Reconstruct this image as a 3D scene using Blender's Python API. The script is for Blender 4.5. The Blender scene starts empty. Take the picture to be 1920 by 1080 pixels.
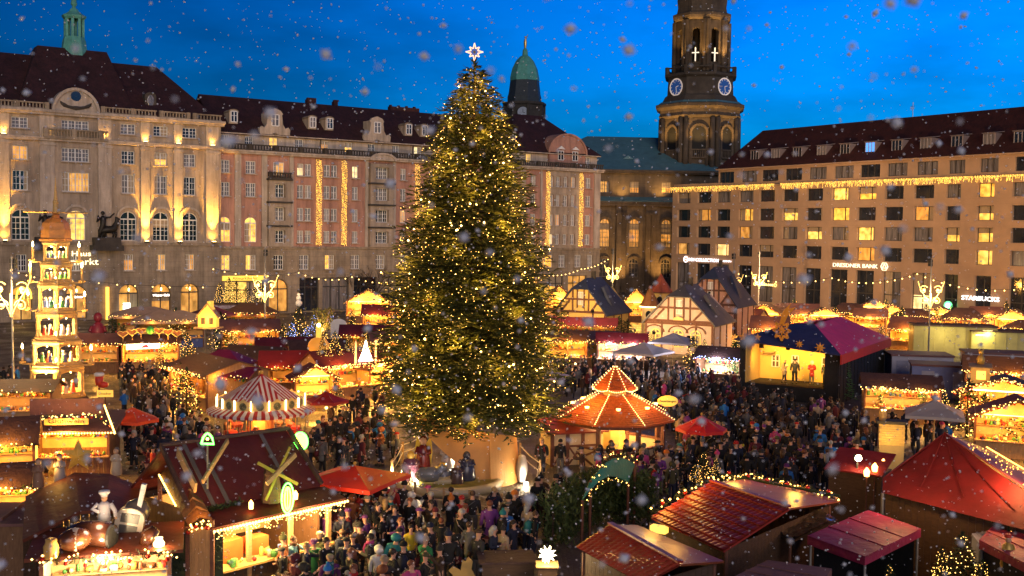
import bpy, bmesh, math, random
from mathutils import Vector, Matrix
PI = math.pi
R = math.radians
rnd = random.Random(11)
S = bpy.context.scene
C = S.collection

# ---------------------------------------------------------------- camera, sky, sun, exposure
CAMZ = 12.0
FPX = 2041.0                                   # focal length for a 1920 px wide picture
_roll, _pit = math.atan(.0139), math.atan(104.7 / FPX)
_c, _s, _cp, _sp = math.cos(_roll), math.sin(_roll), math.cos(_pit), math.sin(_pit)
cam = bpy.data.objects.new('camera', bpy.data.cameras.new('camera'))
C.objects.link(cam)
cam.matrix_world = Matrix(((_c, -_s, 0, 0), (_sp * _s, _sp * _c, -_cp, 0), (_cp * _s, _cp * _c, _sp, CAMZ), (0, 0, 0, 1)))
cam.data.sensor_width = 36
cam.data.lens = FPX / 1920 * 36
cam.data.clip_start = .05
cam.data.clip_end = 3000
cam.data.dof.use_dof = True
cam.data.dof.focus_distance = 60
cam.data.dof.aperture_fstop = 3.0
S.camera = cam

SUN_EL, SUN_AZ = R(4), R(200)                  # the sun has all but gone, behind the camera to the right
W = bpy.data.worlds.new('World')
S.world = W
W.use_nodes = True
nt = W.node_tree
nt.nodes.clear()
N = nt.nodes.new
sky = N('ShaderNodeTexSky'); sky.sky_type = 'NISHITA'; sky.sun_disc = False
sky.sun_elevation = SUN_EL; sky.sun_rotation = SUN_AZ; sky.ozone_density = 6; sky.air_density = 1.2; sky.dust_density = .2
tint = N('ShaderNodeMix'); tint.data_type = 'RGBA'; tint.blend_type = 'MULTIPLY'; tint.inputs[0].default_value = 1
tint.inputs[7].default_value = (.0, 1.32, 2.55, 1)
tc = N('ShaderNodeTexCoord')
sep = N('ShaderNodeSeparateXYZ'); nt.links.new(tc.outputs['Generated'], sep.inputs[0])
ramp = N('ShaderNodeMapRange'); ramp.inputs[1].default_value = -.48; ramp.inputs[2].default_value = .40
ramp.inputs[3].default_value = .30; ramp.inputs[4].default_value = 1.3
nt.links.new(sep.outputs[0], ramp.inputs[0])
mp = N('ShaderNodeMapping'); mp.inputs['Scale'].default_value = (1.8, 1.8, 5.5)
nt.links.new(tc.outputs['Generated'], mp.inputs[0])
noi = N('ShaderNodeTexNoise'); noi.inputs['Scale'].default_value = 2.6; noi.inputs['Detail'].default_value = 5; noi.inputs['Roughness'].default_value = .55
nt.links.new(mp.outputs[0], noi.inputs[0])
cl = N('ShaderNodeMapRange'); cl.inputs[1].default_value = .35; cl.inputs[2].default_value = .62; cl.inputs[3].default_value = .68; cl.inputs[4].default_value = 1.05
nt.links.new(noi.outputs[0], cl.inputs[0])
mul = N('ShaderNodeMath'); mul.operation = 'MULTIPLY'
nt.links.new(ramp.outputs[0], mul.inputs[0]); nt.links.new(cl.outputs[0], mul.inputs[1])
bg = N('ShaderNodeBackground')
SKY = .15
m2 = N('ShaderNodeMath'); m2.operation = 'MULTIPLY'; m2.inputs[1].default_value = SKY
el = N('ShaderNodeMapRange'); el.inputs[1].default_value = .02; el.inputs[2].default_value = .8; el.inputs[3].default_value = 1.12; el.inputs[4].default_value = .22; el.interpolation_type = 'SMOOTHERSTEP'
nt.links.new(sep.outputs[2], el.inputs[0])
m3 = N('ShaderNodeMath'); m3.operation = 'MULTIPLY'; nt.links.new(mul.outputs[0], m3.inputs[0]); nt.links.new(el.outputs[0], m3.inputs[1])
nt.links.new(m3.outputs[0], m2.inputs[0]); nt.links.new(m2.outputs[0], bg.inputs[1])
nt.links.new(sky.outputs[0], tint.inputs[6]); nt.links.new(tint.outputs[2], bg.inputs[0])
wo = N('ShaderNodeOutputWorld'); nt.links.new(bg.outputs[0], wo.inputs[0])

sun = bpy.data.objects.new('sun', bpy.data.lights.new('sun', 'SUN'))
C.objects.link(sun)
sun.data.energy = 1.3; sun.data.angle = R(40); sun.data.color = (1, .79, .60)  # soft lamp added to stand in for the last dusk light
sun.rotation_euler = (R(77), 0, R(12))

S.view_settings.view_transform = 'Standard'
S.view_settings.look = 'None'
S.view_settings.exposure = 0
S.view_settings.gamma = 1
S.view_settings.use_curve_mapping = False
S.render.engine = 'CYCLES'
S.cycles.use_denoising = True
S.cycles.max_bounces = 6; S.cycles.diffuse_bounces = 3; S.cycles.glossy_bounces = 2; S.cycles.transmission_bounces = 3
S.cycles.sample_clamp_indirect = 4
S.cycles.caustics_reflective = False; S.cycles.caustics_refractive = False

# ---------------------------------------------------------------- helpers
def ray(px, py):
    x, y = (px - 960) / FPX, -(py - 540) / FPX
    xr, yr = _c * x - _s * y, _s * x + _c * y
    return Vector((xr, _cp + _sp * yr, -_sp + _cp * yr))
def at(px, py, z=0.0):
    """point at height z that stands where the photograph shows pixel (px, py)"""
    d = ray(px, py)
    return d * ((z - CAMZ) / d.z) + Vector((0, 0, CAMZ))
def atd(px, py, D):
    d = ray(px, py)
    return d * (D / d.y) + Vector((0, 0, CAMZ))

def tag(o, label=None, cat=None, group=None, kind=None):
    if label: o['label'] = label
    if cat: o['category'] = cat
    if group: o['group'] = group
    if kind: o['kind'] = kind
    return o
def thing(name, label, cat, loc=(0, 0, 0), rz=0, group=None):
    o = bpy.data.objects.new(name, None)
    o.empty_display_size = .2
    C.objects.link(o)
    o.location = loc; o.rotation_euler = (0, 0, rz)
    return tag(o, label, cat, group)

class MB:
    def __init__(s): s.v, s.f, s.m = [], [], []
    def face(s, pts, m=0):
        n = len(s.v); s.v += [tuple(p) for p in pts]; s.f.append(tuple(range(n, n + len(pts)))); s.m.append(m); return s
    def add(s, vs, fs, m=0):
        n = len(s.v); s.v += [tuple(p) for p in vs]
        for f in fs: s.f.append(tuple(n + i for i in f)); s.m.append(m)
        return s
    def box(s, x0, x1, y0, y1, z0, z1, m=0, M=None):
        vs = [Vector(p) for p in ((x0, y0, z0), (x1, y0, z0), (x1, y1, z0), (x0, y1, z0), (x0, y0, z1), (x1, y0, z1), (x1, y1, z1), (x0, y1, z1))]
        if M: vs = [M @ p for p in vs]
        return s.add(vs, ((0, 3, 2, 1), (4, 5, 6, 7), (0, 1, 5, 4), (1, 2, 6, 5), (2, 3, 7, 6), (3, 0, 4, 7)), m)
    def cbox(s, c, sz, rz=0, m=0, rx=0, ry=0):
        M = Matrix.Translation(c) @ Matrix.Rotation(rz, 4, 'Z') @ Matrix.Rotation(ry, 4, 'Y') @ Matrix.Rotation(rx, 4, 'X')
        a, b, d = sz[0] / 2, sz[1] / 2, sz[2] / 2
        return s.box(-a, a, -b, b, -d, d, m, M)
    def beam(s, p0, p1, w, h, m=0):
        p0, p1 = Vector(p0), Vector(p1); d = p1 - p0; L = d.length
        x = d / L; up = Vector((0, 0, 1))
        if abs(x.z) > .98: up = Vector((0, 1, 0))
        y = up.cross(x).normalized(); z = x.cross(y)
        M = Matrix(((x.x, y.x, z.x, p0.x), (x.y, y.y, z.y, p0.y), (x.z, y.z, z.z, p0.z), (0, 0, 0, 1)))
        return s.box(0, L, -w / 2, w / 2, -h / 2, h / 2, m, M)
    def tube(s, pts, r, n=8, m=0, cap=True):
        pts = [Vector(p) for p in pts]
        rs = r if isinstance(r, (list, tuple)) else [r] * len(pts)
        base = len(s.v); a = None
        for i, p in enumerate(pts):
            d = (pts[min(i + 1, len(pts) - 1)] - pts[max(i - 1, 0)]).normalized()
            if a is None:
                a = Vector((0, 0, 1)).cross(d)
                if a.length < .1: a = Vector((1, 0, 0))
            a = (a - d * a.dot(d)).normalized(); b = d.cross(a)
            for k in range(n):
                t = 2 * PI * k / n
                s.v.append(tuple(p + (a * math.cos(t) + b * math.sin(t)) * rs[i]))
        for i in range(len(pts) - 1):
            for k in range(n):
                q = base + i * n; k2 = (k + 1) % n
                s.f.append((q + k, q + k2, q + n + k2, q + n + k)); s.m.append(m)
        if cap:
            s.f.append(tuple(base + k for k in reversed(range(n)))); s.m.append(m)
            s.f.append(tuple(base + (len(pts) - 1) * n + k for k in range(n))); s.m.append(m)
        return s
    def lathe(s, prof, n=12, c=(0, 0, 0), m=0, rot=0, a0=0, a1=2 * PI):
        full = abs(a1 - a0 - 2 * PI) < 1e-6
        base = len(s.v); cols = n if full else n + 1
        for r, z in prof:
            for k in range(cols):
                t = rot + a0 + (a1 - a0) * k / n
                s.v.append((c[0] + r * math.cos(t), c[1] + r * math.sin(t), c[2] + z))
        for i in range(len(prof) - 1):
            for k in range(n):
                k2 = (k + 1) % cols if full else k + 1
                q = base + i * cols
                s.f.append((q + k, q + k2, q + cols + k2, q + cols + k)); s.m.append(m)
        return s
    def ball(s, c, r, n=8, m=0, rings=5, sc=(1, 1, 1)):
        prof = [(max(1e-4, math.sin(PI * i / rings)), -math.cos(PI * i / rings)) for i in range(rings + 1)]
        base = len(s.v)
        s.lathe(prof, n, (0, 0, 0), m)
        for i in range(base, len(s.v)):
            v = s.v[i]; s.v[i] = (c[0] + v[0] * r * sc[0], c[1] + v[1] * r * sc[1], c[2] + v[2] * r * sc[2])
        return s
    def octa(s, c, r, m=0):
        x, y, z = c
        return s.add(((x + r, y, z), (x - r, y, z), (x, y + r, z), (x, y - r, z), (x, y, z + r), (x, y, z - r)),
                     ((0, 2, 4), (2, 1, 4), (1, 3, 4), (3, 0, 4), (2, 0, 5), (1, 2, 5), (3, 1, 5), (0, 3, 5)), m)
    def prism(s, poly, y0, y1, m=0, M=None):
        """poly of (x, z), extruded along y"""
        n = len(poly)
        a = [Vector((p[0], y0, p[1])) for p in poly] + [Vector((p[0], y1, p[1])) for p in poly]
        if M: a = [M @ p for p in a]
        fs = [tuple(range(n)), tuple(reversed(range(n, 2 * n)))] + [(i, n + i, n + (i + 1) % n, (i + 1) % n) for i in range(n)]
        return s.add(a, fs, m)
    def slab(s, quad, th, m=0):
        """a sheet with thickness th below its upper face"""
        q = [Vector(p) for p in quad]; n = len(q)
        nn = (q[1] - q[0]).cross(q[2] - q[0]).normalized()
        if nn.z < 0: q.reverse(); nn = -nn
        a = q + [p - nn * th for p in q]
        fs = [tuple(range(n)), tuple(reversed(range(n, 2 * n)))] + [(i, n + i, n + (i + 1) % n, (i + 1) % n) for i in range(n)]
        return s.add(a, fs, m)
    def mesh(s, name, mats, smooth=False):
        me = bpy.data.meshes.new(name)
        me.from_pydata(s.v, [], s.f)
        for mt in (mats if isinstance(mats, (list, tuple)) else [mats]): me.materials.append(mt)
        me.polygons.foreach_set('material_index', s.m)
        if smooth: me.polygons.foreach_set('use_smooth', [True] * len(s.f))
        me.update()
        return me
    def build(s, name, mats, parent=None, smooth=False, kind=None, loc=None, rz=None):
        bm = bmesh.new(); me = s.mesh(name, mats, smooth); bm.from_mesh(me)
        bmesh.ops.recalc_face_normals(bm, faces=bm.faces); bm.to_mesh(me); bm.free()
        return link(name, me, parent, kind, loc, rz)
def link(name, me, parent=None, kind=None, loc=None, rz=None):
    o = bpy.data.objects.new(name, me)
    C.objects.link(o)
    if parent is not None: o.parent = parent
    if kind: o['kind'] = kind
    if loc is not None: o.location = loc
    if rz is not None: o.rotation_euler = (0, 0, rz)
    return o
def copy_tree(o, parent=None):
    c = o.copy(); C.objects.link(c); c.parent = parent
    for ch in [k for k in KIDS.get(o.name, ())]: copy_tree(ch, c)
    return c
KIDS = {}
def index_kids():
    KIDS.clear()
    for o in C.objects:
        if o.parent: KIDS.setdefault(o.parent.name, []).append(o)
GAIN = {'stall_light': 4.8, 'front_light': 8.5, 'flood': .155, 'tier_light': 9, 'bar_light': 3, 'roof_light': 7, 'carousel_light': 3, 'spot_light': 3, 'floor_light': 3, 'stage_light': 4, 'post_light': 3.5, 'tent_light': 6, 'star_light': 5, 'neon_light': 3, 'chef_light': 2, 'lantern_light': 4, 'sign_light': 3, 'chimney_light': 4, 'umbrella_light': 3, 'house_light': 2, 'uplight': 5, 'uplight_small': 3, 'added_flood': 4, 'string_light': 2.7, 'garland_light': 1}
def lamp(name, parent, loc, power, color=(1, .55, .12), radius=.12, kind='POINT', aim=None, cone=60, blend=.6):
    power *= GAIN.get(name, 1)
    d = bpy.data.lights.new(name, kind)
    d.energy = power; d.color = color; d.shadow_soft_size = radius
    if kind == 'SPOT': d.spot_size = R(cone); d.spot_blend = blend
    o = bpy.data.objects.new(name, d); C.objects.link(o)
    o.parent = parent; o.location = loc
    if aim is not None:
        o.rotation_euler = (Vector(aim) - Vector(loc)).to_track_quat('-Z', 'Y').to_euler()
    return o

# ---------------------------------------------------------------- materials (all procedural)
MATS = {}
def mat(name, col, rough=.75, var=.18, scale=2.0, bump=0.0, bscale=None, metal=0.0, emit=None, es=0.0, stretch=None, objcol=False, spec=.4, stain=0.0, streak=0.0, course=0):
    if name in MATS: return MATS[name]
    m = bpy.data.materials.new(name); m.use_nodes = True
    t = m.node_tree; b = t.nodes['Principled BSDF']
    b.inputs['Roughness'].default_value = rough; b.inputs['Metallic'].default_value = metal
    b.inputs['Specular IOR Level'].default_value = spec
    co = t.nodes.new('ShaderNodeTexCoord'); oi = t.nodes.new('ShaderNodeObjectInfo')
    vm = t.nodes.new('ShaderNodeVectorMath'); vm.operation = 'MULTIPLY_ADD'
    vm.inputs[1].default_value = stretch or (1, 1, 1)
    rm = t.nodes.new('ShaderNodeMath'); rm.operation = 'MULTIPLY'; rm.inputs[1].default_value = 37
    t.links.new(oi.outputs['Random'], rm.inputs[0]); t.links.new(rm.outputs[0], vm.inputs[2])
    t.links.new(co.outputs['Object'], vm.inputs[0])
    nz = t.nodes.new('ShaderNodeTexNoise'); nz.inputs['Scale'].default_value = scale; nz.inputs['Detail'].default_value = 6; nz.inputs['Roughness'].default_value = .65
    t.links.new(vm.outputs[0], nz.inputs[0])
    mr = t.nodes.new('ShaderNodeMapRange'); mr.inputs[1].default_value = .3; mr.inputs[2].default_value = .7
    mr.inputs[3].default_value = 1 - var; mr.inputs[4].default_value = 1 + var
    t.links.new(nz.outputs[0], mr.inputs[0])
    mx = t.nodes.new('ShaderNodeMix'); mx.data_type = 'RGBA'; mx.blend_type = 'MULTIPLY'; mx.inputs[0].default_value = 1
    if objcol: t.links.new(oi.outputs['Color'], mx.inputs[6])
    else: mx.inputs[6].default_value = (*col, 1)
    t.links.new(mr.outputs[0], mx.inputs[7])
    out = mx.outputs[2]
    if stain:
        n2 = t.nodes.new('ShaderNodeTexNoise'); n2.inputs['Scale'].default_value = scale * .23; n2.inputs['Detail'].default_value = 7
        t.links.new(vm.outputs[0], n2.inputs[0])
        r2 = t.nodes.new('ShaderNodeMapRange'); r2.inputs[1].default_value = .45; r2.inputs[2].default_value = .7; r2.inputs[3].default_value = 0; r2.inputs[4].default_value = stain
        t.links.new(n2.outputs[0], r2.inputs[0])
        x2 = t.nodes.new('ShaderNodeMix'); x2.data_type = 'RGBA'
        t.links.new(r2.outputs[0], x2.inputs[0]); t.links.new(out, x2.inputs[6]); x2.inputs[7].default_value = (col[0] * .35, col[1] * .33, col[2] * .3, 1)
        out = x2.outputs[2]
    if streak:
        v2 = t.nodes.new('ShaderNodeVectorMath'); v2.operation = 'MULTIPLY'; v2.inputs[1].default_value = (1.3, 1.3, .13); t.links.new(co.outputs['Object'], v2.inputs[0])
        n4 = t.nodes.new('ShaderNodeTexNoise'); n4.inputs['Scale'].default_value = 1.1; n4.inputs['Detail'].default_value = 8; n4.inputs['Roughness'].default_value = .7; t.links.new(v2.outputs[0], n4.inputs[0])
        r4 = t.nodes.new('ShaderNodeMapRange'); r4.inputs[1].default_value = .42; r4.inputs[2].default_value = .68; r4.inputs[3].default_value = 1; r4.inputs[4].default_value = 1 - streak; t.links.new(n4.outputs[0], r4.inputs[0])
        x4 = t.nodes.new('ShaderNodeMix'); x4.data_type = 'RGBA'; x4.blend_type = 'MULTIPLY'; x4.inputs[0].default_value = 1; t.links.new(out, x4.inputs[6]); t.links.new(r4.outputs[0], x4.inputs[7]); out = x4.outputs[2]
    if course:
        s5 = t.nodes.new('ShaderNodeSeparateXYZ'); c5 = t.nodes.new('ShaderNodeCombineXYZ'); t.links.new(co.outputs['Object'], s5.inputs[0]); t.links.new(s5.outputs[0], c5.inputs[0]); t.links.new(s5.outputs[2], c5.inputs[1])
        bk = t.nodes.new('ShaderNodeTexBrick'); bk.inputs['Scale'].default_value = 1; bk.inputs['Brick Width'].default_value = course; bk.inputs['Row Height'].default_value = course * .42; bk.inputs['Mortar Size'].default_value = .03
        bk.inputs['Color1'].default_value = (1, 1, 1, 1); bk.inputs['Color2'].default_value = (.9, .89, .88, 1); bk.inputs['Mortar'].default_value = (.8, .78, .76, 1); t.links.new(c5.outputs[0], bk.inputs['Vector'])
        x5 = t.nodes.new('ShaderNodeMix'); x5.data_type = 'RGBA'; x5.blend_type = 'MULTIPLY'; x5.inputs[0].default_value = 1; t.links.new(out, x5.inputs[6]); t.links.new(bk.outputs[0], x5.inputs[7]); out = x5.outputs[2]
    t.links.new(out, b.inputs['Base Color'])
    if bump:
        n3 = t.nodes.new('ShaderNodeTexNoise'); n3.inputs['Scale'].default_value = bscale or scale * 4; n3.inputs['Detail'].default_value = 4
        t.links.new(vm.outputs[0], n3.inputs[0])
        bp = t.nodes.new('ShaderNodeBump'); bp.inputs['Strength'].default_value = bump; bp.inputs['Distance'].default_value = .12
        t.links.new(n3.outputs[0], bp.inputs['Height']); t.links.new(bp.outputs[0], b.inputs['Normal'])
    if emit:
        b.inputs['Emission Color'].default_value = (*emit, 1); b.inputs['Emission Strength'].default_value = es
    m.diffuse_color = (*col, 1)
    MATS[name] = m
    return m
def glow(name, col, es, var=0.0, scale=1.5, stretch=None):
    """something that gives off light; var makes it uneven (curtains, lamps behind a pane)"""
    if name in MATS: return MATS[name]
    m = mat(name, tuple(min(.8, c) for c in col), .5, 0, emit=col, es=es)
    if var:
        t = m.node_tree; b = t.nodes['Principled BSDF']
        co = t.nodes.new('ShaderNodeTexCoord'); oi = t.nodes.new('ShaderNodeObjectInfo')
        vm = t.nodes.new('ShaderNodeVectorMath'); vm.operation = 'MULTIPLY_ADD'; vm.inputs[1].default_value = stretch or (1, 1, 1)
        rm = t.nodes.new('ShaderNodeMath'); rm.operation = 'MULTIPLY'; rm.inputs[1].default_value = 53
        t.links.new(oi.outputs['Random'], rm.inputs[0]); t.links.new(rm.outputs[0], vm.inputs[2]); t.links.new(co.outputs['Object'], vm.inputs[0])
        nz = t.nodes.new('ShaderNodeTexNoise'); nz.inputs['Scale'].default_value = scale; nz.inputs['Detail'].default_value = 3
        t.links.new(vm.outputs[0], nz.inputs[0])
        mr = t.nodes.new('ShaderNodeMapRange'); mr.inputs[1].default_value = .33; mr.inputs[2].default_value = .67; mr.inputs[3].default_value = es * (1 - var); mr.inputs[4].default_value = es * (1 + var)
        t.links.new(nz.outputs[0], mr.inputs[0]); t.links.new(mr.outputs[0], b.inputs['Emission Strength'])
        hx_ = t.nodes.new('ShaderNodeMix'); hx_.data_type = 'RGBA'; hx_.inputs[6].default_value = (col[0], col[1] * .72, col[2] * .5, 1); hx_.inputs[7].default_value = (col[0], min(1, col[1] * 1.15), col[2] * 1.6, 1)
        t.links.new(nz.outputs[1], hx_.inputs[0]); t.links.new(oi.outputs['Random'], hx_.inputs[0]); t.links.new(hx_.outputs[2], b.inputs['Emission Color'])
    return m
stone_beige = mat('stone_beige', (.42, .33, .24), .85, .14, .8, .25, 6, stain=.45, streak=.45)
stone_pale = mat('stone_pale', (.50, .41, .32), .85, .12, 1.0, .2, 6, stain=.3, streak=.45)
stone_tan = mat('stone_tan', (.37, .29, .20), .88, .16, .9, .3, 5, stain=.5, streak=.45, course=1.6)
plaster_pink = mat('plaster_pink', (.47, .25, .18), .9, .12, .6, .15, 8, stain=.3, streak=.45)
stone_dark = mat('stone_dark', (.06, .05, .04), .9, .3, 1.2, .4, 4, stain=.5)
stone_sooty = mat('stone_sooty', (.12, .09, .06), .9, .35, .35, .5, 2.5, stain=.85, streak=.45, course=1.6)
roof_maroon = mat('roof_maroon_tiles', (.045, .014, .014), .8, .3, 3, .4, 9, stain=.5, streak=.5)
roof_brown = mat('roof_brown_tiles', (.055, .014, .010), .75, .3, 3, .4, 9, stain=.5, streak=.5)
copper = mat('copper_green', (.10, .34, .27), .6, .25, 1.5, .2, 5, stain=.3)
copper_blue = mat('copper_roof', (.07, .17, .20), .55, .2, .8, .2, 4)
win_white = mat('window_paint_white', (.72, .70, .66), .5, .05)
win_dark = mat('window_frame_dark', (.05, .045, .04), .45, .1)
wall_sand = mat('sandstone_panels', (.40, .27, .17), .85, .12, .5, .2, 5, stain=.22)
glass = mat('window_glass', (.018, .022, .030), .06, .4, .6, spec=.8)
glass2 = mat('window_glass_with_curtain', (.16, .15, .15), .22, .6, 1.3, stretch=(3, 3, .3), spec=.7)
lit1 = glow('window_lit_yellow', (1.0, .56, .09), .95, .75, 1.5)
lit2 = glow('window_lit_amber', (1.0, .46, .09), .36, .95, 1.3, (1.5, 1.5, .8))
lit3 = glow('window_lit_pale', (1.0, .72, .28), 1.2, .6, 1.2)
bulb = glow('bulb_warm', (1.0, .52, .11), 9)
bulb_w = glow('bulb_white', (1.0, .60, .17), 6)
bulb_o = glow('bulb_orange', (1.0, .42, .07), 8)
bulb_b = glow('bulb_blue', (.35, .45, 1.0), 9)
wood = mat('wood_brown', (.19, .10, .05), .7, .35, 3, .3, 14, stretch=(1, 1, 6))
wood_dark = mat('wood_dark', (.07, .038, .022), .7, .35, 3, .3, 14, stretch=(1, 1, 5))
wood_pale = mat('wood_pale', (.44, .27, .12), .65, .25, 3, .25, 14, stretch=(1, 1, 6))
wood_timber = mat('timber_red_brown', (.13, .05, .03), .7, .3, 3, .3, 14)
black = mat('black_cloth', (.012, .012, .013), .8, .3, 2, .2)
steel = mat('painted_steel', (.22, .21, .20), .4, .1, 2, metal=.6)
white_sheet = mat('white_panel', (.62, .61, .60), .6, .1, 2)

TXT = {}
def text(s, h, mt, parent, loc, rx=PI / 2, rz=0, ext=.03, name='lettering', align='CENTER', spacing=1.0, width=None):
    cu = bpy.data.curves.new('t', 'FONT'); cu.body = s; cu.size = h; cu.extrude = ext; cu.align_x = align; cu.space_character = spacing; cu.resolution_u = 2
    o = bpy.data.objects.new('t', cu); C.objects.link(o)
    dg = bpy.context.evaluated_depsgraph_get(); dg.update()
    me = bpy.data.meshes.new_from_object(o.evaluated_get(dg)); bpy.data.objects.remove(o); bpy.data.curves.remove(cu)
    me.materials.clear(); me.materials.append(mt); me.name = name
    q = link(name, me, parent); q.location = loc; q.rotation_euler = (rx, 0, rz)
    if width:
        xs = [v.co.x for v in me.vertices]; q.scale.x = width / max(.01, max(xs) - min(xs))
    return q
# ---------------------------------------------------------------- ground
def ground_material():
    m = mat('cobblestones', (.115, .095, .075), .55, .25, 2.2, spec=.5)
    t = m.node_tree; b = t.nodes['Principled BSDF']
    co = t.nodes.new('ShaderNodeTexCoord')
    vo = t.nodes.new('ShaderNodeTexVoronoi'); vo.feature = 'DISTANCE_TO_EDGE'; vo.inputs['Scale'].default_value = 5.5; vo.inputs['Randomness'].default_value = .55
    t.links.new(co.outputs['Object'], vo.inputs['Vector'])
    mr = t.nodes.new('ShaderNodeMapRange'); mr.inputs[1].default_value = .02; mr.inputs[2].default_value = .16
    t.links.new(vo.outputs[0], mr.inputs[0])
    bp = t.nodes.new('ShaderNodeBump'); bp.inputs['Strength'].default_value = .9; bp.inputs['Distance'].default_value = .04
    t.links.new(mr.outputs[0], bp.inputs['Height']); t.links.new(bp.outputs[0], b.inputs['Normal'])
    n = t.nodes.new('ShaderNodeTexNoise'); n.inputs['Scale'].default_value = .35; n.inputs['Detail'].default_value = 5
    t.links.new(co.outputs['Object'], n.inputs[0])
    r = t.nodes.new('ShaderNodeMapRange'); r.inputs[1].default_value = .35; r.inputs[2].default_value = .65; r.inputs[3].default_value = .28; r.inputs[4].default_value = .75
    t.links.new(n.outputs[0], r.inputs[0]); t.links.new(r.outputs[0], b.inputs['Roughness'])
    return m
g = MB().face(((-1500, -300, 0), (1500, -300, 0), (1500, 2500, 0), (-1500, 2500, 0)))
tag(g.build('ground', ground_material()), 'cobbled market square between the stalls', kind='structure')

# ---------------------------------------------------------------- wall with real openings
def wall_grid(mb, u0, u1, z0, z1, holes, y=0.0, depth=.3, m=0, mr=None):
    mr = m if mr is None else mr
    hs = [h for h in holes if h[0] < u1 and h[1] > u0 and h[2] < z1 and h[3] > z0]
    us = sorted({round(a, 3) for a in [u0, u1] + [h[0] for h in hs] + [h[1] for h in hs]})
    zs = sorted({round(a, 3) for a in [z0, z1] + [h[2] for h in hs] + [h[3] for h in hs]})
    us = [u for u in us if u0 - 1e-6 <= u <= u1 + 1e-6]; zs = [z for z in zs if z0 - 1e-6 <= z <= z1 + 1e-6]
    for j in range(len(zs) - 1):
        run = None
        for i in range(len(us) - 1):
            cu, cz = (us[i] + us[i + 1]) / 2, (zs[j] + zs[j + 1]) / 2
            inside = any(h[0] < cu < h[1] and h[2] < cz < h[3] for h in hs)
            if not inside:
                if run is None: run = us[i]
                if i == len(us) - 2: mb.face(((run, y, zs[j]), (us[i + 1], y, zs[j]), (us[i + 1], y, zs[j + 1]), (run, y, zs[j + 1])), m)
            elif run is not None:
                mb.face(((run, y, zs[j]), (us[i], y, zs[j]), (us[i], y, zs[j + 1]), (run, y, zs[j + 1])), m); run = None
    for h in hs:
        a, b, c, d = h[:4]; rise = h[4] if len(h) > 4 else 0
        e = y + depth; sp = d - rise
        mb.face(((a, y, c), (a, e, c), (b, e, c), (b, y, c)), mr)
        mb.face(((a, y, c), (a, y, sp), (a, e, sp), (a, e, c)), mr)
        mb.face(((b, y, c), (b, e, c), (b, e, sp), (b, y, sp)), mr)
        if not rise: mb.face(((a, y, d), (b, y, d), (b, e, d), (a, e, d)), mr)
        else:
            arc = arch(a, b, sp, rise, 10)
            for k in range(10):
                (p, q), (r_, t) = arc[k], arc[k + 1]
                mb.face(((p, y, q), (r_, y, t), (r_, e, t), (p, e, q)), mr)
            mb.face([(a, y, d)] + [(p, y, q) for p, q in arc[:6]] + [((a + b) / 2, y, d)][:0], m)
            mb.face([(b, y, d)] + [(p, y, q) for p, q in reversed(arc[5:])], m)
def arch(a, b, sp, rise, n=10):
    c, r = (a + b) / 2, (b - a) / 2
    return [(c - r * math.cos(PI * k / n), sp + rise * math.sin(PI * k / n)) for k in range(n + 1)]

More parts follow.
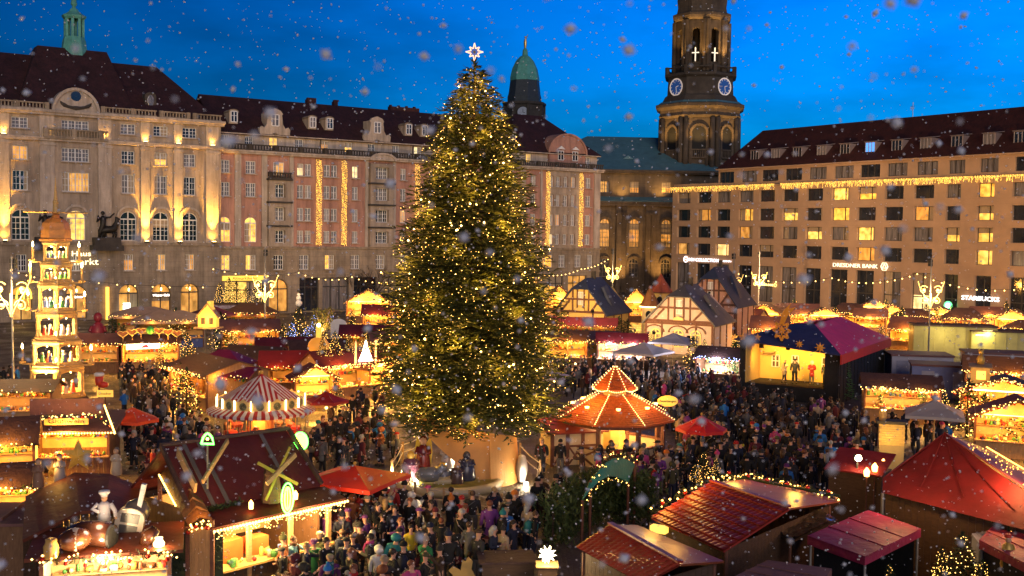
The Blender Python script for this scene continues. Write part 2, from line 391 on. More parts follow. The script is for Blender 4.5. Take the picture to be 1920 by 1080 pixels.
WIN = {}
WR = random.Random(77); curtain_m = mat('curtain_cloth', (.34, .27, .18), .9, .5, 3, stretch=(6, 6, .2))
def window(parent, u, z0, z1, w, y, cols=2, bars=3, mt=None, pane=None, rise=0, name='window', fr=.09, sill=None, split=None, transom=None):
    """frame with mullions and glazing bars; the pane is a child; meshes shared between alike windows"""
    h = round(z1 - z0, 2); mt = mt or win_white
    key = (round(w, 2), h, cols, bars, mt.name, round(rise, 2), fr, split, transom)
    if key not in WIN:
        f = MB(); a = w / 2; sp = h - rise
        f.box(-a, -a + fr, -.04, .06, 0, sp); f.box(a - fr, a, -.04, .06, 0, sp); f.box(-a + fr, a - fr, -.04, .06, 0, fr)
        if rise:
            o, i = arch(-a, a, sp, rise, 10), arch(-a + fr, a - fr, sp, rise - fr, 10)
            for k in range(10): f.prism([o[k], o[k + 1], i[k + 1], i[k]], -.04, .06)
            f.box(-a + fr, a - fr, -.05, .055, sp - .08, sp + .08)
        else: f.box(-a + fr, a - fr, -.04, .06, h - fr, h)
        if split is not None: f.box(-a + w * split - .06, -a + w * split + .06, -.05, .055, fr, h - fr)
        else:
            for k in range(1, cols): x = -a + w * k / cols; f.box(x - .065, x + .065, -.05, .055, fr, (h - .02 if rise else h - fr))
        if transom: f.box(-a + fr, a - fr, -.045, .05, h * transom - .07, h * transom + .07)
        for k in range(1, bars):
            zz = sp * k / bars; f.box(-a + fr, a - fr, -.02, .04, zz - .028, zz + .028)
        if bars > 1:
            for k in range(cols): x = -a + w * (k + .5) / cols; f.box(x - .025, x + .025, -.018, .035, fr, sp - fr)
        p = MB()
        if rise: p.prism([(-a + .03, .03)] + [(a - .03, .03)] + list(reversed(arch(-a + .03, a - .03, sp, rise - .03, 10))), .07, .10)
        else: p.box(-a + .03, a - .03, .07, .10, .03, h - .03)
        bf = bmesh.new(); me = f.mesh('window', mt); bf.from_mesh(me); bmesh.ops.recalc_face_normals(bf, faces=bf.faces); bf.to_mesh(me); bf.free()
        sl = None
        WIN[key] = (me, p)
    me, p = WIN[key]
    o = link(name, me, parent, loc=(u, y, z0))
    pn = (pane or glass).name
    if pn.startswith('window_lit') and WR.random() < .7 or WR.random() < .12:
        cw_, sd_, zf = WR.choice((.22, .3, .42)), WR.choice((-1, 1)), WR.choice((0, 0, 0, .45, .6))
        dk = (round(w, 2), h, cw_, sd_, zf)
        if dk not in WIN: a = w / 2; WIN[dk] = MB().box(*((min(sd_ * a * .94, sd_ * (a - w * cw_)), max(sd_ * a * .94, sd_ * (a - w * cw_))) if not zf else (-a + .05, a - .05)), .062, .068, h * zf + .05, (h - rise) - .05).mesh('curtain', curtain_m)
        link('curtain', WIN[dk], o)
    pk = (key, (pane or glass).name)
    if pk not in WIN: WIN[pk] = p.mesh('pane', pane or glass)
    link('pane', WIN[pk], o)
    if sill:
        sk = ('sill', round(w, 2), sill.name)
        if sk not in WIN: WIN[sk] = MB().box(-w / 2 - .15, w / 2 + .15, -.62, -.30 + .26, -.14, -.01).mesh('sill', sill)
        link('sill', WIN[sk], o)
    return o
def pick(rn, lit=.2, cur=.25):
    q = rn.random()
    return rn.choice((lit1, lit2, lit3)) if q < lit else (glass2 if q < lit + cur else glass)
def balusters(mb, u0, u1, y, z0, z1, step=.42, m=0):
    mb.box(u0, u1, y - .18, y + .18, z0, z0 + .16, m); mb.box(u0, u1, y - .2, y + .2, z1 - .16, z1, m)
    n = max(1, int((u1 - u0) / step))
    for k in range(n):
        x = u0 + (k + .5) * (u1 - u0) / n
        if k % 9 == 0: mb.box(x - .24, x + .24, y - .22, y + .22, z0, z1 + .05, m)
        else: mb.box(x - .08, x + .08, y - .08, y + .08, z0 + .16, z1 - .16, m)

AL = math.atan2(.5612, .8277)
# ---------------------------------------------------------------- long pink block
PB = thing('apartment_building', 'long pink plastered block with pale pilasters, balustrade and dormers behind the big tree', 'building', (-40.2, 150, 0), AL)
rw = random.Random(4)
END = 66.7
holes_up, holes_base, wins, arcs = [], [], [], []
ROW = [(19.65, 21.4), (16.45, 18.35), (13.2, 15.05), (10.05, 11.8)]
for u, w in ((.59, 1.5), (4.33, 1.45)):
    for z0, z1 in ROW[:2]: wins.append((u, z0, z1, w, 2, 3, 0))
    wins.append((u, 10.1, 13.6, 1.75, 2, 3, .85))
for u, w, c in ((8.43, 1.55, 2), (11.75, .98, 2), (12.9, .98, 2), (15.85, .98, 2), (17.0, .98, 2), (20.38, .95, 2), (24.57, 2.2, 3), (28.4, .95, 2),
                (33.4, .95, 2), (36.6, 2.2, 3), (40.4, .98, 2), (41.6, .98, 2), (44.4, .98, 2), (47.75, .98, 2), (48.9, .98, 2), (52.6, 1.05, 2), (57.62, .95, 2), (59.2, .95, 2), (60.78, .95, 2), (56.35, .8, 2), (64.05, 1.1, 2)):
    for i, (z0, z1) in enumerate(ROW):
        wins.append((u, z0, z1, w, c, 2 if w < 1.2 else 3, 0))
for u in (.6, 4.33, 8.43, 12.3, 16.3, 20.4, 24.6, 28.6, 33, 37, 41, 45, 49): holes_base.append((u - .75, u + .75, 6.2, 8.3))
for u, w in ((52.6, 1.2), (55.2, 3.0), (58.6, 1.4), (62, 1.4), (64.6, 1.2)): holes_base.append((u - w / 2, u + w / 2, 6.2, 8.3))
shops = [(.6, 6.2, .3, 4.6, 0), (7.0, 9.9, .2, 4.9, 1.45), (11.6, 14.6, .2, 5.0, 0), (15.2, 19.4, .2, 5.0, 0), (20.2, 24.0, .2, 5.0, 0), (24.8, 29, .2, 5.0, 0), (30, 34, .2, 5, 0), (35, 39, .2, 5, 0), (40, 44, .2, 5, 0), (45, 49, .2, 5, 0), (50.5, 54, .2, 4.8, 0), (55, 59, .2, 4.8, 0), (60, 64, .2, 4.8, 0)]
holes_up = [(w[0] - w[3] / 2, w[0] + w[3] / 2, w[1], w[2], w[6]) for w in wins]
mb = MB(); wall_grid(mb, 0, END, 9.5, 22.35, holes_up, .15, .32); mb.build('wall', plaster_pink, PB)
mb = MB(); wall_grid(mb, 0, END, 0, 9.2, holes_base + shops, 0, .45)
for z in (1.2, 2.4, 3.6, 5.5): mb.box(9.95, 11.55, -.03, -.001, z, z + .06)
mb.build('base_wall', stone_tan, PB)
mb = MB(); mb.box(-.1, END + .1, -.32, .4, 9.2, 9.5); mb.box(-.1, END + .1, -.12, .3, 5.45, 5.65); mb.build('ledge', stone_tan, PB)
mb = MB(); mb.box(-.1, END + .2, -.55, .5, 22.35, 22.6); mb.box(-.1, END + .3, -.75, 1.2, 22.6, 22.85); mb.build('cornice', stone_pale, PB)
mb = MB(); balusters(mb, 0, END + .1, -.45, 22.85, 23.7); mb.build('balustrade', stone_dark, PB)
for a, b in ((2.0, 2.9), (5.9, 6.7), (10.05, 10.65), (22.0, 22.5), (26.6, 27.1), (34.3, 35), (38.6, 39.2), (46, 46.5), (50, 51), (54, 54.4), (65.3, 66.6)):
    MB().box(a, b, -.05, .149, 9.5, 22.35).build('pilaster', stone_pale, PB)
mb = MB(); wall_grid(mb, 55.5, 62.2, 9.5, 22.3, [h for h in holes_up if 55.6 < h[0] < 62], .0, .16)
mb.box(55.5, 62.2, .001, .149, 9.5, 9.55); mb.build('pale_bay', stone_beige, PB)
# bays with balconies
for cu, a, b in ((8.43, 6.75, 10.0), (24.57, 22.6, 26.5), (36.6, 35.1, 38.5)):
    mb = MB(); hs = [(cu - (2.2 if cu > 10 else 1.55) / 2, cu + (2.2 if cu > 10 else 1.55) / 2, z0, z1) for z0, z1 in ROW[(1 if cu < 10 else 0):]]
    top = 18.95 if cu < 10 else 21.9
    wall_grid(mb, a, b, 9.5, top, hs, -.55, .86); mb.face(((a, -.55, 9.5), (a, .149, 9.5), (a, .149, top), (a, -.55, top))); mb.face(((b, -.55, 9.5), (b, -.55, top), (b, .149, top), (b, .149, 9.5)))
    bay = mb.build('bay', stone_beige, PB)
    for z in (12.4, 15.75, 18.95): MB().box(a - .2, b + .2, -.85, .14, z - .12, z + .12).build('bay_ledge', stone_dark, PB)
    if cu < 10:
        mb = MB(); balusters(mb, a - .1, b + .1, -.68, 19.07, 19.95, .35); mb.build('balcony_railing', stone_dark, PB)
    elif cu < 30:
        mb = MB(); o = arch(a - .3, b + .3, 22.4, 1.15, 12); i = arch(a + .1, b - .1, 22.4, .85, 12)
        for k in range(12): mb.prism([o[k], o[k + 1], i[k + 1], i[k]], -.95, -.2)
        mb.prism(list(reversed(i)), -.76, -.3); mb.build('arched_pediment', stone_pale, PB)
for u, z0, z1, w, c, bars, rise in wins:
    if rise: p = lit1
    else: p = pick(rw, .10, .3)
    y = .36 if not any(a < u < b for a, b in ((6.75, 10), (22.6, 26.5), (35.1, 38.5))) else .2
    window(PB, u, z0, z1, w, y, c, bars, pane=p, rise=rise, sill=None if rise else stone_pale)
for h in holes_base:
    u = (h[0] + h[1]) / 2; window(PB, u, 6.2, 8.3, h[1] - h[0], .3, 2, 3, pane=lit1 if abs(u - .6) < .2 or abs(u - 4.33) < .2 or abs(u - 16.3) < .2 or abs(u - 55.2) < .2 else pick(rw, .0, .4), sill=stone_tan)
# shop fronts
for i, s in enumerate(shops):
    a, b, z0, z1, rise = s
    window(PB, (a + b) / 2, z0, z1, b - a, .42, 3 if rise == 0 else 2, 1, mt=win_dark, pane=(lit1, lit2, glass, glass2, glass, glass, lit2, glass, lit2, glass, lit2, lit1, lit2)[i], rise=rise, name='shop_window', transom=None if rise else .72)
sg = MB().box(.2, 6.6, -.28, -.02, 4.75, 5.4).build('shop_sign', glow('sign_yellow', (1, .62, .08), 1.3), PB)
text('Altmarktkeller', .62, mat('sign_letters_dark', (.05, .03, .01)), sg, (3.4, -.285, 4.86), ext=.02)
# attic storey, roof, dormers
ATT = [(1.0, 0), (4.5, 0), (8.1, 1), (12, 0), (16, 0), (19.8, 1), (23.6, 0), (27.7, 0), (31.5, 0), (35.5, 1), (39.5, 0), (43.5, 0), (47.5, 0), (52.3, 1), (57.5, 0), (60.6, 0), (64.6, 0)]
mb = MB(); wall_grid(mb, 0, END, 22.86, 25.35, [(u - .62, u + .62, 23.5, 24.95) for u, _ in ATT], 1.2, .3); mb.build('attic_wall', stone_pale, PB)
for u, l in ATT: window(PB, u, 23.5, 24.95, 1.24, 1.42, 2, 2, pane=lit1 if l else pick(rw, .05, .4))
RF = PI
mb = MB()
mb.slab(((-.5, .55, 25.25), (58.5, .55, 25.25), (58.5, 8, 31.05), (-.5, 8, 31.05)), .3)
mb.slab(((-.5, 8.01, 31.05), (58.5, 8.01, 31.05), (58.5, 15.5, 25.25), (-.5, 15.5, 25.25)), .3)
mb.build('roof', roof_maroon, PB)
mb = MB()       # hipped higher end of the roof
a, b = 48.5, 67.2; zt = 32.2
mb.face(((a, .5, 25.3), (b, .5, 25.3), (59.8, 8.3, zt), (54, 8.3, zt))); mb.face(((b, .5, 25.3), (b, 16, 25.3), (59.8, 8.3, zt))); mb.face(((a, .5, 25.3), (54, 8.3, zt), (a, 16, 25.3))); mb.face(((a, 16, 25.3), (54, 8.3, zt), (59.8, 8.3, zt), (b, 16, 25.3)))
mb.build('hipped_roof', roof_maroon, PB)
MB().box(-.5, END + .3, .45, 1.6, 25.1, 25.24).build('gutter', stone_pale, PB)
def dormer(par, u, y, z, w, h, fancy=False):
    mb = MB(); a = w / 2
    if not fancy:
        arc = arch(-a, a, h - .35, .35, 6)
        mb.prism([(-a, 0), (a, 0)] + list(reversed(arc)), 0, 2.2, 0)
        arc2 = arch(-a - .12, a + .12, h - .3, .42, 6); arc3 = arch(-a + .02, a - .02, h - .34, .33, 6)
        for k in range(6): mb.prism([arc2[k], arc2[k + 1], arc3[k + 1], arc3[k]], -.15, 2.0, 1)
    else:
        mb.prism([(-2.2, 0), (2.2, 0), (2.3, .9), (2.0, 1.25), (1.55, 1.05), (1.2, 1.6), (1.05, 2.9), (1.2, 3.1), (.85, 3.55), (0, 3.85), (-.85, 3.55), (-1.2, 3.1), (-1.05, 2.9), (-1.2, 1.6), (-1.55, 1.05), (-2.0, 1.25), (-2.3, .9)], -.1, .35, 0)
        mb.box(-1.0, 1.0, .36, 2.6, 0, 3.2, 0)
        for sx in (-1, 1): mb.lathe([(.36, 0), (.42, .15), (.36, .3)], 10, (0, 0, 0), 1); 
        mb.v = mb.v[:]
    o = mb.build('dormer', [stone_pale, stone_tan], par); o.location = (u, y, z)
    ww, z0, z1 = (w - .35, .22, h - .2) if not fancy else (1.05, 1.35, 2.95)
    fb = MB(); fb.box(-ww / 2, ww / 2, -.19, -.16, z0, z1); fb.build('pane', glass2 if rw.random() < .4 else glass, o)
    f2 = MB(); k = .07
    f2.box(-ww / 2 - k, -ww / 2 + k, -.24, -.195, z0, z1); f2.box(ww / 2 - k, ww / 2 + k, -.24, -.195, z0, z1); f2.box(-k, k, -.23, -.196, z0 + k, z1 - k)
    f2.box(-ww / 2 + k, ww / 2 - k, -.24, -.195, z0 - k, z0 + k); f2.box(-ww / 2 + k, ww / 2 - k, -.24, -.195, z1 - k, z1 + k); f2.box(-ww / 2 + k, -k, -.22, -.197, z0 + (z1 - z0) * .6 - .03, z0 + (z1 - z0) * .6 + .03); f2.box(k, ww / 2 - k, -.22, -.197, z0 + (z1 - z0) * .6 - .03, z0 + (z1 - z0) * .6 + .03)
    f2.build('window_frame', win_white, o)
    return o
for u in (2.5, 14.3, 17, 30.2, 33, 42, 45.5): dormer(PB, u, 1.9, 26.6, 1.25, 1.9)
for u in (8.1, 24.2, 39): dormer(PB, u, .75, 25.2, 2, 3, True)
for u in (49.5,): dormer(PB, u, 1.9, 26.6, 1.25, 1.9)
mb = MB(); arc = arch(56.2, 63.8, 25.3, 3.1, 14)       # round gable over the right end
mb.prism([(56.2, 23.0), (63.8, 23.0)] + list(reversed(arc)), .7, 4); o1 = arch(55.9, 64.1, 25.3, 3.4, 14)
for k in range(14): mb.prism([o1[k], o1[k + 1], arc[k + 1], arc[k]], .5, 4)
rg = mb.build('round_gable', plaster_pink, PB)
for u in (58.5, 61.5):
    fb = MB(); fb.box(u - .55, u + .55, .62, .66, 24.2, 25.7); fb.build('pane', glass, rg)
    f2 = MB()
    for x in (-.55, 0, .55): f2.box(u + x - .06, u + x + .06, .55, .61, 24.2, 25.7)
    f2.box(u - .6, u + .6, .56, .605, 25.64, 25.76); f2.box(u - .6, u + .6, .56, .605, 24.14, 24.26); f2.prism([(u - .8, 26.0), (u + .8, 26.0), (u, 26.55)], .4, .68)
    f2.build('window_frame', win_white, rg)
for u, w in ((17, .7), (33, 2.6), (21, .3)):
    mb = MB(); mb.box(u - w, u + w, 8.2, 9.2, 30.5, 31.7)
    for k in range(4): mb.box(u - w + k * w * .55 + .1, u - w + k * w * .55 + .35, 8.4, 9, 31.7, 31.95)
    mb.build('chimney', roof_brown, PB)
for u in (15.2, 30.5):      # rain pipes on the attic
    MB().tube(((u, .8, 25.2), (u, 1.05, 24.6), (u, 1.05, 22.9)), .08, 6).build('rain_pipe', stone_dark, PB)

# light strips hung down the front
def light_strip(u, par_loc, rz, label, z0=9.6, z1=22.1, w=.74, n=520):
    t = thing('light_curtain', label, 'string lights', par_loc, rz, 'light curtains hanging down the pink front')
    t.location = Vector(par_loc) + Matrix.Rotation(rz, 4, 'Z') @ Vector((u, -.22, 0))
    q = MB(); rr = random.Random(int(u * 10))
    for k in range(n): s6 = k % 6; z = z0 + (z1 - z0) * ((k // 6 + rr.random() * .7) * 6 / n); q.octa((-w / 2 + w * s6 / 5 + .05 * math.sin(z * 1.7 + s6) + rr.uniform(-.02, .02), rr.uniform(-.06, .05), max(z, z0 + rr.random() * .4)), rr.uniform(.026, .052))
    q.build('bulbs', bulb_strip, t, kind='stuff')
    q = MB()
    for k in range(6): q.tube(((-w / 2 + w * k / 5, .07, z1), (-w / 2 + w * k / 5, .07, z0)), .012, 3)
    q.box(-w / 2 - .05, w / 2 + .05, .04, .1, z1, z1 + .06); q.build('cable', black, t)
    return t
bulb_strip = glow('bulb_strip', (1.0, .55, .09), 4.2)
for u, l in ((14.47, 'light curtain second to the right of the dark balcony bay'), (18.48, 'light curtain beside the three window bay under the arch'), (30.7, 'light curtain half hidden behind the left edge of the big tree'), (55.42, 'light curtain just right of the big tree'), (62.35, 'rightmost light curtain near the end of the pink block')):
    light_strip(u, (-40.2, 150, 0), AL, l)

# ---------------------------------------------------------------- beige corner pavilion
PV = thing('pavilion_building', 'tall beige corner building with floodlit pilasters, round gable and green cupola', 'building', (-40.2, 150, 0), AL)
U0, U1 = -48, -.25; Y = -.8
pw = []
cols = [(-45.5, 1.7), (-42, 1.7), (-38.5, 1.7), (-35, 1.7), (-31, 1.7), (-25.6, 1.75), (-19.1, 3.3), (-12.6, 1.65), (-8.4, 1.6), (-4.55, 1.55)]
for u, w in cols:
    big = w > 2
    for z0, z1 in ((24.0, 25.35), (20.15, 21.85), (16.35, 18.8)): pw.append((u, z0, z1, w if (big or z0 < 23) else 1.9, 4 if big else 2, 3, 0))
    pw.append((u, 10.2, 14.0, 2.1 if not big else 2.3, 2, 4, 1.0))
    pw.append((u, 6.3, 8.4, 1.25, 2, 3, 0))
ho = [(w[0] - w[3] / 2, w[0] + w[3] / 2, w[1], w[2], w[6]) for w in pw]
ga = [(u - 1.25, u + 1.25, .2, 4.5, 1.2) for u in (-31, -25.6, -19.1, -12.6, -8.4, -4.55)]
mb = MB(); wall_grid(mb, U0, U1, 9.95, 25.8, ho, Y, .35); mb.face(((U1, Y, 9.95), (U1, .14, 9.95), (U1, .14, 25.8), (U1, Y, 25.8))); mb.face(((U1, .14, 22.9), (U1, 12, 22.9), (U1, 12, 25.8), (U1, .14, 25.8)))
mb.build('wall', stone_beige, PV)
mb = MB(); wall_grid(mb, U0, U1, 0, 9.6, ho + ga, Y - .12, .5); mb.face(((U1, Y - .12, 0), (U1, -.01, 0), (U1, -.01, 9.6), (U1, Y - .12, 9.6)))
for z in (1.1, 2.2, 3.3, 4.4, 5.5): 
    for a, b in ((-3.1, -.4), (-6.9, -5.95), (-11.1, -9.8), (-17.6, -14), (-24.1, -20.6)): mb.box(a, b, Y - .15, Y - .121, z - .03, z + .03)
mb.build('base_wall', stone_tan, PV)
mb = MB(); mb.box(U0, U1 + .15, Y - .4, Y + .2, 9.6, 9.95); mb.build('ledge', stone_tan, PV)
mb = MB(); mb.box(U0, U1 + .2, Y - .5, Y + .1, 22.6, 22.85); mb.box(U0, U1 + .25, Y - .62, Y + .1, 22.85, 23.05); mb.build('cornice', stone_pale, PV)
mb = MB(); mb.box(U0, U1 + .3, Y - .6, Y + .3, 25.8, 26.1); mb.box(U0, U1 + .4, Y - .85, Y + .6, 26.1, 26.45); mb.build('top_cornice', stone_pale, PV)
mb = MB()
for a, b in ((-16, -9), (-8.6, -4.6), (-4.2, U1), (U0, -22.3)): balusters(mb, a, b, Y - .25, 26.45, 27.3, .4)
mb.build('balustrade', stone_tan, PV)
for c, w, lit in ((-10.45, 1.15, 1), (-6.12, 1.15, 1), (-1.5, 1.7, 1), (-27.5, 1.3, 1), (-33, 1.3, 1), (-36.8, 1.3, 1), (-22.5, 1.75, 0), (-15.55, 1.65, 0)):
    MB().box(c - w / 2, c + w / 2, Y - .22, Y - .001, 9.95, 22.6).box(c - w / 2 - .12, c + w / 2 + .12, Y - .34, Y - .002, 22.05, 22.3).box(c - w / 2 - .1, c + w / 2 + .1, Y - .3, Y - .003, 10.0, 10.5).box(c - w / 2, c + w / 2, Y - .2, Y - .004, 23.05, 25.8).build('pilaster', stone_pale, PV)
    fx = MB(); fx.box(c - .28, c + .28, Y - 1.05, Y - .7, 9.96, 10.16, 0); fx.box(c - .22, c + .22, Y - 1.0, Y - .75, 10.16, 10.2, 1)
    fu = MB(); fu.box(c - .3, c + .3, Y - .52, Y - .26, 23.06, 23.18, 0); fu.box(c - .26, c + .26, Y - .5, Y - .28, 23.18, 23.21, 1)
    hot = glow('floodlight_lens', (1, .62, .16), 30)
    if lit:
        f = fx.build('floodlight', [black, hot], PV); lamp('uplight', f, (c, Y - .95, 10.3), 4600, (1, .48, .06), .1, 'SPOT', (c, Y - .15, 20), 44, .9); lamp('base_uplight', f, (c, Y - .75, 10.3), 420, (1, .48, .06), .1, 'SPOT', (c, Y - .2, 12), 125, 1)
    f = fu.build('small_floodlight', [black, hot], PV); lamp('uplight_small', f, (c, Y - .42, 23.3), 110, (1, .5, .08), .08, 'SPOT', (c, Y - .15, 26), 110, .8)
rw = random.Random(9)
for u, z0, z1, w, c, bars, rise in pw:
    p = lit1 if (rise and u in (-19.1,)) else (lit1 if (z0 == 20.15 and u == -8.4) else (lit2 if (z0 < 7 and u > -14) or (u == -25.6 and z0 == 20.15) or (u == -19.1 and z0 == 16.35) else pick(rw, .0, .35)))
    window(PV, u, z0, z1, w, Y + .24 if z0 > 9 else Y + .2, c, bars, pane=p, rise=rise, sill=None if rise else stone_pale)
for u, w in cols:       # hood mouldings over the arched windows
    a = 1.5; o, i = arch(u - a, u + a, 13.3, 1.45, 10), arch(u - a + .25, u + a - .25, 13.3, 1.15, 10); mb = MB()
    for k in range(10): mb.prism([o[k], o[k + 1], i[k + 1], i[k]], Y - .28, Y - .003)
    mb.build('arch_moulding', stone_pale, PV)
names = {-8.4: 'Wiener Café', -19.1: 'bar bistro'}
for i, g_ in enumerate(ga):
    u = (g_[0] + g_[1]) / 2
    o = window(PV, u, .2, 4.5, 2.5, Y + .32, 2, 1, mt=win_dark, pane=lit2, rise=1.2, name='shop_window')
    lg = MB(); lg.lathe([(.02, .28), (.1, .2), (.13, 0), (.08, -.18), (.02, -.2)], 8); l_ = lg.build('hanging_lamp', glow('lamp_globe', (1, .66, .25), 7), PV); l_.location = (u, Y - .05, 3.75)
    if u in names:
        s_ = MB().box(u - 1.15, u + 1.15, Y - .05, Y + .05, 2.75, 3.15).build('shop_sign', mat('sign_board', (.3, .22, .1)), PV)
        text(names[u], .42, glow('sign_white', (1, .93, .9), 5), s_, (u, Y - .06, 2.84), ext=.02, width=2.2)
mb = MB(); u = -12.9; mb.box(u - .55, u + .35, Y - .6, Y - .45, .3, 2.1, 0); mb.box(u + .75, u + 1.5, Y - .6, Y - .45, .3, 1.5, 1); 
mb.build('poster_case', [glow('poster_white', (1, .95, .85), 2.6), glow('poster_green', (.25, .8, .3), 1.0)], PV)
MB().tube(((-15.4, Y - .5, 0), (-15.4, Y - .5, 4.2)), .22, 8).build('light_column', glow('column_glow', (1, .5, .06), 3), PV)
# balcony, round gable and cupola
mb = MB(); balusters(mb, -22.9, -15.3, Y - .55, 23.06, 24.15, .36); mb.box(-22.9, -15.3, Y - .75, Y - .63, 22.86, 23.05); mb.build('balcony_railing', stone_tan, PV)
mb = MB(); a0, a1 = -22.0, -16.2; o, i = arch(a0, a1, 26.3, 3.1, 16), arch(a0 + .35, a1 - .35, 26.3, 2.75, 16)
for k in range(16): mb.prism([o[k], o[k + 1], i[k + 1], i[k]], Y - .75, 2)
mb.prism([(a0 + .35, 26.3), (a1 - .35, 26.3)] + list(reversed(i)), Y - .45, 2); rg = mb.build('round_gable', stone_pale, PV)
MB().lathe([(.02, .02), (.62, .02), (.62, 0)], 20).build('oculus', glass, rg).matrix_local = Matrix.Translation((-19.1, Y - .47, 28.35)) @ Matrix.Rotation(PI / 2, 4, 'X')
mb = MB(); pts = [(-19.1 + 1.9 * math.cos(t), Y - .5, 27.75 + .9 * math.sin(t)) for t in [PI * (1.05 + .9 * k / 10) for k in range(11)]]; mb.tube(pts, [.06, .18, .26, .2, .22, .3, .22, .2, .26, .18, .06], 6); mb.build('garland_carving', stone_dark, rg)
mb = MB(); y0 = Y - .3; zt, yr = 34.3, 8
mb.face(((U0, y0, 26.5), (U1, y0, 26.5), (-6.4, yr, zt), (U0, yr, zt))); mb.face(((U1, y0, 26.5), (U1, 17, 26.5), (-6.4, yr + 1, zt), (-6.4, yr, zt))); mb.face(((U0, 17, 26.5), (U0, yr + 1, zt), (-6.4, yr + 1, zt), (U1, 17, 26.5))); mb.face(((U0, yr, zt), (-6.4, yr, zt), (-6.4, yr + 1, zt), (U0, yr + 1, zt)))
mb.build('roof', roof_maroon, PV)
mb = MB(); mb.face(((-26, y0 - .1, 26.55), (-11.6, y0 - .1, 26.55), (-13.3, 7, 35.5), (-22, 7, 35.5))); mb.face(((-11.6, y0 - .1, 26.55), (-11.6, 16, 26.55), (-13.3, 9.5, 35.5), (-13.3, 7, 35.5))); mb.face(((-26, y0 - .1, 26.55), (-22, 7, 35.5), (-22, 9.5, 35.5), (-26, 16, 26.55))); mb.face(((-22, 7, 35.5), (-13.3, 7, 35.5), (-13.3, 9.5, 35.5), (-22, 9.5, 35.5)))
mb.build('middle_roof', roof_maroon, PV)
ov = MB().box(-.75, .75, 0, 2, 0, 1.7).prism(arch(-.75, .75, 1.7, .6, 8), 0, 2).build('dormer', stone_dark, PV); ov.location = (-9.2, .9, 27.6)
MB().lathe([(.02, .03), (.5, .03), (.6, .0)], 16, m=0).build('oval_pane', glass2, ov).matrix_local = Matrix.Translation((0, -.05, 1.15)) @ Matrix.Diagonal((.75, 1, 1.3, 1)) @ Matrix.Rotation(PI / 2, 4, 'X')
cu = thing('cupola', 'green copper roof cupola with open arches and a statue on top', 'cupola', Vector((-40.2, 150, 0)) + Matrix.Rotation(AL, 4, 'Z') @ Vector((-17.3, 7.8, 35.2)), AL)
MB().lathe([(1.75, -.6), (1.75, 0), (1.6, .5), (1.5, 1.4), (1.3, 1.95), (.02, 2.0)], 8, rot=PI / 8).build('dome_base', copper, cu)
mb = MB()
for k in range(8):
    t = PI / 8 + k * PI / 4; mb.beam((1.12 * math.cos(t), 1.12 * math.sin(t), 1.9), (1.12 * math.cos(t), 1.12 * math.sin(t), 4.4), .34, .34)
mb.lathe([(1.32, 4.3), (1.5, 4.5), (1.6, 4.75), (1.2, 4.95), (.7, 5.3), (.45, 5.7), (.02, 5.75)], 8, rot=PI / 8); mb.build('lantern', copper, cu)
MB().lathe([(.3, 5.7), (.22, 6.0), (.42, 6.3), (.34, 6.8), (.44, 7.3), (.25, 7.6), (.02, 7.65)], 8).ball((0, 0, 7.85), .25).beam((.2, 0, 7.3), (.75, 0, 7.9), .14, .14).tube(((0, 0, 7.9), (0, 0, 9.2)), .05, 5).build('statue', copper, cu)

# ---------------------------------------------------------------- sandstone bank and hotel block on the right
HB = thing('bank_building', 'long sandstone office block with square windows and a strip of icicle lights', 'building', (29.2, 200, 0), math.atan2(-.8277, .5612))
BE = 92
bc = [(1.33, 4.69), (6.47, 9.94), (11.25, 14.59), (16.6, 19.9), (21.22, 24.63), (26.3, 29.6), (31.3, 34.55), (36.3, 39.7), (41.2, 44.55), (46.1, 49.3), (51.1, 54.35), (56.3, 58.6), (61.1, 63.6), (66.2, 69.4), (71.2, 74.4), (76.2, 79.4), (81.2, 84.4)]
rows = [(17.65, 19.55), (14.5, 16.5), (11.5, 13.5), (8.42, 10.45)]
hb = [(a, b, z0, z1) for a, b in bc for z0, z1 in rows]
hg = [(a, b, 1.0, 6.95) for a, b in bc]
mb = MB(); wall_grid(mb, 0, BE, 0, 20.2, hb + hg, 0, .6); mb.face(((0, 0, 0), (0, 0, 20.2), (0, 16, 20.2), (0, 16, 0)))
mb.build('wall', wall_sand, HB)
mb = MB()       # thin shadow joints of the stone panels are real grooves: thin raised courses between them
for z in (7.15, 8.2, 10.65, 11.3, 13.7, 14.3, 16.7, 17.45): mb.box(.0, BE, -.03, -.001, z, z + .05)
mb.build('string_course', wall_sand, HB)
mb = MB(); mb.box(-.1, BE, -.35, .3, 20.2, 20.45); mb.build('ledge', wall_sand, HB)
mb = MB(); mb.box(-.05, 12, .3, .5, 20.45, 21.1); mb.build('parapet', wall_sand, HB)
hu = [(a - .1, b + .1, 21.05, 22.95) for a, b in bc[2:]]
mb = MB(); wall_grid(mb, 11, BE, 20.45, 23.3, hu, .6, .4); mb.face(((11, .6, 20.45), (11, .6, 23.3), (11, 14, 23.3), (11, 14, 20.45))); mb.build('upper_wall', wall_sand, HB)
mb = MB(); mb.box(10.7, BE, .1, 1.4, 23.3, 23.5); mb.build('eave', wall_sand, HB)
mb = MB(); mb.face(((10.6, .3, 23.5), (BE, .3, 23.5), (BE, 7.5, 30.4), (14.6, 7.5, 30.4))); mb.face(((10.6, .3, 23.5), (14.6, 7.5, 30.4), (10.6, 15, 23.5))); mb.face(((10.6, 15, 23.5), (14.6, 7.5, 30.4), (BE, 7.5, 30.4), (BE, 15, 23.5))); mb.build('roof', roof_brown, HB)
rw = random.Random(21)
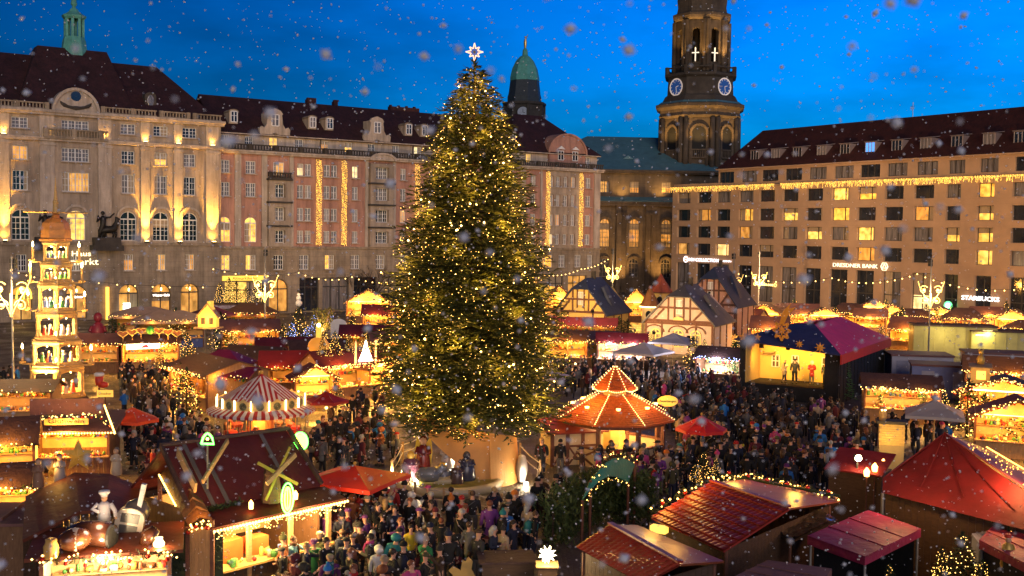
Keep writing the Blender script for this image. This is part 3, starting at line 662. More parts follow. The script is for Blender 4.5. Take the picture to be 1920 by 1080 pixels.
LIT = {(6.47, 14.5): lit2, (16.6, 14.5): lit1, (16.6, 11.5): lit2, (1.33, 8.42): lit2, (26.3, 14.5): lit1, (36.3, 17.65): lit1, (41.2, 17.65): lit1, (36.3, 14.5): lit1, (31.3, 11.5): lit1, (51.1, 14.5): lit2, (56.3, 11.5): lit1, (61.1, 17.65): lit1, (61.1, 14.5): lit1, (61.1, 11.5): lit1, (61.1, 8.42): lit1, (41.2, 8.42): lit2}
for a, b in bc:
    for z0, z1 in rows:
        window(HB, (a + b) / 2, z0, z1, b - a, .5, 2, 1, mt=win_dark, pane=LIT.get((a, z0)) or (lit1 if a > 70 and rw.random() < .3 else pick(rw, .02, .3)), split=.68, fr=.07)
    window(HB, (a + b) / 2, 1.0, 6.95, b - a, .5, 2, 1, mt=win_dark, pane=lit3 if a == 51.1 else rw.choice((glass, glass, lit2, glass2, glass)), split=.5, transom=.42, name='shop_window')
for a, b in bc[2:]: window(HB, (a + b) / 2, 21.05, 22.95, b - a + .2, .9, 3, 1, mt=win_dark, pane=pick(rw, .0, .5), fr=.07)
for i, u in enumerate((18.23, 22.89, 27.57, 32.5, 37.1, 41.8, 46.55, 51.45, 56.5, 61.4, 65.9, 71, 76)):
    d_ = MB().box(-.95, .95, 0, 2.6, 0, 1.85).slab(((-1.1, -.2, 1.95), (1.1, -.2, 1.95), (1.1, 2.6, 2.3), (-1.1, 2.6, 2.3)), .1).build('dormer', mat('zinc', (.17, .14, .14), .5, .1), HB)
    d_.location = (u, 1.9, 24.6)
    MB().box(-.82, .82, -.05, -.02, .12, 1.75).build('pane', glow('window_lit_blue', (.08, .32, 1), 1.2) if i == 5 else (glass2 if i % 2 else glass), d_)
    q = MB()
    for x in (-.86, -.28, .28, .86): q.box(x - .05, x + .05, -.12, -.06, .1, 1.8)
    q.build('window_frame', mat('frame_grey', (.30, .27, .27), .5), d_)
MB().tube(((45, 7.5, 30.3), (45, 7.5, 32.6)), .05, 5).tube(((44.6, 7.5, 32), (45.4, 7.5, 32)), .03, 4).build('antenna', steel, HB)
ic = thing('icicle_lights', 'strip of golden icicle lights along the ledge of the sandstone block', 'string lights', (29.2, 200, 0), math.atan2(-.8277, .5612))
q = MB(); rr = random.Random(3)
x = 0
while x < BE:
    L_ = rr.choice((.25, .5, .75, .95))
    if not (24.9 < x < 26.2):
        for k in range(int(L_ / .14) + 1): q.octa((x + rr.uniform(-.05, .05), -.5 + rr.uniform(-.06, .06), 20.5 - k * .14), rr.uniform(.035, .06))
    x += .16
q.build('bulbs', bulb_strip, ic, kind='stuff')
MB().tube(((0, -.48, 20.6), (BE, -.48, 20.6)), .02, 4).build('cable', black, ic)
# signs of the block
neon = glow('sign_white_neon', (1, .90, .96), 2.2)
neonw = glow('sign_warm_white', (1, .85, .60), 1.5)
def sign(label, loc_u, z, s, h, mt, width, y=-.22, par=(29.2, 200, 0), rz=math.atan2(-.8277, .5612), logo=None, bar=True):
    t = thing('building_sign', label, 'sign', Vector(par) + Matrix.Rotation(rz, 4, 'Z') @ Vector((loc_u, y, z)), rz)
    text(s, h, mt, t, (0, 0, 0), ext=.05, width=width)
    if bar: MB().box(-width / 2, width / 2, .06, .12, h * .1, h * .2).box(-width / 2 + .1, -width / 2 + .2, .12, .25, 0, h * .7).box(width / 2 - .2, width / 2 - .1, .12, .25, 0, h * .7).build('rail', steel, t)
    return t
t = sign('white illuminated DRESDNER BANK sign with its hexagon mark above the shop windows', 41.2, 7.35, 'DRESDNER BANK', .85, neonw, 8.3)
q = MB(); hx = [(math.cos(PI / 3 * k), math.sin(PI / 3 * k)) for k in range(6)]
for k in range(6):
    a, b = hx[k], hx[(k + 1) % 6]; q.beam((5.35 + a[0] * .62, 0, .32 + a[1] * .62), (5.35 + b[0] * .62, 0, .32 + b[1] * .62), .1, .1)
for a, b in (((-.34, -.22), (.34, -.22)), ((.34, -.22), (0, .42)), ((0, .42), (-.34, -.22))): q.beam((5.35 + a[0], -.0, .32 + a[1]), (5.35 + b[0], 0, .32 + b[1]), .09, .09)
q.build('emblem', neonw, t)
t = sign('small yellow DRESDNER BANK sign over the bank entrance', 23.2, 3.7, 'DRESDNER BANK', .5, glow('sign_gold', (1, .7, .2), 3), 3.6)
MB().tube([(2.2 + .28 * math.cos(PI / 3 * k), 0, .2 + .28 * math.sin(PI / 3 * k)) for k in range(7)], .05, 4).build('emblem', MATS['sign_gold'], t)
t = sign('white neon hotel sign NH COLLECTION at the left corner of the sandstone block', 8.6, 7.25, 'NH COLLECTION', .85, neon, 7.4)
q = MB(); q.tube([(-4.55 + .5 * math.cos(PI / 6 * k), 0, .3 + .5 * math.sin(PI / 6 * k)) for k in range(13)], .09, 5); q.lathe([(.02, -.04), (.33, -.04), (.33, .02)], 12, (-4.55, 0, .3)); q.build('emblem', neon, t)
text('DRESDEN', .42, neon, t, (5.4, 0, .1), width=2.6)
sign('bright white STARBUCKS sign above a shop front', 62.2, 3.55, 'STARBUCKS', .85, glow('sign_hot', (1, .96, .95), 3), 5.6)
t = thing('round_shop_sign', 'round green and white lit sign hanging beside the shop front', 'sign', Vector((29.2, 200, 0)) + Matrix.Rotation(math.atan2(-.8277, .5612), 4, 'Z') @ Vector((57.8, -.9, 2.6)), math.atan2(-.8277, .5612))
MB().lathe([(.02, .07), (.62, .07), (.62, -.07), (.02, -.07)], 20).build('disc', glow('sign_green', (.12, .9, .3), 2.5), t).rotation_euler = (PI / 2, 0, 0)
MB().lathe([(.02, .09), (.36, .09), (.36, .075)], 16).build('disc_centre', neon, t).rotation_euler = (PI / 2, 0, 0)
MB().beam((0, 0, .6), (0, .75, .75), .06, .06).build('bracket', black, t)
# neon script on the corner building
t = sign('glowing white script sign Haus Altmarkt on the beige corner building', -18.6, 8.2, 'Haus', .95, glow('sign_script', (1, .8, .45), 2.5), 2.3, y=-1.35, par=(-40.2, 150, 0), rz=AL, bar=False)
text('Altmarkt', 1.15, MATS['sign_script'], t, (-.5, 0, -1.1), ext=.05, width=5.2)
MB().box(-3, 2.2, .1, .18, -.6, -.5).box(-2.9, -2.8, .18, .35, -1, .6).box(2, 2.1, .18, .35, -1, .6).build('rail', steel, t)
t = thing('arch_sign', 'yellow neon double arch sign over a shop arch of the corner building', 'sign', Vector((-40.2, 150, 0)) + Matrix.Rotation(AL, 4, 'Z') @ Vector((-25.4, -1.3, 3.2)), AL)
q = MB()
for s_ in (-1, 1): q.tube([(s_ * .42 + .42 * math.cos(PI * k / 8), 0, 1.3 * math.sin(PI * k / 8) - .3) for k in range(9)], .1, 5)
q.build('arches', glow('sign_arches', (1, .7, .06), 4), t)
MB().box(-1, 1, .1, .2, -.1, 0).box(-.05, .05, .2, .4, -.1, .1).build('bracket', steel, t)
# bronze sculptures on the ledge of the corner building
def sculpture(u, label):
    t = thing('bronze_sculpture', label, 'sculpture', Vector((-40.2, 150, 0)) + Matrix.Rotation(AL, 4, 'Z') @ Vector((u, -2.0, 0)), AL, 'bronze groups on the ledge')
    br = mat('bronze_dark', (.03, .026, .02), .5, .3, 2, .2, metal=.5)
    MB().box(-1.9, 1.9, -.9, 1.6, 8.9, 9.6).box(-1.6, 1.6, -.7, 1.0, 9.6, 10.6).build('plinth', stone_dark, t)
    q = MB()
    q.tube(((-.9, 0, 10.6), (-.85, 0, 11.4), (-.5, 0, 12.1), (-.45, 0, 12.9), (-.5, 0, 13.4)), [.2, .26, .36, .4, .16], 8); q.ball((-.5, 0, 13.7), .27)
    q.tube(((-.2, 0, 10.6), (-.3, 0, 11.4), (-.4, 0, 12.1)), [.18, .22, .26], 7); q.tube(((-.8, 0, 13.1), (-1.25, -.2, 12.6), (-1.1, -.3, 13.4)), [.16, .13, .1], 6); q.tube(((-.15, 0, 13.1), (.4, -.1, 13.2), (.9, -.1, 13.7)), [.16, .13, .1], 6)
    q.build('standing_figure', br, t, True)
    q = MB(); q.tube(((-1.0, .1, 11.3), (0, .1, 11.6), (.9, .1, 11.7), (1.3, .05, 12.6), (1.25, 0, 13.1), (1.6, -.05, 12.9)), [.3, .5, .52, .32, .3, .13], 8)
    for x, z in ((-.8, 11.2), (-.5, 11.2), (.8, 11.3), (1.1, 11.3)): q.tube(((x, .1, z), (x + .08, .1, 10.95), (x, .1, 10.6)), [.2, .13, .1], 6)
    q.build('animal', br, t, True)
sculpture(-15.6, 'dark bronze group of a man and beast right of the tall wooden pyramid')
sculpture(-22.5, 'dark bronze group of a man and beast half hidden by the pyramid rotor')

# ---------------------------------------------------------------- church body and tower
CH = thing('church', 'sooty sandstone church with tall arched windows and a blue copper roof', 'church', (25, 221, 0), R(4))
cw = []
for x in (-20.3, -14.6, -9, -6.4, -.35, 6.2, 12, 18): cw += [(x, 9.3, 15.0, 2.0, 1.0), (x, 20.3, 22.6, 1.9, 0), (x, 3.2, 7.0, 1.9, .95)]
cw = [c for c in cw if c[0] in (-14.6, -6.4, -.35, 6.2, 12, 18)]
ho = [(c[0] - c[3] / 2, c[0] + c[3] / 2, c[1], c[2], c[4]) for c in cw]
mb = MB(); wall_grid(mb, -24, 24, 0, 19.0, ho, 0, .7); wall_grid(mb, -24, 24, 19.5, 24.6, ho, .8, .5); mb.build('wall', stone_sooty, CH)
mb = MB(); mb.box(-24.2, 24.2, -1.0, .9, 17.6, 18.1); mb.box(-24.3, 24.3, -1.3, .9, 18.1, 18.5); mb.box(-24.2, 24.2, -.4, 1.0, 24.2, 24.5); mb.box(-24.3, 24.3, -.7, 1.3, 24.5, 24.9); mb.build('cornice', stone_sooty, CH)
MB().slab(((-17, -1.3, 18.6), (24, -1.3, 18.6), (24, .79, 19.5), (-17, .79, 19.5)), .1).build('copper_ledge', copper_blue, CH)
for x in (-11, -9.9, -3.6, -2.6, 2.4, 3.5, 9, 15):
    q = MB(); q.box(x - .5, x + .5, -.55, -.001, 0, 15.8); q.box(x - .7, x + .7, -.75, -.002, 15.8, 16.2); q.box(x - .62, x + .62, -.65, -.003, 16.2, 17.6); q.box(x - .65, x + .65, -.7, -.004, 0, 1.6); q.build('pilaster', stone_sooty, CH)
rw = random.Random(5)
for c in cw: window(CH, c[0], c[1], c[2], c[3], .45 if c[1] < 19 else 1.15, 2 if c[1] > 19 else 3, 5 if c[4] and c[1] > 5 else 3, mt=mat('leaded_frame', (.16, .13, .1), .6), pane=lit2 if c[1] > 5 else glass, rise=c[4])
for c in cw:
    if c[4]:
        x, z = c[0], c[2] - 1; o, i = arch(x - 1.45, x + 1.45, z, 1.5, 10), arch(x - 1.1, x + 1.1, z, 1.12, 10); q = MB()
        for k in range(10): q.prism([o[k], o[k + 1], i[k + 1], i[k]], -.25, -.002)
        q.build('arch_moulding', stone_sooty, CH)
q = MB(); q.face(((-24.2, 0, 24.9), (24, 0, 24.9), (12, 17, 33), (-8, 17, 33))); q.face(((-24.2, 0, 24.9), (-8, 17, 33), (-24.2, 34, 24.9))); q.face(((24, 0, 24.9), (24, 34, 24.9), (12, 17, 33))); q.face(((-24.2, 34, 24.9), (-8, 17, 33), (12, 17, 33), (24, 34, 24.9)))
q.build('roof', copper_blue, CH)
for x, y, z in ((-9.5, 6, 28), (-1, 5.5, 27.8)): MB().prism([(-1.1, 0), (1.1, 0), (0, .75)], 0, 2.5).build('roof_vent', copper_blue, CH, loc=(x, y - .4, z - .35))
for x in (-12, -3, 5): 
    l_ = MB().box(x - .3, x + .3, -1.25, -.9, 18.52, 18.7).build('floodlight', black, CH); lamp('uplight', l_, (x, -1.05, 18.9), 420, (1, .55, .15), .1, 'SPOT', (x, .3, 24), 120, .9)
    l_ = MB().box(x - .3, x + .3, -3.6, -3.2, .0, .3).build('floodlight', black, CH); lamp('uplight', l_, (x, -3.4, .5), 2200, (1, .52, .14), .2, 'SPOT', (x, -.2, 15), 80, .9)
TW = thing('church_tower', 'tall dark sandstone church tower with two clocks and glowing crosses', 'tower', (39.4, 233, 0), R(-10)); TW.scale.z = .966
def octa_wall(mb, r0, z0, r1, z1, m=0): mb.lathe([(r0, z0), (r1, z1)], 8, rot=PI / 8, m=m)
mb = MB(); octa_wall(mb, 8.3, 18, 8.3, 39.2); mb.build('shaft', stone_sooty, TW)
mb = MB()
for k in range(8):
    t = PI / 8 + k * PI / 4
    for dt in (-.07, .07): mb.tube(((8.45 * math.cos(t + dt), 8.45 * math.sin(t + dt), 24.5), (8.45 * math.cos(t + dt), 8.45 * math.sin(t + dt), 37.5)), [.62, .52], 8)
mb.build('columns', stone_sooty, TW, True)
mb = MB(); mb.lathe([(8.6, 37.4), (9.2, 37.9), (8.9, 38.6), (9.0, 39.2), (9.9, 39.8), (9.9, 40.4), (8.6, 40.9)], 8, rot=PI / 8); mb.build('cornice', stone_sooty, TW)
mb = MB(); mb.lathe([(8.6, 40.9), (8.2, 41.6), (7.9, 42.2), (7.4, 42.6), (7.2, 46.4)], 8, rot=PI / 8); mb.build('clock_storey', stone_dark, TW)
MB().lathe([(9.3, 40.6), (8.7, 41.1), (8.65, 41.12)], 8, rot=PI / 8).build('copper_skirt', copper_blue, TW)
mb = MB(); mb.lathe([(7.3, 46.2), (8.0, 46.6), (8.0, 47.1), (7.4, 47.3)], 8, rot=PI / 8)
for k in range(8):
    t = PI / 8 + k * PI / 4; mb.cbox((7.5 * math.cos(t), 7.5 * math.sin(t), 47.9), (.7, .7, 1.6), t)
mb.lathe([(7.4, 48.3), (7.4, 48.6), (7.1, 48.6), (7.1, 48.3), (7.4, 48.3)], 8, rot=PI / 8)
mb.build('balcony', stone_dark, TW)
mb = MB()
for k in range(8):      # lantern: open arches between eight piers
    t = k * PI / 4 + R(10); t2 = t + PI / 4
    p, q_ = Vector((5.6 * math.cos(t), 5.6 * math.sin(t), 0)), Vector((5.6 * math.cos(t2), 5.6 * math.sin(t2), 0)); L_ = (q_ - p).length; ang = math.atan2(q_.y - p.y, q_.x - p.x)
    M = Matrix.Translation(p) @ Matrix.Rotation(ang, 4, 'Z')
    w_ = 1.25
    mb.box(0, w_, -.02, 1.0, 47.3, 59, 0, M); mb.box(L_ - w_, L_, -.02, 1.0, 47.3, 59, 0, M); mb.box(w_, L_ - w_, 0, .9, 47.3, 49.6, 0, M)
    ar = arch(w_, L_ - w_, 56, (L_ - 2 * w_) / 2, 8)
    mb.prism([(w_, 59.0)] + ar[:5] + [(L_ / 2, 59.0)], 0, .9, 0, M); mb.prism([(L_ / 2, 59.0)] + ar[4:] + [(L_ - w_, 59.0)], 0, .9, 0, M)
    mb.tube([M @ Vector((.3, -.3, 47.5)), M @ Vector((.3, -.3, 58.6))], .42, 7)
    mb.tube([M @ Vector((L_ - .3, -.3, 47.5)), M @ Vector((L_ - .3, -.3, 58.6))], .42, 7)
mb.build('lantern', stone_sooty, TW)
mb = MB(); mb.lathe([(5.8, 58.6), (6.3, 59.0), (6.5, 59.5), (6.5, 60.0), (5.6, 60.4), (5.4, 61.6), (5.6, 63.2), (4.6, 66), (2.6, 68), (2.2, 74), (.2, 80)], 8, rot=PI / 8); mb.build('dome', stone_sooty, TW)
CK = [-PI / 2 - PI / 4, -PI / 2 + PI / 4]
cface = mat('clock_blue', (.02, .06, .2), .4, .1, emit=(.04, .14, .5), es=.22); cring = glow('clock_white', (.8, .70, .62), .32)
for t in CK:
    ck = MB().lathe([(.02, .08), (1.62, .08), (1.62, 0)], 24).build('clock_face', cface, TW)
    M = Matrix.Translation((6.95 * math.cos(t), 6.95 * math.sin(t), 44.2)) @ Matrix.Rotation(t + PI / 2, 4, 'Z') @ Matrix.Rotation(PI / 2, 4, 'X')
    ck.matrix_local = M
    q = MB(); q.lathe([(1.62, .1), (1.9, .14), (1.9, .05)], 24)
    for k in range(12): a = k * PI / 6; q.cbox((1.42 * math.cos(a), 1.42 * math.sin(a), .11), (.32, .1, .04), a)
    q.build('clock_ring', cring, ck)
    q = MB(); q.beam((0, 0, .13), (.2, -1.25, .13), .1, .04); q.beam((0, 0, .15), (.75, .2, .15), .12, .04); q.build('clock_hands', MATS['clock_white'], ck)
for t in (-PI / 2 - PI / 8 + R(10), -PI / 2 + PI / 8 + R(10)):
    q = MB(); q.box(-.1, .1, -.1, .1, -1.5, 1.4); q.box(-.75, -.1, -.08, .08, .2, .4); q.box(.1, .75, -.08, .08, .2, .4)
    o = q.build('glowing_cross', glow('cross_glow', (1, .80, .6), 1.1), TW); o.location = (5.25 * math.cos(t), 5.25 * math.sin(t), 51.2); o.rotation_euler = (0, 0, t + PI / 2)
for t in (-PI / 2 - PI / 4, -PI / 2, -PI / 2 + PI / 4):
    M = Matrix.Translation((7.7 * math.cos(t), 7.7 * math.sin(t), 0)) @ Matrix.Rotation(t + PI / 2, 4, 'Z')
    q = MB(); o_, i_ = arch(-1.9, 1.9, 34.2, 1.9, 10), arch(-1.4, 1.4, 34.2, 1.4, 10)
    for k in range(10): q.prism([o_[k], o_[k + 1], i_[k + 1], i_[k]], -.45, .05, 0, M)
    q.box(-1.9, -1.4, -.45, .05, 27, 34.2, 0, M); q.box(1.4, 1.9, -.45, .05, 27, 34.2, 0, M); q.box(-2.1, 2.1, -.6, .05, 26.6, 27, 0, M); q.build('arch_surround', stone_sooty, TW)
    MB().prism([(-1.4, 29)] + [(1.4, 29)] + list(reversed(i_)), -.12, -.06, 0, M).build('opening', mat('opening_shade', (.006, .006, .006)), TW)  # near-black panel; the opening's shade is put into its colour
    q = MB()
    for k in range(7): q.box(-1.4 + k * .43, -1.2 + k * .43, -.5, -.2, 29, 30.4, 0, M)
    q.box(-1.6, 1.6, -.6, -.15, 30.4, 30.7, 0, M); q.box(-1.6, 1.6, -.6, -.15, 28.7, 29, 0, M); q.build('balcony_railing', stone_sooty, TW)
for a in (-PI / 2 - PI / 4, -PI / 2, -PI / 2 + PI / 4):
    f = MB().cbox((11.2 * math.cos(a), 11.2 * math.sin(a), 29.6), (.5, .5, .3), a).build('floodlight', black, TW)
    lamp('uplight', f, (11.6 * math.cos(a), 11.6 * math.sin(a), 30), 1500, (1, .55, .16), .15, 'SPOT', (8.2 * math.cos(a), 8.2 * math.sin(a), 38), 80, .9)
    f = MB().cbox((7.6 * math.cos(a), 7.6 * math.sin(a), 48.7), (.4, .4, .2), a).build('floodlight', black, TW)
    lamp('uplight', f, (7.7 * math.cos(a), 7.7 * math.sin(a), 49), 1300, (1, .55, .16), .15, 'SPOT', (6.3 * math.cos(a), 6.3 * math.sin(a), 59), 80, .9)

# ---------------------------------------------------------------- town hall tower far behind
TH = thing('town_hall_tower', 'dark tower with green copper dome and clock far behind the pink block', 'tower', atd(983, 215, 330) * Vector((1, 1, 0)) + Vector((0, 0, -10)), R(-12))
mb = MB(); mb.lathe([(7.2, 20), (7.2, 47), (6.6, 48), (6.1, 50), (6.1, 60.5)], 8, rot=PI / 8); mb.build('shaft', stone_dark, TH)
mb = MB(); mb.lathe([(6.3, 47.5), (6.9, 48), (6.6, 48.3)], 8, rot=PI / 8); mb.lathe([(6.2, 59.8), (6.7, 60.2), (6.7, 60.8), (5.4, 61)], 8, rot=PI / 8)
for k in range(8):
    t = PI / 8 + k * PI / 4; mb.tube(((6.0 * math.cos(t), 6.0 * math.sin(t), 50), (6.0 * math.cos(t), 6.0 * math.sin(t), 60)), .55, 6); mb.lathe([(.5, 48), (.6, 50.5), (.1, 53)], 6, (6.9 * math.cos(t), 6.9 * math.sin(t), 0))
mb.build('columns', stone_dark, TH)
MB().lathe([(5.2, 61), (5.2, 62.5), (4.9, 63.5), (4.4, 67.5), (4.1, 67.6)], 8, rot=PI / 8).build('drum', mat('slate_dark', (.035, .045, .05), .6, .3), TH)
MB().lathe([(4.5, 67.4), (4.45, 68.5), (3.9, 71), (2.8, 73.3), (1.6, 74.6), (.9, 75), (.75, 76.6), (.35, 77.2), (.05, 77.3)], 8, rot=PI / 8).build('dome', copper, TH)
MB().lathe([(.3, 77.1), (.45, 78), (.5, 79), (.3, 80), (.05, 80.1)], 8).ball((0, 0, 80.5), .32).beam((.2, 0, 79.6), (.7, 0, 81.2), .2, .2).build('statue', mat('gilded', (.5, .35, .12), .35, metal=.8), TH)
for t in (-PI / 2 + .13,):
    ck = MB().lathe([(.02, .1), (1.6, .1), (1.7, 0)], 20).build('clock_face', mat('clock_pale', (.32, .36, .42), .5), TH)
    ck.matrix_local = Matrix.Translation((5.75 * math.cos(t), 5.75 * math.sin(t), 57.5)) @ Matrix.Rotation(t + PI / 2, 4, 'Z') @ Matrix.Rotation(PI / 2, 4, 'X')
    MB().beam((0, 0, .16), (0, 1.1, .16), .12, .04).beam((0, 0, .2), (.7, -.2, .2), .14, .04).lathe([(1.6, .12), (1.8, .16), (1.8, .02)], 20).build('clock_hands', black, ck)
# ---------------------------------------------------------------- greenery helpers
needle = mat('spruce_needles', (.052, .064, .016), .7, .45, 1.2, spec=.3)
needle_d = mat('spruce_needles_dark', (.026, .045, .018), .7, .4, 1.5, spec=.3)
bark = mat('bark', (.06, .04, .025), .9, .3, 4, .5)
gold = mat('gold_paint', (.55, .34, .07), .4, .15, 3, metal=.3)
def sprig(mb, p, d, L, rn, k=4, w=.05, m=0):
    d = d.normalized(); s = d.cross(Vector((0, 0, 1)))
    if s.length < .1: s = Vector((1, 0, 0))
    s.normalize(); u = s.cross(d)
    for i in range(k):
        a = rn.uniform(-1.0, 1.0); b = rn.uniform(-.45, .45); q = p + d * (L * .75 * i / k)
        e = (d + s * a + u * b).normalized() * L * rn.uniform(.45, .8)
        n = (s * rn.uniform(-1, 1) + u).normalized(); t = e.cross(n).normalized() * w
        mb.face((q - t * .6, q + e * .45 - t, q + e, q + e * .45 + t, q + t * .6), m)
def conifer(mb, H, R0, rn, nb, twig=6, base=.25, curve=1.0, w=.05, L=.35, k=4, tips=None, wob=.2):
    """branches in whorls with needle sprigs on side twigs"""
    for i in range(nb):
        f = 1 - (1 - (i + .5) / nb) ** .72 if nb > 200 else (i + .5) / nb
        z = base + (H - base) * f ** .95
        rad = R0 * curve_r(f, curve) * rn.uniform(1 - wob, 1 + wob * .55)
        a = i * 2.39996 + rn.uniform(-.3, .3)
        d = Vector((math.cos(a), math.sin(a), 0)); sd = Vector((-d.y, d.x, 0))
        droop = -.20 * rad
        n = max(2, int(twig * (.35 + rad / R0)))
        for j in range(n):
            t = .18 + .82 * (j + rn.random() * .6) / n
            p = d * rad * t + Vector((0, 0, z + droop * t * t * 1.3 + .10 * rad * t ** 4))
            side = rn.choice((-1, 1)); tl = rad * .32 * (1.15 - t) + L * .5
            e = (d + sd * side * rn.uniform(.3, 1.1) + Vector((0, 0, rn.uniform(-.25, .3)))).normalized()
            m_ = max(1, int(tl / (L * .8)))
            for q in range(m_): sprig(mb, p + e * tl * q / m_, e, L * rn.uniform(.75, 1.2), rn, k, w)
            if tips is not None and t > .45: tips.append(p + e * tl * rn.uniform(.5, 1.05) + d * rn.uniform(0, .12))
        sprig(mb, d * rad * .92 + Vector((0, 0, z + droop)), d, L, rn, k, w)
    for k_ in range(6): sprig(mb, Vector((0, 0, H - .1 * L * k_)), Vector((rn.uniform(-.4, .4), rn.uniform(-.4, .4), 1)), L, rn, 3, w)
def curve_r(f, c):
    if c == 'big':
        pts = ((0, .82), (.06, 1.0), (.18, 1.0), (.36, .92), (.5, .80), (.63, .65), (.76, .50), (.88, .33), (.95, .16), (1, .03))
        for (a, b), (c_, d) in zip(pts, pts[1:]):
            if f <= c_: return b + (d - b) * (f - a) / (c_ - a)
        return .03
    return max(.04, (1 - f) ** c)

# ---------------------------------------------------------------- the big tree
B = at(880, 895)
BT = thing('christmas_tree', 'giant spruce covered in golden fairy lights in the middle of the market', 'tree', B)
MB().tube(((0, 0, 0), (0, 0, 2.5), (.05, 0, 10), (0, 0, 19.9)), [.36, .32, .2, .03], 10).build('trunk', bark, BT, True)
tips = []; rn = random.Random(77); mb = MB()
conifer(mb, 19.9, 4.35, rn, 1150, 15, 2.9, 'big', .042, .50, 4, tips, .26)
mb.build('crown', needle, BT, kind='stuff')
mb = MB()
for i in range(140):
    f = i / 140; z = 2.9 + 16.4 * f; a = i * 2.39996; r_ = 4.2 * curve_r(f, 'big') * .85
    mb.tube(((0, 0, z), (math.cos(a) * r_ * .5, math.sin(a) * r_ * .5, z - .03 * r_), (math.cos(a) * r_, math.sin(a) * r_, z - .17 * r_)), [.06, .04, .015], 4, cap=False)
mb.build('branches', bark, BT, kind='stuff')
rn.shuffle(tips); q = MB(); q2 = MB()
for p in tips[:2900]: q.octa(p, rn.choice((.013, .016, .019, .023)))
for p in tips[2900:3050]: q2.octa(p, rn.uniform(.034, .055))
q.build('fairy_lights', bulb, BT, kind='stuff'); q2.build('bright_bulbs', glow('bulb_big', (1, .60, .18), 16), BT, kind='stuff')
for i in range(54):      # the light of the strings themselves
    f = (i + .5) / 54; a = i * 2.39996; r_ = 4.35 * curve_r(f, 'big') * (.92 if i % 2 else .72); lamp('string_light', BT, (math.cos(a) * r_, math.sin(a) * r_, 2.9 + 16.6 * f - .12 * r_), 95 * (.45 + r_ / 4), (1, .48, .06), .35)
st = thing('tree_star', 'pinkish white glowing star on the tip of the giant spruce', 'star', B + Vector((0, 0, 20.6)))
q = MB(); pts = []
for k in range(16):
    a = PI / 2 + k * PI / 8; r_ = (.42 if k % 4 == 0 else .33) if k % 2 == 0 else .17; pts.append(Vector((r_ * math.cos(a), 0, r_ * math.sin(a))))
for k in range(16): q.tube((pts[k], pts[(k + 1) % 16]), .026, 5)
q.build('star_outline', glow('star_pink', (1, .60, .40), 1.5), st)
q = MB()
for k in range(0, 16, 2): q.tube((Vector((0, 0, 0)), pts[k] * .9), .016, 4)
q.tube(((0, 0, -.7), (0, 0, 0)), .02, 5); q.build('star_frame', gold, st)

# ---------------------------------------------------------------- nativity under the tree
NT = thing('nativity_tent', 'tall orange wooden hood curving round the foot of the giant spruce', 'tent', B)
q = MB(); top, bot, n = [], [], 48
for k in range(n + 1):
    f = k / n; a = R(-158 + 180 * f)           # open to the left front, its edge rising to a point on the left
    rb = 2.45; zt = 3.45 - 1.5 * f ** .8
    low = max(0, 3.1 * (1 - f / .52))
    lean = max(0, .45 - f) * 1.2
    ax = Vector((math.cos(a), math.sin(a), 0))
    top.append(ax * (rb - .25) + Vector((-lean * .55, -lean * .2, zt))); bot.append(ax * rb + Vector((-lean * .2 * low, 0, low)))
for k in range(n):
    f = k / n
    for j in range(5):
        t0, t1 = j / 5, (j + 1) / 5
        q.face((bot[k].lerp(top[k], t0), bot[k + 1].lerp(top[k + 1], t0), bot[k + 1].lerp(top[k + 1], t1), bot[k].lerp(top[k], t1)))
ht = q.build('hood', mat('hood_orange', (.60, .29, .08), .6, .16, .7), NT)
md = ht.modifiers.new('thick', 'SOLIDIFY'); md.thickness = .07
q = MB(); q.lathe([(2.0, 0), (2.5, 0), (2.62, .28), (2.4, .42), (1.2, .42), (.3, .42)], 28, (-.9, -1.7, 0)); q.build('platform', mat('cream_rim', (.55, .45, .26), .4, .1), NT, True); MB().lathe([(2.36, .425), (1.2, .43), (.02, .43)], 28, (-.9, -1.7, 0)).build('platform_top', mat('painted_lawn', (.32, .27, .05), .5, .4, 3), NT)
q = MB(); q.lathe([(.02, .8), (.5, .72), (.78, .35), (.85, 0), (.6, -.5)], 16); fin = q.build('white_fin', white_sheet, NT, True); fin.location = (2.55, -.7, .55); fin.scale = (.35, 1, .9)
l1 = MB().ball((0, 0, 0), .09).build('spot_lamp', glow('lamp_white', (1, .86, .66), 30), NT); l1.location = (-.45, -1.25, 1.3); lamp('spot_light', l1, (0, -.15, .1), 60, (1, .82, .55), .1)
l1 = MB().cbox((0, 0, 0), (.2, .15, .15)).build('floor_lamp', glow('lamp_white', (1, .86, .66), 30), NT); l1.location = (-2.35, -3.1, .5); lamp('floor_light', l1, (0, -.2, .25), 45, (1, .8, .5), .1)
l1 = MB().cbox((0, 0, 0), (.2, .2, .15)).build('floor_lamp', glow('lamp_white', (1, .86, .66), 30), NT); l1.location = (2.75, -1.7, .1); lamp('floor_light', l1, (0, -.25, .3), 40, (1, .8, .5), .1); 
l1 = MB().cbox((0, 0, 0), (.2, .2, .15)).build('floor_lamp', glow('lamp_white', (1, .86, .66), 30), NT); l1.location = (-3.6, -1.2, .3); lamp('floor_light', l1, (0, -.25, .3), 40, (1, .7, .3), .1)
glossy = lambda n, c: mat('painted_' + n, c, .25, .1, 2, spec=.6)
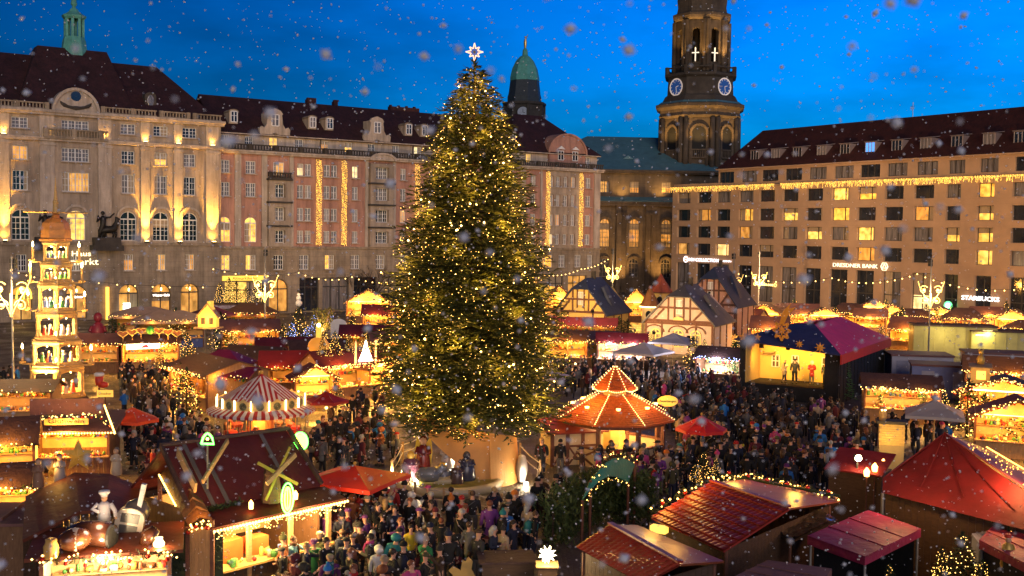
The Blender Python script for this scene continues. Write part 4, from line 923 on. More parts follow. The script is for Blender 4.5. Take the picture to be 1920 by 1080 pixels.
def robe_figure(name, label, p, h, robe, headm, hair=None, wings=None, hat=None, kneel=False, cat='figure', group=None):
    t = thing(name, label, cat, p, rnd.uniform(-.5, .5), group)
    w = h * (.34 if kneel else .2)
    MB().lathe([(w * .95, 0), (w * 1.05, h * .12), (w * .9, h * .4), (w * .72, h * .66), (w * .5, h * .76), (w * .22, h * .80)], 14).build('robe', robe, t, True)
    hd = MB().ball((0, -.02, h * .88), h * .095 if not kneel else h * .14, 10, 0, 7, (1, 1, 1.15)); hd.octa((0, -h * .1 if not kneel else -h * .15, h * .87), h * .02); hd.build('head', headm, t, True)
    if hair: MB().ball((0, .02, h * .9), h * .105 if not kneel else h * .15, 10, 0, 6, (1, 1, 1.05)).build('hair', hair, t, True).location = (0, .03, .02)
    q = MB()
    for s_ in (-1, 1): q.tube(((s_ * w * .6, 0, h * .72), (s_ * w * .85, -w * .3, h * .58), (s_ * w * .25, -w * .85, h * .56)), [h * .06, h * .055, h * .035], 7)
    q.ball((0, -w * .9, h * .57), h * .04); q.build('arms', robe, t, True)
    if wings:
        for s_ in (-1, 1): MB().prism([(s_ * .05, h * .15), (s_ * .32, h * .05), (s_ * .42, h * .6), (s_ * .34, h * 1.02), (s_ * .12, h * .8)], .12, .18).build('wing', wings, t)
    if hat: MB().lathe([(h * .11, h * .95), (h * .12, h * .98), (h * .08, h * 1.04), (.01, h * 1.05)], 10).build('hat', hat, t, True)
    return t
P0 = B + Vector((0, 0, .42)); skin_p = mat('painted_skin', (.55, .32, .18), .4, .05)
robe_figure('angel_figure', 'tall dark red angel figure with yellow wings at the open end of the orange hood', P0 + Vector((-2.15, -1.45, 0)), 1.85, glossy('dark_red', (.16, .018, .014)), skin_p, glossy('red_brown', (.14, .03, .02)), glossy('yellow', (.7, .47, .05)))
robe_figure('joseph_figure', 'pale grey and orange robed figure standing inside the orange hood', P0 + Vector((-1.0, -1.35, 0)), 1.75, glossy('grey', (.40, .37, .34)), glossy('orange', (.65, .30, .08)))
robe_figure('kneeling_figure', 'stout purple king figure kneeling at the left rim of the nativity platform', P0 + Vector((-2.65, -2.5, 0)), 1.3, glossy('purple', (.16, .06, .10)), glossy('gold', (.6, .36, .06)), kneel=True)
robe_figure('kneeling_figure', 'dark blue hooded figure kneeling right of the crib', P0 + Vector((-.05, -2.35, 0)), 1.3, glossy('midnight', (.05, .05, .075)), glossy('blue_black', (.04, .04, .06)), kneel=True)
robe_figure('kneeling_figure', 'small brown figure kneeling low in front of the crib', P0 + Vector((-.45, -3.1, 0)), .95, glossy('bronze_brown', (.10, .06, .05)), skin_p, kneel=True)
t = thing('crib', 'round yellow crib with a swaddled child figure on the nativity platform', 'crib', P0 + Vector((-1.15, -2.45, 0)))
MB().lathe([(.9, 0), (1.0, .12), (.95, .22), (.1, .25)], 20).build('base', mat('cream_rim', (.55, .48, .36)), t, True); MB().lathe([(.42, .22), (.46, .45), (.35, .5), (.05, .5)], 16).build('cradle', glossy('blue_grey', (.16, .18, .24)), t, True); MB().ball((0, -.05, .66), .2).build('child', glossy('gold', (.6, .36, .06)), t, True)
t = thing('sheep_figure', 'grey stone sheep figure lying at the front of the nativity platform', 'sheep', P0 + Vector((-1.75, -3.3, 0)))
MB().tube(((-.55, 0, .3), (-.3, 0, .42), (.2, 0, .45), (.5, 0, .35)), [.2, .36, .36, .22], 10).tube(((.45, 0, .5), (.62, -.02, .75), (.85, -.05, .72)), [.18, .16, .09], 8).ball((.6, .12, .85), .07).ball((.6, -.14, .85), .07).build('body', glossy('sheep_grey', (.20, .20, .19)), t, True)
# rope fence round the nativity
FN = thing('rope_fence', 'wooden posts with two white ropes round the nativity platform', 'fence', B); fp = []
for px, py in ((735, 905), (755, 868), (790, 850)): fp.append(at(px, py))
fr_ = [at(768, 925), at(778, 950), at(832, 962), at(880, 967), at(940, 975), at(996, 970), at(1012, 905), at(975, 870)]
for run in (fp, fr_):
    for p in run: p = p - B; MB().cbox((p.x, p.y, .55), (.11, .11, 1.1)).build('post', wood_pale, FN)
    for a, b in zip(run, run[1:]):
        for h in (.95, .55):
            a_, b_ = a - B, b - B; a_.z = b_.z = h; m_ = (a_ + b_) / 2; m_.z -= .08
            MB().tube((a_, m_, b_), .028, 5, cap=False).build('rope', mat('rope_white', (.55, .5, .42), .8), FN)

# ---------------------------------------------------------------- wooden pyramid with candles and figures
PYP = atd(107, 745, 72)
PY = thing('christmas_pyramid', 'tall wooden tiered pyramid glowing yellow with candles and turned figures', 'pyramid', (PYP.x, PYP.y, 0), R(-3))
wood_lit = mat('pyramid_wood', (.62, .38, .12), .55, .2, 3, .2, 12, stretch=(1, 1, 5))
tiers = [(.7, 2.75, 1.78), (2.75, 4.5, 1.62), (4.5, 6.3, 1.36), (6.3, 8.2, 1.2), (8.2, 9.55, 1.03), (9.55, 11.0, .85)]
q = MB(); q.lathe([(2.2, 0), (2.2, .55), (2.05, .7), (.1, .7)], 6); q.build('base', wood_dark, PY)
fig_m = [mat('figure_red', (.5, .06, .04), .4, .1), mat('figure_green', (.05, .25, .08), .4, .1), mat('figure_white', (.7, .62, .5), .4, .1), mat('figure_blue', (.08, .12, .35), .4, .1)]
flame = glow('candle_flame', (1, .72, .3), 40); hotw = glow('tier_lamp', (1, .70, .26), 16)
rn = random.Random(2)
hexp = lambda r_, k, z=0: Vector((r_ * math.cos(PI / 3 * k), r_ * math.sin(PI / 3 * k), z))
for i, (z0, z1, r_) in enumerate(tiers):
    pl = MB().lathe([(.05, z1 - .02), (r_ + .06, z1 - .02), (r_ + .12, z1 - .12), (r_ + .05, z1 - .28), (.05, z1 - .24)], 6).lathe([(.05, z0 + .14), (r_ + .12, z0 + .14), (r_ + .2, z0 + .08), (r_ + .16, z0), (.05, z0)], 6).build('tier', wood_lit, PY)
    for k in range(6):
        p = hexp(r_ - .06, k)
        w = .085 + .012 * (5 - i)
        MB().lathe([(w, z0 + .14), (w * 1.2, z0 + .2), (w * .75, z0 + .35), (w * .95, (z0 + z1) / 2), (w * .7, z1 - .5), (w * 1.1, z1 - .34), (w, z1 - .26)], 8, p).build('column', wood_lit, pl, True)
        a, b = hexp(r_ - .06, k), hexp(r_ - .06, k + 1); L_ = (b - a).length; ang = math.atan2(b.y - a.y, b.x - a.x); M = Matrix.Translation(a) @ Matrix.Rotation(ang, 4, 'Z')
        ar = arch(.1, L_ - .1, z1 - .52, .2, 6); bb = MB().prism([(.1, z1 - .26)] + ar[:4] + [(L_ / 2, z1 - .26)], -.02, .02, 0, M).prism([(L_ / 2, z1 - .26)] + ar[3:] + [(L_ - .1, z1 - .26)], -.02, .02, 0, M)
        bb.build('arch_board', wood_lit, pl)
        rl = MB(); rl.box(.08, L_ - .08, -.02, .02, z0 + .14, z0 + .34, 0, M); rl.build('rail', wood_lit, pl)
    for k in range(6):
        p = hexp(r_ * .55, k + .5); h = (z1 - z0) * .45; mb = MB()
        mb.lathe([(h * .2, 0), (h * .22, h * .1), (h * .12, h * .55), (h * .17, h * .66), (h * .05, h * .76)], 8, p + Vector((0, 0, z0 + .15)), rn.randrange(4)).ball((p.x, p.y, z0 + .15 + h * .86), h * .12, 7, 2, 5)
        mb.build('figure', fig_m, pl, True)
    lm = MB().ball((0, 0, z0 + .35), .13 if i < 4 else .09).build('lamp', hotw, pl); lamp('tier_light', lm, (0, -.0, z0 + .75), 120 if i < 4 else 60, (1, .6, .16), .2)
    for k in range(6):
        p = hexp(r_ - .3, k + .5); lm = MB().ball((p.x, p.y, z1 - .36), .055, 6).build('lamp', hotw, pl)
    for k in (0, 3):
        if i in (0, 2): continue
        p = hexp(r_ + .1, k); e = hexp(r_ + .72, k); q = MB()
        q.beam((p.x, p.y, z0 + .05), (e.x, e.y, z0 + .05), .1, .1); q.lathe([(.2, z0 + .05), (.24, z0 + .2), (.1, z0 + .22)], 8, e); q.lathe([(.085, z0 + .2), (.085, z0 + 1.05)], 8, e); q.build('candle_arm', mat('candle_wax', (.7, .42, .12), .5, .05), pl)
    
    for k in (0, 3):
        if i in (0, 2): continue
        e = hexp(r_ + .72, k); f = MB().lathe([(.02, z0 + 1.05), (.075, z0 + 1.16), (.05, z0 + 1.28), (.005, z0 + 1.42)], 7, e).build('flame', flame, pl, True)
hd = MB().lathe([(1.0, 10.98), (1.02, 11.12), (.93, 11.2), (.92, 11.75), (.80, 12.2), (.52, 12.45), (.28, 12.5), (.2, 12.75), (.02, 12.78)], 6, rot=PI / 6).build('hood', mat('pyramid_hood', (.60, .26, .06), .5, .2, 2, .15), PY)
hl = MB().cbox((0, -2.1, .75), (.3, .2, .15)).build('floodlight', black, PY); lamp('uplight', hl, (0, -2.6, .95), 3500, (1, .6, .18), .1, 'SPOT', (0, 0, 9), 60, .9)
rt = MB().lathe([(.25, 12.78), (.25, 12.95), (.1, 12.95)], 8)
rt.build('hub', wood_lit, PY)
for k in range(10):
    a = k * PI / 5 + .2; M = Matrix.Translation((0, 0, 12.88)) @ Matrix.Rotation(a, 4, 'Z') @ Matrix.Rotation(R(10), 4, 'X')
    MB().box(.2, 2.05, -.15, .15, -.012, .012, 0, M).build('rotor_blade', wood_lit, PY)
MB().lathe([(.2, 12.95), (.16, 13.5), (.1, 14.0), (.03, 15.1), (.005, 15.2)], 8).ball((0, 0, 13.55), .2).build('spire', wood_lit, PY, True)

# ---------------------------------------------------------------- striped children's carousel
red_cl = mat('canvas_red', (.36, .02, .022), .7, .12, 2); white_cl = mat('canvas_white', (.66, .62, .60), .7, .08, 2)
gilt = mat('cream_panel', (.62, .44, .16), .5, .12, 2)
CA = thing('carousel', 'small round carousel with red and white striped canopy', 'carousel', at(490, 828))
pan, rim, za, zr = 8, 2.28, 3.85, 2.5
q = MB()
for k in range(pan):
    t = 2 * PI * k / pan + PI / pan * 0 - PI / 2 + PI / 8 * 0; t2 = t + 2 * PI / pan
    a = Vector((rim * math.cos(t), rim * math.sin(t), zr)); b = Vector((rim * math.cos(t2), rim * math.sin(t2), zr)); ap = Vector((0, 0, za)); ns = 13
    for j in range(ns):
        f0, f1 = j / ns, (j + 1) / ns
        up = lambda f: 1 - abs(2 * f - 1)      # height reached on the panel edge
        base = lambda f: a.lerp(b, f); tp = lambda f: base(f).lerp(ap - (a.lerp(b, .5) - base(f)) * 0, 0) + ((ap - a.lerp(b, .5)) * up(f))
        pts = [base(f0), base(f1), tp(f1), tp(f0)]
        if f0 < .5 < f1: pts = [base(f0), base(f1), tp(f1), ap, tp(f0)]
        q.face(pts, j % 2)
q.build('canopy', [red_cl, white_cl], CA)
q = MB(); n = 84
for k in range(n):
    t, t2 = 2 * PI * k / n, 2 * PI * (k + 1) / n; c0, s0, c1, s1 = math.cos(t), math.sin(t), math.cos(t2), math.sin(t2)
    q.face(((2.35 * c0, 2.35 * s0, 2.12), (2.35 * c1, 2.35 * s1, 2.12), (3.0 * c1, 3.0 * s1, 1.86), (3.0 * c0, 3.0 * s0, 1.86)), k % 2); q.face(((3.0 * c0, 3.0 * s0, 1.86), (3.0 * c1, 3.0 * s1, 1.86), (2.98 * c1, 2.98 * s1, 1.72), (2.98 * c0, 2.98 * s0, 1.72)), k % 2)
q.build('skirt', [red_cl, white_cl], CA)
for k in range(16):
    t, t2 = 2 * PI * k / 16, 2 * PI * (k + 1) / 16; M = Matrix.Translation((2.4 * math.cos(t), 2.4 * math.sin(t), 0)) @ Matrix.Rotation((t + t2) / 2 + PI / 2, 4, 'Z'); L_ = 2 * 2.4 * math.sin(PI / 16)
    poly = [(0, 2.1), (L_, 2.1), (L_, 2.58), (L_ * .75, 2.6), (L_ * .5, 2.74), (L_ * .25, 2.6), (0, 2.58)]
    pn = MB().prism(poly, -.02, .02, 0, M).build('panel', gilt, CA)
    MB().lathe([(.02, .03), (.2, .025), (.22, 0)], 10).build('picture', mat('painted_landscape', (.14, .14, .07), .5, .8, 6), pn).matrix_local = M @ Matrix.Translation((L_ / 2, -.025, 2.34)) @ Matrix.Rotation(PI / 2, 4, 'X')
    MB().box(-.035, .035, -.03, .03, 2.12, 2.66, 0, Matrix.Translation((2.46 * math.cos(t), 2.46 * math.sin(t), 0)) @ Matrix.Rotation(t, 4, 'Z')).build('tube_lamp', glow('tube_warm', (1, .70, .3), 9), CA)
MB().ball((0, 0, 3.95), .12).build('top_ball', gold, CA, True)
MB().lathe([(2.7, 0), (2.7, .14), (.1, .16)], 28).build('platform', wood_dark, CA)
MB().lathe([(.75, .16), (.7, 1.3), (.8, 1.35)], 12).build('centre_drum', mat('drum_orange', (.5, .22, .05), .5), CA)
q = MB().lathe([(.75, 1.36), (.95, 1.55), (.85, 1.72), (.3, 1.75)], 14).build('crown_lamp', glow('lamp_crown', (1, .7, .28), 8), CA); lamp('carousel_light', q, (0, -1.3, 1.6), 120, (1, .5, .14), .3); lamp('carousel_light', q, (.9, 1.0, 1.6), 80, (1, .5, .14), .3)
for k in range(10):
    t = k * PI / 5 + .1; p = Vector((1.9 * math.cos(t), 1.9 * math.sin(t), 0)); M = Matrix.Translation(p) @ Matrix.Rotation(t + PI / 2, 4, 'Z')
    pl = MB().tube(((p.x, p.y, .15), (p.x, p.y, 2.2)), .025, 6).build('pole', gold, CA)
    if k % 3 == 0: MB().box(-.45, .45, -.25, .25, .25, .55, 0, M).box(-.2, .35, -.24, .24, .551, .85, 0, M).build('toy_car', mat('toy_red', (.5, .05, .03), .35), CA)
    else:
        h = MB(); v = lambda *c: M @ Vector(c)
        h.tube((v(-.45, 0, .75), v(-.2, 0, .78), (v(.25, 0, .78)), v(.45, 0, .95), v(.55, 0, 1.15), v(.75, 0, 1.08)), [.12, .17, .17, .12, .1, .06], 7)
        for x in (-.35, .3):
            for y in (-.1, .1): h.tube((v(x, y, .7), v(x + .08, y, .48), v(x - .04, y, .28)), [.06, .045, .035], 5)
        h.build('wooden_horse', mat(('horse_white', 'horse_red', 'horse_brown')[k % 3], ((.6, .5, .4), (.4, .08, .04), (.25, .12, .05))[k % 3], .4), CA, True)
for k in range(12):
    t = k * PI / 6; MB().tube(((2.62 * math.cos(t), 2.62 * math.sin(t), .14), (2.62 * math.cos(t), 2.62 * math.sin(t), 1.9)), .03, 6).build('support', steel, CA)

# ---------------------------------------------------------------- eight sided bar hut with shingle roof
OC = thing('octagonal_hut', 'eight sided timbered drinks hut with orange shingled roof outlined in bulbs', 'hut', at(1150, 862), R(22.5))
shingle = mat('shingle_orange', (.40, .085, .018), .6, .35, 5, .2, 12)
plaster = mat('plaster_cream', (.55, .42, .24), .85, .1, 2)
def oct_roof(par, r0, z0, r1, z1, rows, name='roof', seed=1):
    q = MB(); rr = random.Random(seed)
    for k in range(8):
        t, t2 = k * PI / 4, (k + 1) * PI / 4
        A, B_ = Vector((math.cos(t), math.sin(t), 0)), Vector((math.cos(t2), math.sin(t2), 0))
        nm = ((A + B_) * .5 * (z0 - z1) * -1 + Vector((0, 0, (r0 - r1) * .92))).normalized()
        for i in range(rows):
            f0, f1 = i / rows, (i + 1.25) / rows; f1 = min(f1, 1)
            ra, rb = r0 + (r1 - r0) * f0, r0 + (r1 - r0) * f1; zA, zB = z0 + (z1 - z0) * f0, z0 + (z1 - z0) * f1
            nsh = max(2, int(ra * .77 / .17))
            for j in range(nsh):
                g0, g1 = (j + .04) / nsh, (j + .96) / nsh; lift = .03 + rr.uniform(0, .015)
                p = [A.lerp(B_, g0) * ra + Vector((0, 0, zA)) + nm * lift, A.lerp(B_, g1) * ra + Vector((0, 0, zA)) + nm * lift, A.lerp(B_, g1) * rb + Vector((0, 0, zB)) + nm * .004, A.lerp(B_, g0) * rb + Vector((0, 0, zB)) + nm * .004]
                q.face(p); q.face((p[0], p[1], p[1] - nm * lift, p[0] - nm * lift))
    base = MB().lathe([(r0, z0 - .05), (r0, z0), (r1, z1), (.05, z1)], 8).build(name, shingle, par)
    q.build('shingles', shingle, par, kind='stuff')
oct_roof(OC, 3.25, 2.32, .95, 3.5, 15)
MB().lathe([(.62, 3.45), (.62, 3.95)], 8).build('lantern', wood_pale, OC)
oct_roof(OC, 1.22, 3.85, .05, 5.0, 9, 'top_roof', 4)
q = MB()
for k in range(8):
    t = k * PI / 4; n = 17
    for i in range(n + 1):
        f = i / n; r_ = 3.25 + (.95 - 3.25) * f; q.octa((r_ * math.cos(t), r_ * math.sin(t), 2.32 + 1.18 * f + .1), .03)
    for i in range(10):
        f = i / 10; r_ = 1.22 * (1 - f); q.octa((r_ * math.cos(t), r_ * math.sin(t), 3.85 + 1.15 * f + .09), .03)
        p = Vector((1.24 * math.cos(t), 1.24 * math.sin(t), 3.86)).lerp(Vector((1.24 * math.cos(t + PI / 4), 1.24 * math.sin(t + PI / 4), 3.86)), f); q.octa((p.x, p.y, 3.86 - .1 * math.sin(PI * f)), .03)
q.build('roof_bulbs', glow('bulb_roof', (1, .60, .2), 8), OC, kind='stuff')
for k in range(8):
    t = k * PI / 4 + PI / 8; f = MB().lathe([(.1, 0), (.13, .1), (.1, .1)], 8, (2.2 * math.cos(t), 2.2 * math.sin(t), 2.98)).build('roof_lamp', bulb_w, OC)
    if k % 2 == 0: lamp('roof_light', f, (2.0 * math.cos(t), 2.0 * math.sin(t), 3.75), 26, (1, .46, .08), .15)
for k in range(8):
    t = k * PI / 4; p = Vector((2.65 * math.cos(t), 2.65 * math.sin(t), 0)); b = Vector((2.65 * math.cos(t + PI / 4), 2.65 * math.sin(t + PI / 4), 0)); L_ = (b - p).length; M = Matrix.Translation(p) @ Matrix.Rotation(math.atan2(b.y - p.y, b.x - p.x), 4, 'Z')
    MB().cbox((p.x, p.y, 1.15), (.2, .2, 2.3), t).build('post', wood_timber, OC)
    w = MB().box(.11, L_ - .11, -.04, .04, .05, .95, 0, M).build('wall_panel', plaster, OC)
    MB().box(.1, L_ - .1, -.09, .09, .95, 1.06, 0, M).build('beam', wood_timber, OC); MB().box(.1, L_ - .1, -.07, .07, 2.02, 2.2, 0, M).build('beam', wood_timber, OC)
    q = MB(); a_, b_ = M @ Vector((.15, -.06, .1)), M @ Vector((L_ - .15, -.06, .92)); q.beam(a_, b_, .06, .1); a_, b_ = M @ Vector((.15, -.065, .92)), M @ Vector((L_ - .15, -.065, .1)); q.beam(a_, b_, .05, .1); q.build('cross_brace', wood_timber, OC)
MB().lathe([(.6, .05), (.6, 1.9)], 8).build('inner_core', mat('bar_yellow', (.7, .45, .12), .6), OC)
lm = MB().lathe([(.7, 2.05), (1.9, 2.05), (1.9, 2.12), (.7, 2.12), (.7, 2.05)], 8).build('ceiling_lamp', glow('ceiling_lamp', (1, .66, .24), 7), OC)
for k in range(3): lamp('bar_light', lm, (1.6 * math.cos(k * 2.1 - 1.3), 1.6 * math.sin(k * 2.1 - 1.3), 1.9), 90, (1, .55, .16), .3)
AN = thing('hut_annex', 'low annex with red lean-to roof and X braces left of the octagonal hut', 'hut', at(1085, 872), R(20))
MB().box(-1.5, 1.1, 0, 1.6, .03, 1.75).build('wall', plaster, AN)
for x in (-1.5, -.65, .2, 1.1): MB().box(x - .09, x + .09, -.06, .03, 0, 1.8).build('post', wood_timber, AN)
for a, b in ((-1.5, -.65), (-.65, .2), (.2, 1.1)):
    MB().beam((a + .1, -.02, .1), (b - .1, -.02, .95), .04, .09).beam((a + .1, -.025, .95), (b - .1, -.025, .1), .04, .09).build('cross_brace', wood_timber, AN); MB().box(a + .09, b - .09, -.05, .02, .97, 1.07).build('beam', wood_timber, AN)
MB().slab(((-1.9, -.45, 1.8), (1.5, -.45, 1.8), (1.5, 1.7, 2.35), (-1.9, 1.7, 2.35)), .08).build('roof', mat('roof_red_tin', (.20, .035, .022), .5, .2, 2, .2), AN)
t = thing('hanging_sign', 'oval golden sign board on the right corner of the eight sided hut roof', 'sign', at(1252, 752, 3.2), 0)
MB().lathe([(.02, .05), (.5, .05), (.55, 0), (.5, -.05), (.02, -.05)], 20).build('board', glow('sign_board_gold', (1, .55, .08), .7), t).matrix_local = Matrix.Diagonal((1, 1, .55, 1)) @ Matrix.Rotation(PI / 2, 4, 'X')
text('Feuerzangen', .17, mat('sign_letters_dark', (.05, .03, .01)), t, (0, -.06, -.05), width=.85); MB().tube(((0, .08, -.2), (0, .1, -1.0)), .04, 6).build('bracket', wood_timber, t)

# ---------------------------------------------------------------- open stage
SG0 = at(1393, 744); SA = math.atan2(-3.27, 5.4)
SG = thing('stage', 'open theatre stage with blue front roof, magenta roof and glowing yellow set', 'stage', SG0, SA)
SW, SD = 6.9, 14.5
yel = mat('stage_wall_yellow', (.78, .50, .14), .7, .08, 1)
blu = mat('roof_cloth_blue', (.035, .04, .11), .6, .25, 1.2, .3, 5); mag = mat('roof_cloth_magenta', (.75, .012, .11), .55, .15, 1, .2, 3); redv = mat('valance_red', (.5, .02, .02), .6, .12)
MB().box(0, SW, 0, 3.6, 0, 1.1).build('stage_floor', black, SG)
MB().box(.05, SW - .05, 3.3, 3.45, 1.1, 4.0).box(.02, .17, .1, 3.3, 1.1, 4.0).build('set_wall', yel, SG)
q = MB()
q.box(SW - .02, SW + .1, .0, SD, 0, 3.75); q.box(-.12, -.0, 0, SD, 0, 3.9); q.box(-.0, SW - .02, SD - .12, SD, 0, 3.75); q.build('side_wall', black, SG)
q = MB()
for k in range(12): q.box(SW + .1, SW + .14, .3 + k * 1.02, .36 + k * 1.02, 0, 3.7)
q.build('wall_fold', black, SG)
MB().slab(((-.6, -.7, 4.35), (SW + .45, -.9, 3.72), (SW * .62, 3.2, 5.45), (SW * .42, 3.2, 5.45)), .08).build('front_roof', blu, SG)
MB().slab(((SW + .45, -.9, 3.73), (SW + .45, SD + .3, 3.73), (SW * .55, SD - 2, 5.45), (SW * .62, 3.21, 5.45)), .08).build('side_roof', mag, SG)
MB().slab(((-.6, -.7, 4.34), (SW * .42, 3.21, 5.44), (SW * .52, SD - 2, 5.44), (-.6, SD + .3, 3.8)), .08).build('far_roof', mag, SG); MB().slab(((SW + .45, SD + .3, 3.72), (-.6, SD + .3, 3.72), (SW * .5, SD - 2, 5.43)), .08).build('back_roof', mag, SG)
MB().box(SW + .4, SW + .5, -.9, SD + .3, 3.05, 3.72).build('valance', redv, SG)
MB().box(SW - .9, SW + .0, -.05, .15, .0, 3.9).build('proscenium', black, SG); MB().box(-.3, .1, -.05, .15, 0, 4.3).build('proscenium', black, SG)
for x, z, w, h in ((1.4, 2.5, .55, .9), (2.9, 2.6, .5, .8), (5.3, 2.5, .75, 1.0)):
    q = MB(); q.box(x - w / 2, x + w / 2, 3.22, 3.29, z - h / 2, z + h / 2); wn = q.build('set_window', mat('set_window_dark', (.10, .06, .03), .5), SG)
    q = MB()
    for a in (-w / 2, 0, w / 2): q.box(x + a - .04, x + a + .04, 3.17, 3.215, z - h / 2, z + h / 2)
    for a in (-h / 2, 0, h / 2): q.box(x - w / 2, x + w / 2, 3.16, 3.168, z + a - .035, z + a + .035)
    q.build('frame', win_white, wn)
q = MB(); q.lathe([(.3, 0), (.5, .12), (.45, .2)], 12, (.9, 3.1, 3.0)); q.box(.3, 1.4, 3.0, 3.28, 2.9, 2.98); q.build('wall_shelf', wood_pale, SG)
MB().box(5.4, 6.1, 2.4, 3.0, 1.1, 1.9).build('table', wood_dark, SG)
for x in (1.2, 3.2, 5.4):
    lm = MB().cbox((x, .35, 3.85), (.25, .25, .3)).build('stage_lamp', black, SG); lamp('stage_light', lm, (x, .5, 3.6), 170, (1, .56, .12), .25, 'SPOT', (x, 3.3, 2.0), 120, .8)
def flat_star(t, n, r0, r1, mt, name='star', th=.05):
    q = MB(); pts = []
    for k in range(2 * n): a = PI / 2 + k * PI / n; r_ = r0 if k % 2 == 0 else r1; pts.append((r_ * math.cos(a), r_ * math.sin(a)))
    c0, c1 = len(q.v), None
    f = [(p[0], 0, p[1]) for p in pts]
    for k in range(2 * n):
        a, b = f[k], f[(k + 1) % (2 * n)]; q.face((a, b, (0, -th * 2, 0))); q.face((b, a, (0, th * 2, 0)))
    return q.build(name, mt, t)
star_m = mat('star_orange', (.75, .33, .04), .5, .15)
def loc_st(x, y, z): return SG0 + Matrix.Rotation(SA, 4, 'Z') @ Vector((x, y, z))
cm = thing('comet_star', 'big orange comet with a curved tail above the blue stage roof', 'star', loc_st(2.9, -.3, 5.15), SA - .3)
q = MB(); pts = [(.75 * (1 if k % 2 == 0 else .55) * math.cos(PI / 2 + k * PI / 8), .75 * (1 if k % 2 == 0 else .55) * math.sin(PI / 2 + k * PI / 8)) for k in range(16)]
for k in range(16): q.beam((pts[k][0], 0, pts[k][1]), (pts[(k + 1) % 16][0], 0, pts[(k + 1) % 16][1]), .12, .13)
q.build('star_ring', star_m, cm); MB().prism([(-.2, .5), (.2, .55), (.45, 1.1), (1.1, 1.75), (.5, 1.6), (.7, 2.0), (.1, 1.4)], -.05, .05).build('tail', star_m, cm); flat_star(cm, 8, .42, .2, star_m, 'inner_star'); MB().tube(((0, .1, -1), (0, .1, .6)), .05, 5).build('pole', black, cm)
for i, (x, y, z, r_) in enumerate(((.2, -.75, 4.55, .35), (1.3, -.75, 4.6, .3), (4.4, -.8, 4.3, .32), (5.9, -.9, 4.15, .42))):
    s_ = thing('roof_star', 'orange star %s the blue edge of the stage roof' % ('at the left end of', 'second from the left on', 'right of the comet on', 'near the right end of')[i], 'star', loc_st(x, y - .15, z), SA, 'orange stars along the stage roof'); flat_star(s_, 5 if i < 2 else 8, r_, r_ * .45, star_m)
def flat_tree(label, p, h, star=True):
    t = thing('stage_tree', label, 'tree', p, SA); q = MB(); rr = random.Random(int(h * 100))
    MB().tube(((0, 0, 0), (0, 0, h * .97)), [.09, .03], 6).build('trunk', bark, t); conifer(q, h, h * .24, rr, 90, 4, .35, 1.0, .03, .24, 4); q.build('crown', mat('spruce_green', (.11, .26, .07), .7, .3), t, kind='stuff')
    if star: s_ = flat_star(t, 8, .42, .2, star_m, 'tree_top_star'); s_.location = (0, -.15, h + .25)
flat_tree('slim green spruce with an orange star at the right corner of the stage', at(1582, 752), 3.3)
flat_tree('slim green spruce with an orange star at the left corner of the stage', at(1377, 718), 3.4)

